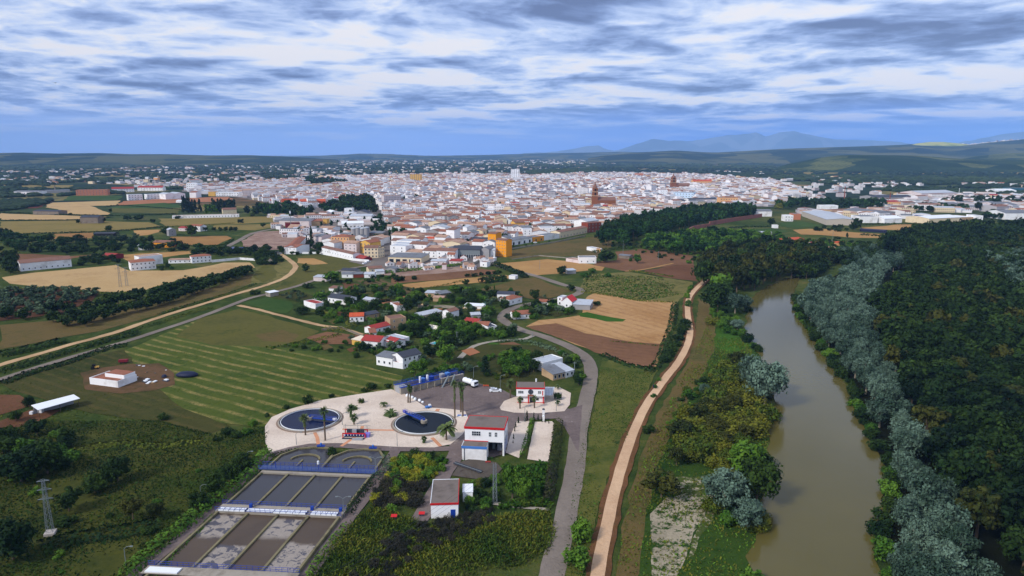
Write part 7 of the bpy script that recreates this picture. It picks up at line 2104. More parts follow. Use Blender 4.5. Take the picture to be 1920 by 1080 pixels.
# tree belt in front of the town
BELT = [(1128,452),(1135,438),(1170,425),(1240,412),(1300,402),(1370,398),(1415,400),(1410,410),(1330,420),(1280,432),(1240,446),(1200,452),(1170,468),(1130,462)]
n = grove(['park_tree', 'park_tree', 'dark_tree'], BELT, 13.5, (15, 20), (.7, .95), lambda k, i, X, Y: ('tall green tree' if k == 'park_tree' else 'darker tree') + ' in the belt below the town, ' + ('left end' if X < 150 else 'middle' if X < 330 else 'right end'), 'trees of the belt below the town', 51)
print('belt', n)
n = grove(['green_tree', 'park_tree'], [(1205,468),(1215,455),(1290,447),(1350,442),(1400,446),(1400,466),(1340,484),(1300,480),(1230,474)], 11, (10, 14), (.95, 1.2), 'rounded fresh green tree in front of the tall belt', 'fresh green trees before the belt', 52)
for x, yb, yt, w, k, lb in ((1138, 492, 467, 44, 'dark_tree', 'broad dark bush tree beside the ruined farmhouse'), (1195, 494, 473, 18, 'green_tree', 'round green tree alone in the brown field'), (1182, 490, 480, 8, 'green_bush', 'little bush left of the round tree in the brown field'),
                            (1290, 494, 484, 13, 'green_bush', 'small bush at the right end of the brown field'), (1054, 516, 497, 26, 'dark_tree', 'dark green bush under the golden field'), (1098, 519, 506, 24, 'green_bush', 'green bushes right of the small grey hut'),
                            (1140, 519, 508, 16, 'green_bush', 'pair of bushes at the meadow edge'), (1110, 512, 500, 18, 'green_tree', 'leafy tree behind the small grey hut'),
                            (765, 590, 547, 42, 'dark_tree', 'big round dark tree in the middle of the gardens'), (873, 535, 521, 17, 'dark_tree', 'round dark tree at the golden strip'), (748, 527, 512, 23, 'dark_bush', 'large dark bush at the left of the reddish field'), (776, 524, 514, 15, 'dark_bush', 'smaller dark bush in the reddish field'),
                            (1070, 546, 532, 20, 'dark_tree', 'round dark tree at the lane bend'), (478, 552, 540, 22, 'dark_bush', 'dark bush between the dirt track and the grey lane'), (576, 540, 526, 26, 'dark_bush', 'dark bush at the corner of the nursery plot'),
                            (573, 510, 493, 18, 'pine_tree', 'small conical dark tree in the school meadow'), (622, 530, 505, 38, 'green_tree', 'large green tree at the shed row'), (568, 590, 571, 36, 'dark_tree', 'dark round bush beside the white low building'),
                            (672, 576, 562, 24, 'dark_tree', 'dark round bush right of the pool bungalow'), (692, 636, 619, 16, 'golden_shrub', 'bright yellow green shrub by the red sheet roof'), (838, 682, 640, 48, 'green_tree', 'large fresh green tree above the blue channel'),
                            (910, 703, 665, 32, 'cypress_tree', 'dark dense conifer pair behind the yard'), (778, 705, 672, 34, 'green_tree', 'leafy tree right of the dark tiled farmhouse'), (795, 700, 668, 30, 'green_tree', 'second leafy tree right of the dark tiled farmhouse'),
                            (697, 730, 711, 26, 'dark_bush', 'green bush at the near end of the hay field'), (578, 757, 733, 22, 'dark_bush', 'tall dark bush left of the gravel bed'), (308, 787, 768, 24, 'dark_bush', 'lone dark bush at the lower edge of the mown field'),
                            (625, 853, 832, 26, 'dark_bush', 'round green bush between the two rounded chambers'), (779, 852, 837, 26, 'dark_bush', 'left clipped round bush above the shrub bed'), (805, 858, 841, 24, 'dark_bush', 'middle clipped round bush above the shrub bed'), (825, 866, 851, 20, 'dark_bush', 'right clipped round bush above the shrub bed'),
                            (927, 545, 530, 4, 'green_bush', 'thin shrub on the brown grass'), (1118, 572, 560, 20, 'dark_bush', 'leafy bush at the corner of the open shed'), (1065, 590, 573, 26, 'green_tree', 'leafy tree before the pale roofed shed'), (1012, 580, 568, 14, 'green_tree', 'left green tree before the stepped house'), (1028, 583, 570, 16, 'dark_tree', 'right dark tree before the stepped house'),
                            (953, 600, 586, 18, 'olive_tree', 'grey green tree in front of the worn terracotta roof'), (960, 555, 545, 12, 'green_tree', 'tree behind the orange hipped roof'), (925, 565, 552, 18, 'golden_shrub', 'yellow green tree by the lawn pool'), (1004, 562, 548, 14, 'dark_tree', 'dark tree at the lane above the porch'),
                            (360, 444, 420, 28, 'dark_tree', 'large dark tree right of the farmhouse with terracotta roof'), (312, 441, 423, 24, 'dark_tree', 'large dark tree at the grey gabled farmhouse'), (205, 434, 421, 16, 'dark_tree', 'lone round tree in front of the green gold field'), (287, 419, 409, 11, 'dark_tree', 'small round tree before the cemetery track'),
                            (452, 421, 408, 15, 'dark_tree', 'tree at the right end of the green gold field'), (240, 413, 402, 20, 'dark_tree', 'left dark tree clump behind the stone barn'), (262, 414, 402, 24, 'dark_tree', 'right dark tree clump behind the stone barn'), (193, 417, 407, 16, 'dark_tree', 'dark bush joined to the stone barn'), (147, 419, 410, 10, 'dark_tree', 'small tree at the left end of the stone barn'),
                            (207, 399, 389, 9, 'dark_tree', 'small tree at the tan field corner'), (132, 404, 398, 8, 'dark_tree', 'tiny tree on the tan field edge'), (394, 405, 378, 26, 'green_tree', 'tall fresh green tree in front of the cemetery wall'), (463, 402, 384, 16, 'pine_tree', 'leaning dark tree right of the cemetery'), (473, 406, 393, 12, 'golden_shrub', 'yellow green tree at the right of the cemetery'), (333, 410, 402, 11, 'dark_bush', 'round bush before the cemetery wall'),
                            (494, 427, 416, 12, 'dark_tree', 'round tree at the rubble yard edge'), (1340, 419, 405, 18, 'park_tree', 'tree left of the workshop'), (1446, 423, 407, 18, 'dark_tree', 'dark tree in the green strip by the workshop'), (1605, 432, 407, 24, 'dark_tree', 'large dark tree in front of the pale warehouses'),
                            (1588, 447, 434, 6, 'pine_tree', 'small palm like tree in the straw field'), (1570, 448, 441, 14, 'dark_bush', 'dark bush in the straw field'), (1834, 396, 376, 20, 'bronze_tree', 'left bronze tree in the trading estate'), (1862, 396, 379, 18, 'bronze_tree', 'right bronze tree in the trading estate')):
    T(k, x, yb, yt, w, lb)
# round shrubs in a row in the golden strip
row('dark_bush', [(877,519),(890,518),(903,516),(916,515),(928,514),(936,512)], 7.0, (3.0, 4.0), (1.3, 1.6), '{n} small round tree from the left in the strip below the yard', 'round trees in the strip', 3, .3)
hedge([(903,532),(925,528),(950,527)], 7, 5, L_dark, 'dense dark hedge block beside the golden strip', leaf=.8, dens=5)
hedge([(925,497),(945,503),(960,510),(972,514),(985,522)], 5, 3.6, L_dark, 'dark hedge along the lane into town', leaf=.8, dens=4)
hedge([(716,513),(760,509),(800,505),(830,502),(870,497)], 4, 2.6, L_green, 'green hedge below the demolition yard', leaf=.7)
hedge([(866,527),(840,534),(800,542)], 2, 1.3, L_weed, 'weedy strip under the golden field')
# pine rows beside the dirt track
for i, (pts, hr) in enumerate(((([(150,606),(175,604),(215,594),(255,584),(300,574),(345,558),(380,545),(410,534),(440,524),(466,516)]), (6.5, 9)), ([(110,590),(165,586),(220,572),(262,560),(300,556),(330,548)], (7, 9.5)), ([(255,566),(290,560),(318,548),(350,538),(385,533),(425,524),(462,512)], (6, 8)))):
    row(['pine_tree', 'dark_tree'], pts, 6.0, hr, (1.15, 1.5), '{n} dark round tree from the left in the %s row beside the dirt track' % ['front', 'rear left', 'rear right'][i], 'dark tree rows beside the dirt track', 61 + i, 1.2)
for i, (x, y) in enumerate(((160, 612), (140, 600), (125, 612), (100, 605), (45, 600), (15, 598))): T('dark_tree', x, y, y - 26, 34, '%s dark tree from the right below the olive grove' % nth(i))
OG = [(0,548),(80,541),(140,545),(185,549),(175,560),(120,575),(100,592),(0,596),(-60,600),(-60,548)]
n = grove(['olive_tree'], OG, 6.4, (3.8, 4.8), (1.25, 1.55), lambda k, i, X, Y: 'grey green olive tree in the grove left of the dark tree rows, ' + ('front' if i < 60 else 'back') + ' part', 'olive trees of the grove', 71, 300)
patch('field', [(0,545),(100,537),(185,548),(170,568),(110,590),(0,602),(-60,602),(-60,545)], fieldmat('olive_grove_soil', (92, 62, 46), (116, 82, 60)), 'reddish soil under the olive grove')
print('olives', n)
n = grove(['olive_tree'], [(515,556),(553,545),(586,556),(560,566)], 4.6, (1.8, 2.4), (1.2, 1.5), 'small dark nursery tree in the plot by the white roofed carport', 'nursery trees', 72, 300)
n = grove(['olive_tree'], [(185,447),(255,441),(275,450),(180,455)], 8.5, (3.2, 4), (1.2, 1.5), 'small orchard tree in rows above the scrub belt', 'orchard trees above the scrub belt', 73)
# scrub belt mid left
n = grove(['dark_tree', 'dark_tree', 'park_tree', 'dark_bush'], [(0,475),(0,452),(60,450),(100,452),(200,454),(260,452),(300,455),(400,470),(430,474),(380,478),(300,476),(240,476),(150,480),(80,474)], 15, (5, 9), (1.3, 1.8), lambda k, i, X, Y: 'dark green %s in the scrub belt at the left' % ('bush' if k == 'dark_bush' else 'tree'), 'scrub belt at the left', 74, 120)
grove(['dark_tree'], [(0,520),(0,490),(25,488),(36,505),(20,518)], 9, (9, 12), (1.0, 1.2), 'dark tree at the left edge beside the long white barn', 'trees by the long barn', 75)
grove(['dark_tree', 'dark_bush'], [(136,502),(150,486),(200,480),(236,492),(215,496),(160,500)], 9, (4, 6.5), (1.1, 1.5), 'dark shrubby tree between the long barn and the villa', 'trees between barn and villa', 76)
grove(['dark_tree', 'green_bush'], [(298,505),(315,498),(330,505),(300,510)], 6, (2.5, 4), (1.1, 1.5), 'garden tree right of the white villa', 'villa garden', 77)
grove(['dark_tree'], [(372,476),(420,472),(480,466),(530,470),(535,480),(480,484),(400,480)], 10, (5, 8), (1.1, 1.5), 'dark tree between the white walls and the rubble yard', 'trees below the rubble yard', 78)
grove(['dark_tree', 'dark_bush'], [(475,482),(530,478),(532,490),(515,500),(495,500),(480,492)], 8, (4, 6), (1.1, 1.6), 'dark bush round the grassy hollow', 'bushes round the hollow', 79)
grove(['dark_tree', 'park_tree'], [(0,452),(0,435),(20,438),(40,448)], 9, (5, 8), (1.2, 1.5), 'dark tree at the left edge above the scrub', 'trees at the left edge', 80)
for i, x in enumerate((385, 402, 414, 424, 433, 442)): T('dark_tree', x, 434, 424, 11, '%s round tree from the left along the thin straw field' % nth(i), 'round trees along the thin straw field')
# cypresses of the cemetery
for i, x in enumerate((344, 347, 350, 353, 356, 359, 362, 367, 375)):
    T('cypress_tree', x, 400 - (i % 3), [368, 367, 371, 369, 371, 375, 374, 374, 372][i], 11, '%s cypress from the left in the left cemetery group' % nth(i), 'cypresses in the left cemetery group')
for i in range(14):
    T('cypress_tree', 400 + i * 3.1, 399 - (i % 3), 372 + (i * 7) % 5, 11, '%s cypress from the left in the right cemetery group' % nth(i), 'cypresses in the right cemetery group')
for x, yb, yt, lb in ((483, 402, 376, 'dark cypress right of the cemetery track'), (576, 466, 440, 'left tall cypress behind the corner building'), (585, 462, 424, 'tallest cypress behind the corner building'), (580, 470, 446, 'short cypress behind the corner building'), (1009, 386, 371, 'single slender cypress in the middle of town')):
    T('cypress_tree', x, yb, yt, (yb - yt) * .3, lb)
grove(['dark_tree', 'park_tree'], [(586,470),(600,462),(620,458),(660,455),(672,460),(620,462),(600,474)], 8, (4, 7), (1.1, 1.4), 'tree between the peach apartments and the silos', 'trees behind the peach apartments', 81)
for i, (x, w) in enumerate(((549, 12), (558, 10), (583, 10), (596, 12))): T('dark_tree', x, [478, 480, 478, 478][i], 470, w, '%s small round tree from the left by the white school walls' % nth(i), 'round trees by the school walls')
grove(['dark_tree', 'bronze_tree', 'dark_bush'], [(1490,520),(1500,500),(1560,480),(1600,488),(1560,505),(1510,528)], 9, (8, 14), (.9, 1.2), lambda k, i, X, Y: {'dark_tree': 'dark tree', 'bronze_tree': 'bronze green tree', 'dark_bush': 'dark bush'}[k] + ' closing the river at the bend', 'trees closing the river bend', 45)
# parks inside the town
grove(['park_tree', 'dark_tree'], [(478,406),(480,392),(540,390),(560,396),(596,398),(590,408),(540,410)], 19, (11, 15), (.9, 1.1), 'park tree in the row left of the white cube', 'park trees left of the white cube', 82)
grove(['park_tree', 'dark_tree'], [(600,396),(640,380),(690,374),(706,386),(712,404),(692,400),(640,400),(612,402)], 20, (12, 17), (.9, 1.1), 'tree of the town park above the avenue', 'trees of the town park', 83)
grove(['park_tree'], [(702,412),(716,406),(726,430),(718,470),(690,484),(684,482),(704,446)], 13, (6, 9), (.9, 1.2), 'avenue tree on the street into town', 'avenue trees', 84)
grove(['dark_tree', 'park_tree'], [(570,348),(575,338),(625,340),(650,346),(620,350)], 26, (12, 17), (1.0, 1.3), 'tree in the grove at the back left of town', 'grove at the back of town', 85)
grove(['park_tree'], [(750,380),(752,374),(780,374),(782,380)], 15, (10, 12), (1.0, 1.2), 'tree of the small green square in town', 'trees of the small green square', 86)
grove(['park_tree'], [(735,445),(742,437),(756,436),(760,444),(750,448)], 12, (9, 11), (1.0, 1.2), 'tree of the green corner by the avenue', 'green corner by the avenue', 87)
grove(['park_tree'], [(955,388),(984,387),(985,391),(956,392)], 12, (6, 8), (1.0, 1.2), 'tree in the courtyard in the middle of town', 'courtyard trees', 88)
row('green_tree', [(962,466),(985,463),(1010,459),(1030,456)], 9, (3.5, 4.5), (.7, .9), '{n} young street tree from the left on the embankment road', 'street trees on the embankment road', 5, .3)
# dark grove and estate trees on the right
grove(['park_tree', 'dark_tree'], [(1468,394),(1475,384),(1560,382),(1620,384),(1660,382),(1665,392),(1640,396),(1540,392)], 21, (12, 16), (1.0, 1.3), 'tree of the long dark grove behind the warehouses', 'long grove behind the warehouses', 89)
grove(['golden_shrub', 'park_tree'], [(1456,392),(1456,384),(1474,383),(1474,393)], 14, (10, 14), (.8, 1.0), 'yellowish tree at the left end of the long grove', 'yellowish trees by the grove', 90)
grove(['park_tree', 'dark_tree'], [(1694,398),(1700,390),(1740,388),(1810,390),(1808,398),(1740,398)], 19, (8, 11), (1.1, 1.4), 'tree in the row between the estate halls', 'trees between the estate halls', 91)
grove(['dark_tree'], [(1760,380),(1800,372),(1880,376),(1930,378),(1930,386),(1860,384),(1770,385)], 24, (9, 13), (1.1, 1.4), 'dark tree in the row at the back of the estate', 'dark trees at the back of the estate', 92)
grove(['dark_tree', 'dark_bush'], [(1560,428),(1600,424),(1610,432),(1560,436),(1500,432)], 12, (4, 6), (1.1, 1.5), 'bush in front of the pale warehouse', 'bushes before the pale warehouse', 93)
grove(['green_bush', 'dark_tree', 'dark_bush'], [(1480,448),(1560,446),(1640,448),(1660,458),(1600,470),(1590,480),(1540,476),(1500,470),(1480,462)], 9, (3, 6), (1.1, 1.5), lambda k, i, X, Y: ('garden tree' if k == 'dark_tree' else 'garden bush') + ' in the allotments', 'allotment greenery', 94, 90)
grove(['park_tree', 'dark_tree'], [(1842,412),(1850,405),(1880,404),(1884,412)], 12, (8, 11), (1.0, 1.3), 'tree left of the white and maroon hall', 'trees by the maroon hall', 95)
grove(['green_tree', 'dark_bush', 'green_bush'], [(1385,450),(1400,440),(1470,444),(1480,470),(1440,470)], 10, (5, 9), (1.1, 1.4), 'garden tree behind the bronze grove', 'gardens behind the bronze grove', 96)
# gardens in the middle
LANES = []
for L_ in ([(1108,700),(1104,680),(1090,664),(1062,648),(1015,630),(977,619),(950,606),(941,596),(949,585),(968,576),(1002,569),(1040,562),(1070,556),(1088,548),(1084,541),(1058,535),(1005,518)], [(783,571),(830,575),(880,579),(905,582)], [(862,672),(888,650),(930,640),(985,636),(1000,630)], [(447,573),(480,580),(534,594),(600,610),(640,616),(680,628)]):
    LANES += spline(gp(L_), 4)
def goff(P): return P
def garden(pts, sp, hr, label, group, seed, kinds=('green_tree', 'dark_tree', 'green_bush', 'dark_bush')):
    P = [p for p in scatter_pts(pts, sp, seed) if not on_foot(p[0], p[1], 1.0) and not any((p[0] - q[0]) ** 2 + (p[1] - q[1]) ** 2 < 30 for q in LANES)]
    r_ = random.Random(seed)
    for X, Y in P:
        k = r_.choice(kinds); h = r_.uniform(*hr)
        tree(k, X, Y, h, h * r_.uniform(1.0, 1.5), label.format(k={'green_tree': 'fresh green tree', 'dark_tree': 'dark round tree', 'green_bush': 'fresh green bush', 'dark_bush': 'dark bush', 'olive_tree': 'grey green tree', 'golden_shrub': 'yellow green bush'}[k]), group)
garden([(770,605),(800,600),(850,604),(870,606),(930,628),(955,626),(985,628),(975,632),(930,636),(880,645),(850,662),(800,640),(770,625)], 6.2, (4, 7), '{k} in the dense grove round the maroon roofs', 'dense garden grove', 101)
garden([(856,566),(905,555),(930,552),(935,560),(900,566),(870,572),(855,590),(940,588),(930,594),(870,598),(856,590)], 6.1, (3, 5.5), '{k} in the gardens by the lawn pool', 'gardens by the lawn pool', 102)
garden([(598,568),(625,575),(660,580),(655,584),(620,586),(590,590),(600,582)], 4.5, (2, 4), '{k} in the garden of the pool bungalow', 'garden of the pool bungalow', 103)
garden([(700,605),(730,600),(728,612),(700,618),(685,612),(690,604)], 4.5, (2.5, 4.5), '{k} in the gardens round the beige ruin', 'gardens round the beige ruin', 104)
garden([(762,600),(788,600),(790,622),(762,640),(755,625)], 5.3, (3, 6), '{k} in the shaded garden right of the beige ruin', 'gardens round the beige ruin', 105)
garden([(715,545),(760,546),(800,548),(795,556),(745,556),(735,570),(700,556)], 7.4, (2, 3.5), '{k} in the weedy plots left of the big round tree', 'weedy plots', 106, ('green_bush', 'dark_bush'))
garden([(935,690),(950,670),(985,668),(1010,675),(1008,695),(985,705),(960,708),(940,702)], 5.1, (4, 6.5), '{k} in the thicket left of the white warehouse', 'thicket by the white warehouse', 107, ('green_tree', 'dark_tree', 'green_tree'))
garden([(1056,680),(1075,668),(1090,680),(1096,700),(1090,735),(1078,730),(1085,705),(1062,690)], 5.1, (3, 5), '{k} between the white warehouse and the lane', 'trees along the inner side of the lane', 108)
garden([(750,712),(790,700),(860,690),(905,690),(900,700),(862,706),(800,716),(760,728)], 4.5, (2.5, 4.5), '{k} in the hedge behind the blue channel', 'hedge trees behind the blue channel', 109, ('green_bush', 'green_tree', 'olive_tree'))
garden([(905,704),(945,700),(960,712),(950,716),(915,712)], 4.5, (2, 3), '{k} behind the yard fence', 'bushes behind the yard', 110, ('dark_bush', 'golden_shrub'))
garden([(840,655),(875,655),(930,668),(1000,665),(1050,655),(1070,665),(1040,668),(960,665),(900,680),(860,690)], 8.2, (2, 3.8), '{k} in the rough plots inside the lane bend', 'bushes in the rough plots', 111, ('green_bush', 'olive_tree', 'dark_bush'))
garden([(495,655),(560,648),(600,642),(650,655),(700,660),(730,668),(700,680),(650,668),(560,660)], 6.6, (1.6, 3.2), '{k} in the scrub at the top of the hay field', 'scrub at the top of the hay field', 112, ('green_bush', 'dark_bush', 'green_bush'))
hedge([(795,608),(830,606),(865,599),(900,594)], 3, 2.6, L_dark, 'long clipped dark hedge under the gabled cottage', dens=6)
hedge([(725,604),(745,596),(780,600)], 3, 2.2, L_dark, 'dark clipped hedge below the big round tree', dens=6)
hedge([(981,576),(998,573),(1006,569)], 2.4, 2.2, L_dark, 'dark hedge right of the orange hipped roof', dens=6)
hedge([(605,584),(650,600),(660,615),(640,620),(610,616)], 5, 1.5, L_weed, 'low rough hedge round the corner garden', dens=3)
hedge([(500,655),(560,645),(612,634),(640,628)], 3, 1.4, L_weed, 'wild strip at the corner of the pasture', dens=3)
garden([(600,585),(640,598),(655,612),(640,618),(610,612)], 5.5, (1.4, 3), '{k} in the rough corner garden', 'garden of the corner plot', 113, ('green_bush', 'dark_bush'))
garden([(655,560),(700,556),(720,566),(712,590),(680,590),(660,580)], 6.5, (2, 4), '{k} in the plots by the pale blue shed', 'gardens by the pale blue shed', 114)
garden([(775,560),(850,556),(862,566),(850,576),(790,572)], 5.5, (2, 4), '{k} among the patched garden sheds', 'gardens among the patched sheds', 115)
garden([(940,580),(965,577),(1040,566),(1050,580),(1010,592),(975,594)], 5.5, (2, 4), '{k} near the lane fork houses', 'gardens near the lane fork', 116)
garden([(600,525),(640,528),(700,523),(730,515),(745,520),(700,534),(650,534),(600,536)], 7, (2, 4), '{k} in front of the shed row', 'gardens of the shed row', 117)
garden([(640,642),(690,640),(700,650),(780,655),(790,670),(740,668),(700,664),(660,656)], 5.5, (1.6, 3.4), '{k} behind the dark tiled farmhouse', 'gardens behind the farmhouse', 118)
garden([(1110,440),(1330,470),(1345,490),(1300,498),(1130,460)], 11, (2, 4), '{k} along the foot of the tree belt', 'garden bushes under the belt', 119, ('green_bush', 'dark_bush'))
garden([(590,555),(640,540),(720,535),(800,550),(900,545),(960,548),(1060,565),(1090,585),(1010,600),(955,612),(980,628),(900,648),(840,668),(790,690),(700,668),(655,640),(690,615),(640,605),(600,590)], 8.2, (2.4, 6.5), '{k} half hiding the hamlet houses', 'garden trees of the hamlet', 120, ('green_tree', 'dark_tree', 'green_bush', 'dark_bush', 'olive_tree'))
r_ = random.Random(12)
plots = [(590, 566, 10), (640, 590, 16), (625, 604, 12), (702, 588, 12), (720, 572, 9), (690, 616, 10), (715, 640, 9), (820, 575, 12), (900, 590, 12), (960, 545, 14), (1040, 590, 12), (880, 660, 18), (960, 660, 14), (1000, 690, 9), (850, 690, 12), (660, 656, 12), (610, 652, 12), (670, 545, 12), (760, 560, 10), (930, 700, 12), (1120, 480, 12), (1330, 455, 20), (1440, 450, 16), (1540, 455, 12)]
for i, (x, y, w) in enumerate(plots):
    h = w * .42; a = r_.uniform(-.3, .3)
    patch('field', [(x - w, y - h * .3 + a * 5), (x + w * .2, y - h + a * 3), (x + w, y + h * .2), (x - w * .1, y + h)], [greenb, plough2, embank, brush, orange_dirt, meadow, vine][i % 7],
          ['bright green', 'dark earth', 'dry grass', 'weedy', 'orange earth', 'mossy green', 'row planted'][i % 7] + ' garden plot among the houses, %s of the small plots' % nth(i))
for i, (x, y, rz, col, lb) in enumerate(((690, 492, .9, 'white', 'white car nearest the meadow corner'), (684, 495, .9, 'white', 'second white car by the meadow corner'), (797, 484, 1.2, 'white', 'white van in the grey yard by the flat warehouse'), (520, 474, .1, 'dark', 'dark car parked at the school corner'),
                                     (524, 477, .1, 'grey', 'silver car in front of the dark one at the school corner'), (868, 495, .3, 'dark', 'dark car in the yard under the glazed factory'), (838, 498, .2, 'red', 'red car in the yard under the glazed factory'), (1003, 456, .2, 'white', 'white car outside the ochre garage'))):
    X, Y = G(x, y)
    car('parked_car', X, Y, rz, {'white': ('white_car_paint', (228, 232, 238)), 'dark': ('dark_car_paint', (34, 38, 48)), 'grey': ('silver_car_paint', (150, 156, 164)), 'red': ('red_car_paint', (140, 30, 34))}[col], lb)
hedge([(560,566),(585,574),(600,584),(596,592)], 2.5, 1.8, L_dark, 'dark hedge left of the low white building', dens=5)
hedge([(690,560),(700,575),(695,592)], 2, 1.6, L_green, 'green hedge beside the pale blue shed', dens=5)
hedge([(850,545),(866,556),(860,572)], 2.5, 2, L_dark, 'dark hedge between patched sheds and lawn pool', dens=5)
hedge([(935,642),(985,640),(1040,655)], 2.5, 1.4, L_olive, 'grey green scrub line inside the lane bend', dens=4)
hedge([(1000,646),(1050,662),(1085,684)], 3, 1.8, L_olive, 'grey green scrub band beside the winding lane', dens=4)
hedge([(665,645),(700,652),(720,662),(745,668)], 2.5, 1.6, L_green, 'green hedge under the grey terrace house', dens=5)
wall([(783,577),(830,577),(868,580)], 1.6, M_conc, 'pale wall behind the orange earth yard')
wall([(590,561),(612,556)], 2.0, M_white, 'white pool wall behind the low white building')
# waterworks planting
hedge([(998,790),(994,806),(989,824),(983,842),(978,862)], 1.6, 2.0, L_green, 'bright green hedge between the two gravel beds', dens=14, leaf=.28)
hedge([(1047,793),(1045,820),(1040,860),(1034,900),(1028,945)], 3.2, 2.8, L_brown, 'brownish hedge between the gravel bed and the lane', dens=9, leaf=.34)
hedge([(1037,885),(1032,915),(1026,948)], 2.8, 3.2, L_charred, 'dark dead looking shrubs at the hedge foot', dens=9, leaf=.3)
for i, (x, y, h) in enumerate(((967, 796, 12), (972, 788, 16), (984, 785, 14), (988, 784, 22), (1001, 782, 16), (1009, 783, 14), (1016, 786, 12), (1022, 787, 11), (1029, 789, 9), (965, 804, 12), (963, 818, 12), (962, 826, 8))):
    T('cypress_tree', x, y + 6, y + 6 - h, h * .36, '%s small cypress along the gravel beds' % nth(i), 'small cypresses along the gravel beds')
SB = [(735,872),(752,858),(800,860),(830,868),(826,890),(808,910),(795,930),(785,950),(735,958),(700,950),(702,930),(716,902)]
r_ = random.Random(6)
for X, Y in scatter_pts(SB, 2.9, 121):
    px, py = Qx(X, Y)
    k = 'yellow_shrub' if r_.random() < .62 else 'green_bush'
    if py > 905 and px < 800 and r_.random() < .8: k = 'dead_bush'
    h = r_.uniform(2.2, 3.4)
    tree(k, X, Y, h, h * r_.uniform(1.2, 1.6), {'yellow_shrub': 'yellow green shrub in the bed right of the basins', 'green_bush': 'green shrub in the bed right of the basins', 'dead_bush': 'blackish shrub in the lower half of the bed'}[k], 'shrub bed right of the basins')
grove(['dark_bush', 'green_bush', 'golden_shrub'], [(868,960),(885,905),(935,890),(935,940),(915,958),(880,968)], 3.4, (2.0, 3.4), (1.1, 1.5), 'shrub on the slope right of the pump house', 'shrubs right of the pump house', 122)
for x, yb, yt, w, lb in ((961, 935, 860, 50, 'green poplar like tree right of the lattice mast'), (983, 940, 885, 34, 'shorter green tree right of the lattice mast'), (950, 890, 862, 24, 'bright green shrub at the hall corner'), (1003, 935, 895, 30, 'thin reddish green tree near the gravel bed foot')):
    T('green_tree' if 'green' in lb else 'bronze_tree', x, yb, yt, w, lb)
hedge([(878,861),(895,858),(915,860),(925,862)], 1.0, .9, L_green, 'low clipped hedge in front of the works annex', dens=16, leaf=.2)
# shrubs at the basin flanks
hedge([(722,862),(728,880),(712,895),(700,905)], 3.0, 2.0, L_olive, 'grey green ground shrubs at the upper right of the basins', dens=10, leaf=.3)
hedge([(698,905),(680,925),(662,948),(652,968)], 2.6, 1.6, L_dark, 'dark shrubs between the basins and the service road', dens=10, leaf=.3)
hedge([(648,985),(620,1020),(590,1060),(575,1095)], 2.0, 1.1, L_green, 'yellow green verge right of the front basins', dens=10, leaf=.28)
hedge([(520,860),(498,885),(470,905),(440,935),(405,965),(370,1000),(330,1040),(290,1085)], 1.8, 1.0, L_green, 'green verge between the road and the left basins', dens=10, leaf=.28)
hedge([(500,850),(470,890),(430,925),(395,945),(350,985),(310,1015),(270,1050),(235,1090)], 4.2, 3.0, L_green, 'thick green hedge along the left service road', dens=9, leaf=.38)
hedge([(505,858),(540,847),(580,843),(600,842)], 1.6, .9, L_dark, 'low shrubs along the left rounded chamber', dens=10, leaf=.28)
# dark reeds and dry trees lower middle
for X, Y in scatter_pts([(640,1100),(700,1040),(760,990),(830,980),(900,955),(930,955),(920,985),(860,1010),(780,1040),(740,1100)], 3.0, 131):
    h = r_.uniform(1.6, 2.8); tree('dead_bush', X, Y, h, h * 1.5, 'blackish shrub in the dark band under the pump house', 'dark band under the pump house')
# lower left scrub
for x, yb, yt, w, lb in ((222, 905, 850, 72, 'large dark bush tree left of the left road'), (178, 925, 885, 60, 'dark bush left below the large bush tree'), (250, 975, 922, 62, 'orange brown tree in the dark scrub'), (290, 975, 935, 50, 'grey brown tree beside the orange brown tree'),
                         (130, 960, 905, 60, 'dark bush beside the left pylon'), (40, 905, 830, 90, 'dark tree mass at the left edge'), (90, 890, 820, 80, 'dark tree mass right of the left edge'), (125, 830, 796, 40, 'small dark tree above the left thicket'), (25, 1050, 960, 100, 'dark tree at the lower left corner'),
                         (405, 935, 880, 46, 'green shrub tree by the left road lamp'), (372, 955, 915, 46, 'second green shrub tree by the left road lamp'), (455, 880, 845, 50, 'green shrub tree at the top of the left road'), (430, 905, 865, 44, 'green tree below the top of the left road'), (56, 766, 738, 26, 'dark tree above the open shed'), (30, 790, 766, 30, 'dark tree left of the open shed'), (10, 835, 790, 40, 'dark tree mass under the left earth yard')):
    T('bronze_tree' if 'brown' in lb else 'dark_tree', x, yb, yt, w, lb, lod=0)
grove(['dark_bush', 'dark_tree', 'green_bush'], [(0,900),(0,815),(60,810),(130,820),(165,850),(150,885),(90,905)], 7, (3, 6), (1.2, 1.6), 'dark thicket bush below the open shed', 'thicket below the open shed', 141)
grove(['dark_bush', 'green_bush'], [(395,830),(440,800),(500,790),(490,812),(430,835)], 5.5, (2, 3.6), (1.2, 1.6), 'bush in the scrub left of the gravel bed', 'scrub left of the gravel bed', 142)
row('dark_bush', [(505,782),(540,765),(580,752),(620,744),(680,735),(730,728)], 6.5, (1.6, 2.8), (1.1, 1.5), '{n} bush from the left along the upper gravel edge', 'bushes along the upper gravel edge', 7)
grove(['dark_bush', 'green_bush'], [(0,1080),(0,930),(60,915),(200,950),(330,900),(420,850),(480,830),(440,890),(330,990),(230,1075)], 13, (1.2, 3.0), (1.3, 2.0), 'low bush scattered in the rough grass left of the basins', 'bushes in the rough grass', 143)
hedge([(80,1030),(150,1010),(230,1000),(300,985)], 7, 1.6, L_dark, 'dark bramble patch right of the left pylon', dens=3, leaf=.5)
hedge([(130,850),(220,832),(300,838),(380,828)], 5, 1.2, L_weed, 'grassy bramble strip above the large dark bushes', dens=3, leaf=.45)
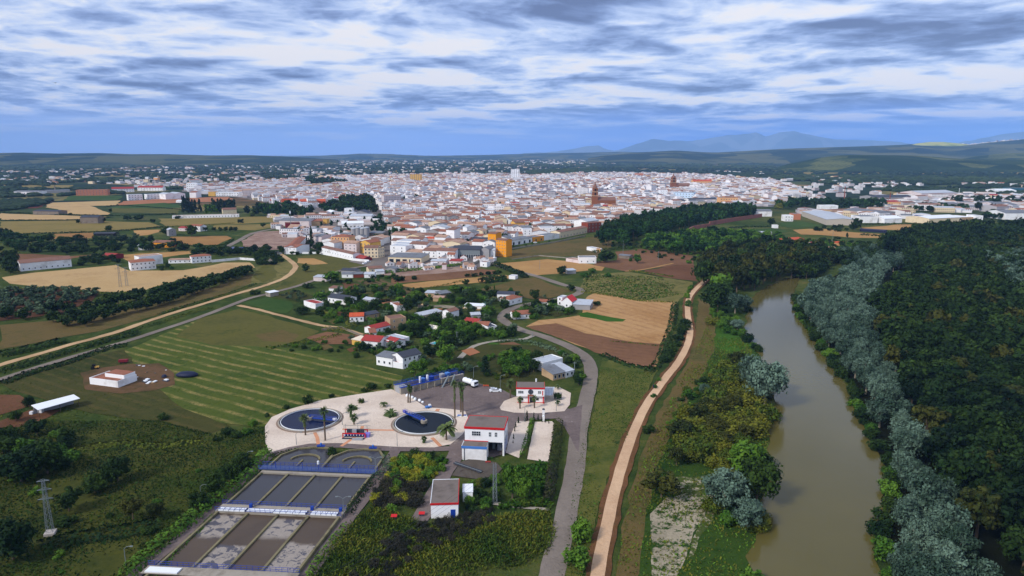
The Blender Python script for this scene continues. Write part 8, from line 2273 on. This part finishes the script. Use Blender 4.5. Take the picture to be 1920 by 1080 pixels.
# brush along lanes
hedge([(0,722),(60,700),(130,680),(200,655),(240,648)], 5, 1.6, L_dark, 'dark brambles between the dirt track and the lane', dens=4, leaf=.5)
hedge([(0,700),(80,676),(150,655),(220,635),(262,626)], 5, 2.2, L_dark, 'thick brambles along the lane to the left', dens=4, leaf=.55)
hedge([(190,640),(245,622),(300,606),(350,590),(400,577)], 3.5, 1.1, L_weed, 'weedy strip between the dirt track and the lane', dens=4, leaf=.4)
hedge([(0,668),(60,655),(120,640)], 9, 2.4, L_dark, 'dark scrub patch above the dirt track', dens=3, leaf=.7)
hedge([(300,590),(340,577),(400,560),(440,548),(480,532)], 4, 1.0, L_weed, 'weeds above the dirt track', dens=3, leaf=.5)
# field boundary lines
for pts, w_, h_, lb in (([(0,441),(100,438),(217,434),(307,426)],5,2,'dark hedge line under the long green gold field'), ([(0,414),(140,413),(210,408)],5,1.8,'dark hedge line above the long green gold field'), ([(0,399),(120,403),(205,405),(330,402)],6,2,'dark hedge line above the tan field'),
                        ([(310,426),(390,422),(440,419)],3,1.5,'thin hedge under the cemetery field'), ([(100,451),(180,452),(260,446)],4,1.6,'hedge below the ochre row crop'), ([(337,461),(410,461),(437,449)],4,1.4,'hedge line under the ripple field'), ([(200,387),(235,386),(340,393)],4,1.5,'hedge line under the building site'),
                        ([(0,547),(80,540),(150,547),(215,551),(270,545)],3,1.4,'low hedge between straw field and olives'), ([(1262,520),(1240,516),(1180,508)],3,1.2,'weedy edge of the dark ploughed corner'), ([(1110,475),(1160,467),(1205,464)],5,3,'clipped dark hedge above the brown field'),
                        ([(1265,570),(1262,600),(1250,640),(1235,680),(1215,700)],4,1.8,'weedy bank right of the harvested field'), ([(1130,665),(1180,686),(1225,692)],4,.9,'weedy lower edge of the harvested field'), ([(1090,548),(1150,555),(1200,564),(1262,567)],3,.9,'weeds above the harvested field'),
                        ([(1140,640),(1200,645),(1240,650)],.8,.5,'thin weed line across the harvested field'), ([(1370,428),(1400,426),(1450,426)],6,2,'hedge by the allotments'), ([(1600,424),(1650,421),(1740,421)],5,2.4,'hedge line before the white box'), ([(1612,441),(1680,444),(1720,440)],5,2.4,'hedge at the end of the straw field')):
    hedge(pts, w_, h_, L_dark if w_ > 3 else L_weed, lb, dens=1.6 if w_ > 3 else 3, leaf=.8 if w_ > 3 else .5)

# ------------------------------------------------------------------ ground growth near the camera
ex_work = [(240,1100),(500,850),(500,770),(740,728),(862,706),(1068,768),(1085,850),(1030,960),(1020,1100),(560,1100)]
BAS = [(296,1100),(430,950),(500,872),(540,845),(700,842),(735,870),(645,985),(565,1100)]
weeds([(-40,1100),(-40,790),(120,790),(300,790),(400,815),(500,800),(500,850),(430,920),(240,1090)], 34000, 'rough dark grass and weeds left of the basins', (.2, .6), (L_weedd, L_weedd, L_dark), sz=.17)
weeds([(560,1100),(640,1000),(700,945),(800,985),(1030,955),(1040,1000),(1015,1100)], 22000, 'tall dry grass below the pump house', (.3, .8), (L_weed, L_weedd, L_weed), 5, sz=.15)
weeds([(935,955),(950,880),(1030,870),(1030,950)], 5000, 'weeds round the lattice mast', (.3, .9), (L_weed, L_green), 6)
weeds([(1085,860),(1125,690),(1225,700),(1200,760),(1160,860),(1120,1000),(1100,1100),(1045,1100)], 7000, 'green grass between the lane and the river path', (.15, .4), (L_weed, L_green, L_weed), 7, sz=.18)
weeds([(1145,1100),(1180,940),(1230,800),(1290,690),(1330,600),(1390,620),(1420,680),(1440,760),(1440,870),(1400,1100)], 20000, 'grass and herbs on the river bank', (.15, .6), (L_weed, L_green, L_weed), 8, sz=.2)
weeds([(0,800),(0,710),(230,655),(500,650),(745,705),(640,770),(500,800),(300,790)], 16000, 'short stubble of the mown field', (.06, .22), (L_weed, L_gold), 9, sz=.3, clump=.12)
weeds([(1100,515),(1240,520),(1290,550),(1200,566),(1090,545)], 2600, 'herbs of the wild meadow', (.3, .6), (L_weed, L_green, L_weed), 10, sz=.6, clump=.03)

# ------------------------------------------------------------------ distant tree cover
def far_trees(n, seed, rng_px, label, name, cl=.0, size=(9, 18), hr=(5, 10)):
    r = np.random.default_rng(seed); ang = np.arange(6) / 6 * 6.283
    vs, fs = [], []
    pts = rng_px; x0, x1 = min(p[0] for p in pts), max(p[0] for p in pts); y0, y1 = min(p[1] for p in pts), max(p[1] for p in pts)
    k = 0; tr = 0
    while k < n and tr < n * 30:
        tr += 1
        x, y = r.uniform(x0, x1), r.uniform(y0, y1)
        if not inside(x, y, pts): continue
        X, Y = G(x, y)
        if noise.noise(Vector((X / 330, Y / 120, seed))) * .7 + noise.noise(Vector((X / 90, Y / 60, seed + 3))) * .5 < cl: continue
        if on_foot(X, Y, 12) or inside(X, Y, townp): continue
        w = r.uniform(*size) / 2; h = r.uniform(*hr); b = len(vs)
        for (rr_, z) in ((.75, 0), (1.05, .35), (.8, .75)):
            for a in ang:
                j = r.uniform(.75, 1.2); vs.append((X + math.cos(a) * w * rr_ * j * 1.4, Y + math.sin(a) * w * rr_ * j, z * h * r.uniform(.9, 1.1)))
        vs.append((X, Y, h))
        for l in (0, 6):
            for i in range(6): fs.append((b + l + i, b + l + (i + 1) % 6, b + l + 6 + (i + 1) % 6, b + l + 6 + i))
        for i in range(6): fs.append((b + 12 + i, b + 12 + (i + 1) % 6, b + 18))
        k += 1
    me = bpy.data.meshes.new(name); me.from_pydata(vs, [], fs); me.materials.append(L_far); me.update()
    new_obj(name, me, label=label, kind='stuff')


far_trees(3000, 1, [(-20,352),(-20,320),(300,312),(700,308),(1120,308),(1120,326),(700,329),(560,334),(420,340),(220,346)], 'hedgerows and tree clumps on the far plain', 'distant_trees', .0)
far_trees(2600, 2, [(-20,322),(-20,304),(500,300),(1100,299),(1450,306),(1450,318),(1100,314),(700,309),(300,313)], 'dark tree cover toward the horizon', 'distant_trees', -.12, (14, 34), (6, 11))
far_trees(1500, 3, [(1120,326),(1120,306),(1500,316),(1930,326),(1930,345),(1660,345),(1500,338),(1300,326)], 'tree lines behind the right of town', 'distant_trees', -.1, (12, 24), (7, 12))
far_trees(700, 4, [(1500,340),(1930,345),(1930,368),(1700,362),(1600,352)], 'scattered trees beyond the trading estate', 'distant_trees', -.02, (9, 16))
far_trees(500, 5, [(-20,400),(-20,352),(120,356),(230,352),(230,365),(120,372),(60,388)], 'tree lines on the left plain', 'distant_trees', .05, (9, 16), (5, 8))
far_trees(420, 6, [(980,332),(1000,322),(1120,318),(1125,328),(1000,333)], 'dark poplar belt directly behind the town', 'distant_trees', -.6, (14, 22), (12, 17))
far_trees(260, 7, [(1325,341),(1330,330),(1410,328),(1425,340)], 'dark grove behind the right of town', 'distant_trees', -.6, (14, 22), (11, 16))
far_trees(500, 8, [(1420,336),(1500,331),(1930,338),(1930,346),(1600,342)], 'river trees below the olive hills', 'distant_trees', -.5, (16, 28), (9, 14))
far_trees(900, 9, [(250,352),(340,348),(560,334),(560,338),(430,345),(350,351),(260,372)], 'trees at the left fringe of town', 'distant_trees', .15, (7, 12), (4, 7))
# a few trees between the roofs
r = random.Random(3); cnt = 0
tv, tl = [], []
for i in range(700):
    x, y = r.uniform(560, 1460), r.uniform(332, 470); X, Y = G(x, y)
    if inside(X, Y, townp) and not on_foot(X, Y, 3): tv.append(('park_tree', X, Y, r.uniform(6, 10), r.uniform(4, 7)))
merged('courtyard_trees', tv[:330], 'small trees scattered between the town roofs', 2)

# hikers on the river path
def person(x, y, label, cols, rz):
    X, Y = G(x, y)
    me = bpy.data.meshes.new('body')
    P = [(0, 0, .95), (0, 0, 1.2), (0, .01, 1.42), (0, .01, 1.52), (0, .02, 1.66), (.0, .02, 1.74), (.19, 0, 1.4), (.25, -.08, 1.12), (.24, .06, .88), (-.19, 0, 1.4), (-.25, .1, 1.13), (-.22, .22, .9),
         (.1, 0, .9), (.11, .14, .5), (.11, .06, .06), (.11, .2, .04), (-.1, 0, .9), (-.11, -.1, .5), (-.11, -.3, .1), (-.11, -.2, .04)]
    E_ = [(0, 1), (1, 2), (2, 3), (3, 4), (4, 5), (2, 6), (6, 7), (7, 8), (2, 9), (9, 10), (10, 11), (0, 12), (12, 13), (13, 14), (14, 15), (0, 16), (16, 17), (17, 18), (18, 19)]
    me.from_pydata(P, E_, []); me.materials.append(cols)
    o = new_obj('person', me, None, (X, Y, .3), label=label, cat='person'); o.rotation_euler = (0, 0, rz)
    md = o.modifiers.new('skin', 'SKIN')
    rs = [.15, .14, .15, .06, .1, .08, .06, .05, .035, .06, .05, .035, .09, .065, .045, .04, .09, .065, .045, .04]
    for v_, rr in zip(me.skin_vertices[0].data if me.skin_vertices else o.data.skin_vertices[0].data, rs): v_.radius = (rr, rr)
    o.data.skin_vertices[0].data[0].use_root = True
    s_ = o.modifiers.new('sub', 'SUBSURF'); s_.levels = 1; s_.render_levels = 1
try:
    person(1225, 730, 'person in dark blue clothes walking on the river path', paint('dark_blue_clothes', (40, 56, 84), .9), .4)
except Exception as ex:
    print('person', ex)
# bird
bx_, by_, bz_ = (141 - 960) / F * 300, 300 * CP - 0, 0
b = MB(); b.add([(0, -.5, 0), (.12, 0, 0), (0, .6, 0), (-.12, 0, 0), (0, 0, .14), (0, 0, -.1)], [(0, 1, 4), (1, 2, 4), (2, 3, 4), (3, 0, 4), (1, 0, 5), (2, 1, 5), (3, 2, 5), (0, 3, 5)], M_dark)
b.add([(.1, .15, .02), (.1, -.15, .02), (1.1, -.2, .35), (1.0, 0, .35), (-.1, .15, .02), (-.1, -.15, .02), (-1.1, -.2, .35), (-1.0, 0, .35)], [(0, 1, 2, 3), (7, 6, 5, 4)], M_dark)
tag(b.build('bird', None, (-190, 295, H + (YH - 164) / F * 298)), 'small dark bird gliding in the sky at the left', 'bird')

# ------------------------------------------------------------------ haze
hz = bpy.data.materials.new('haze_air'); hz.use_nodes = True
hz.node_tree.nodes.clear()
ho = hz.node_tree.nodes.new('ShaderNodeOutputMaterial'); hv = hz.node_tree.nodes.new('ShaderNodeVolumePrincipled')
hv.inputs['Color'].default_value = (0.30, 0.55, 1.0, 1); hv.inputs['Density'].default_value = 5.0e-5; hv.inputs['Anisotropy'].default_value = -0.2
hz.node_tree.links.new(hv.outputs[0], ho.inputs['Volume'])
b = MB(); b.box(-26000, 26000, -600, 26000, -31, 1000, hz)
o = b.build('haze'); tag(o, 'pale blue air fading the far plain', kind='stuff')
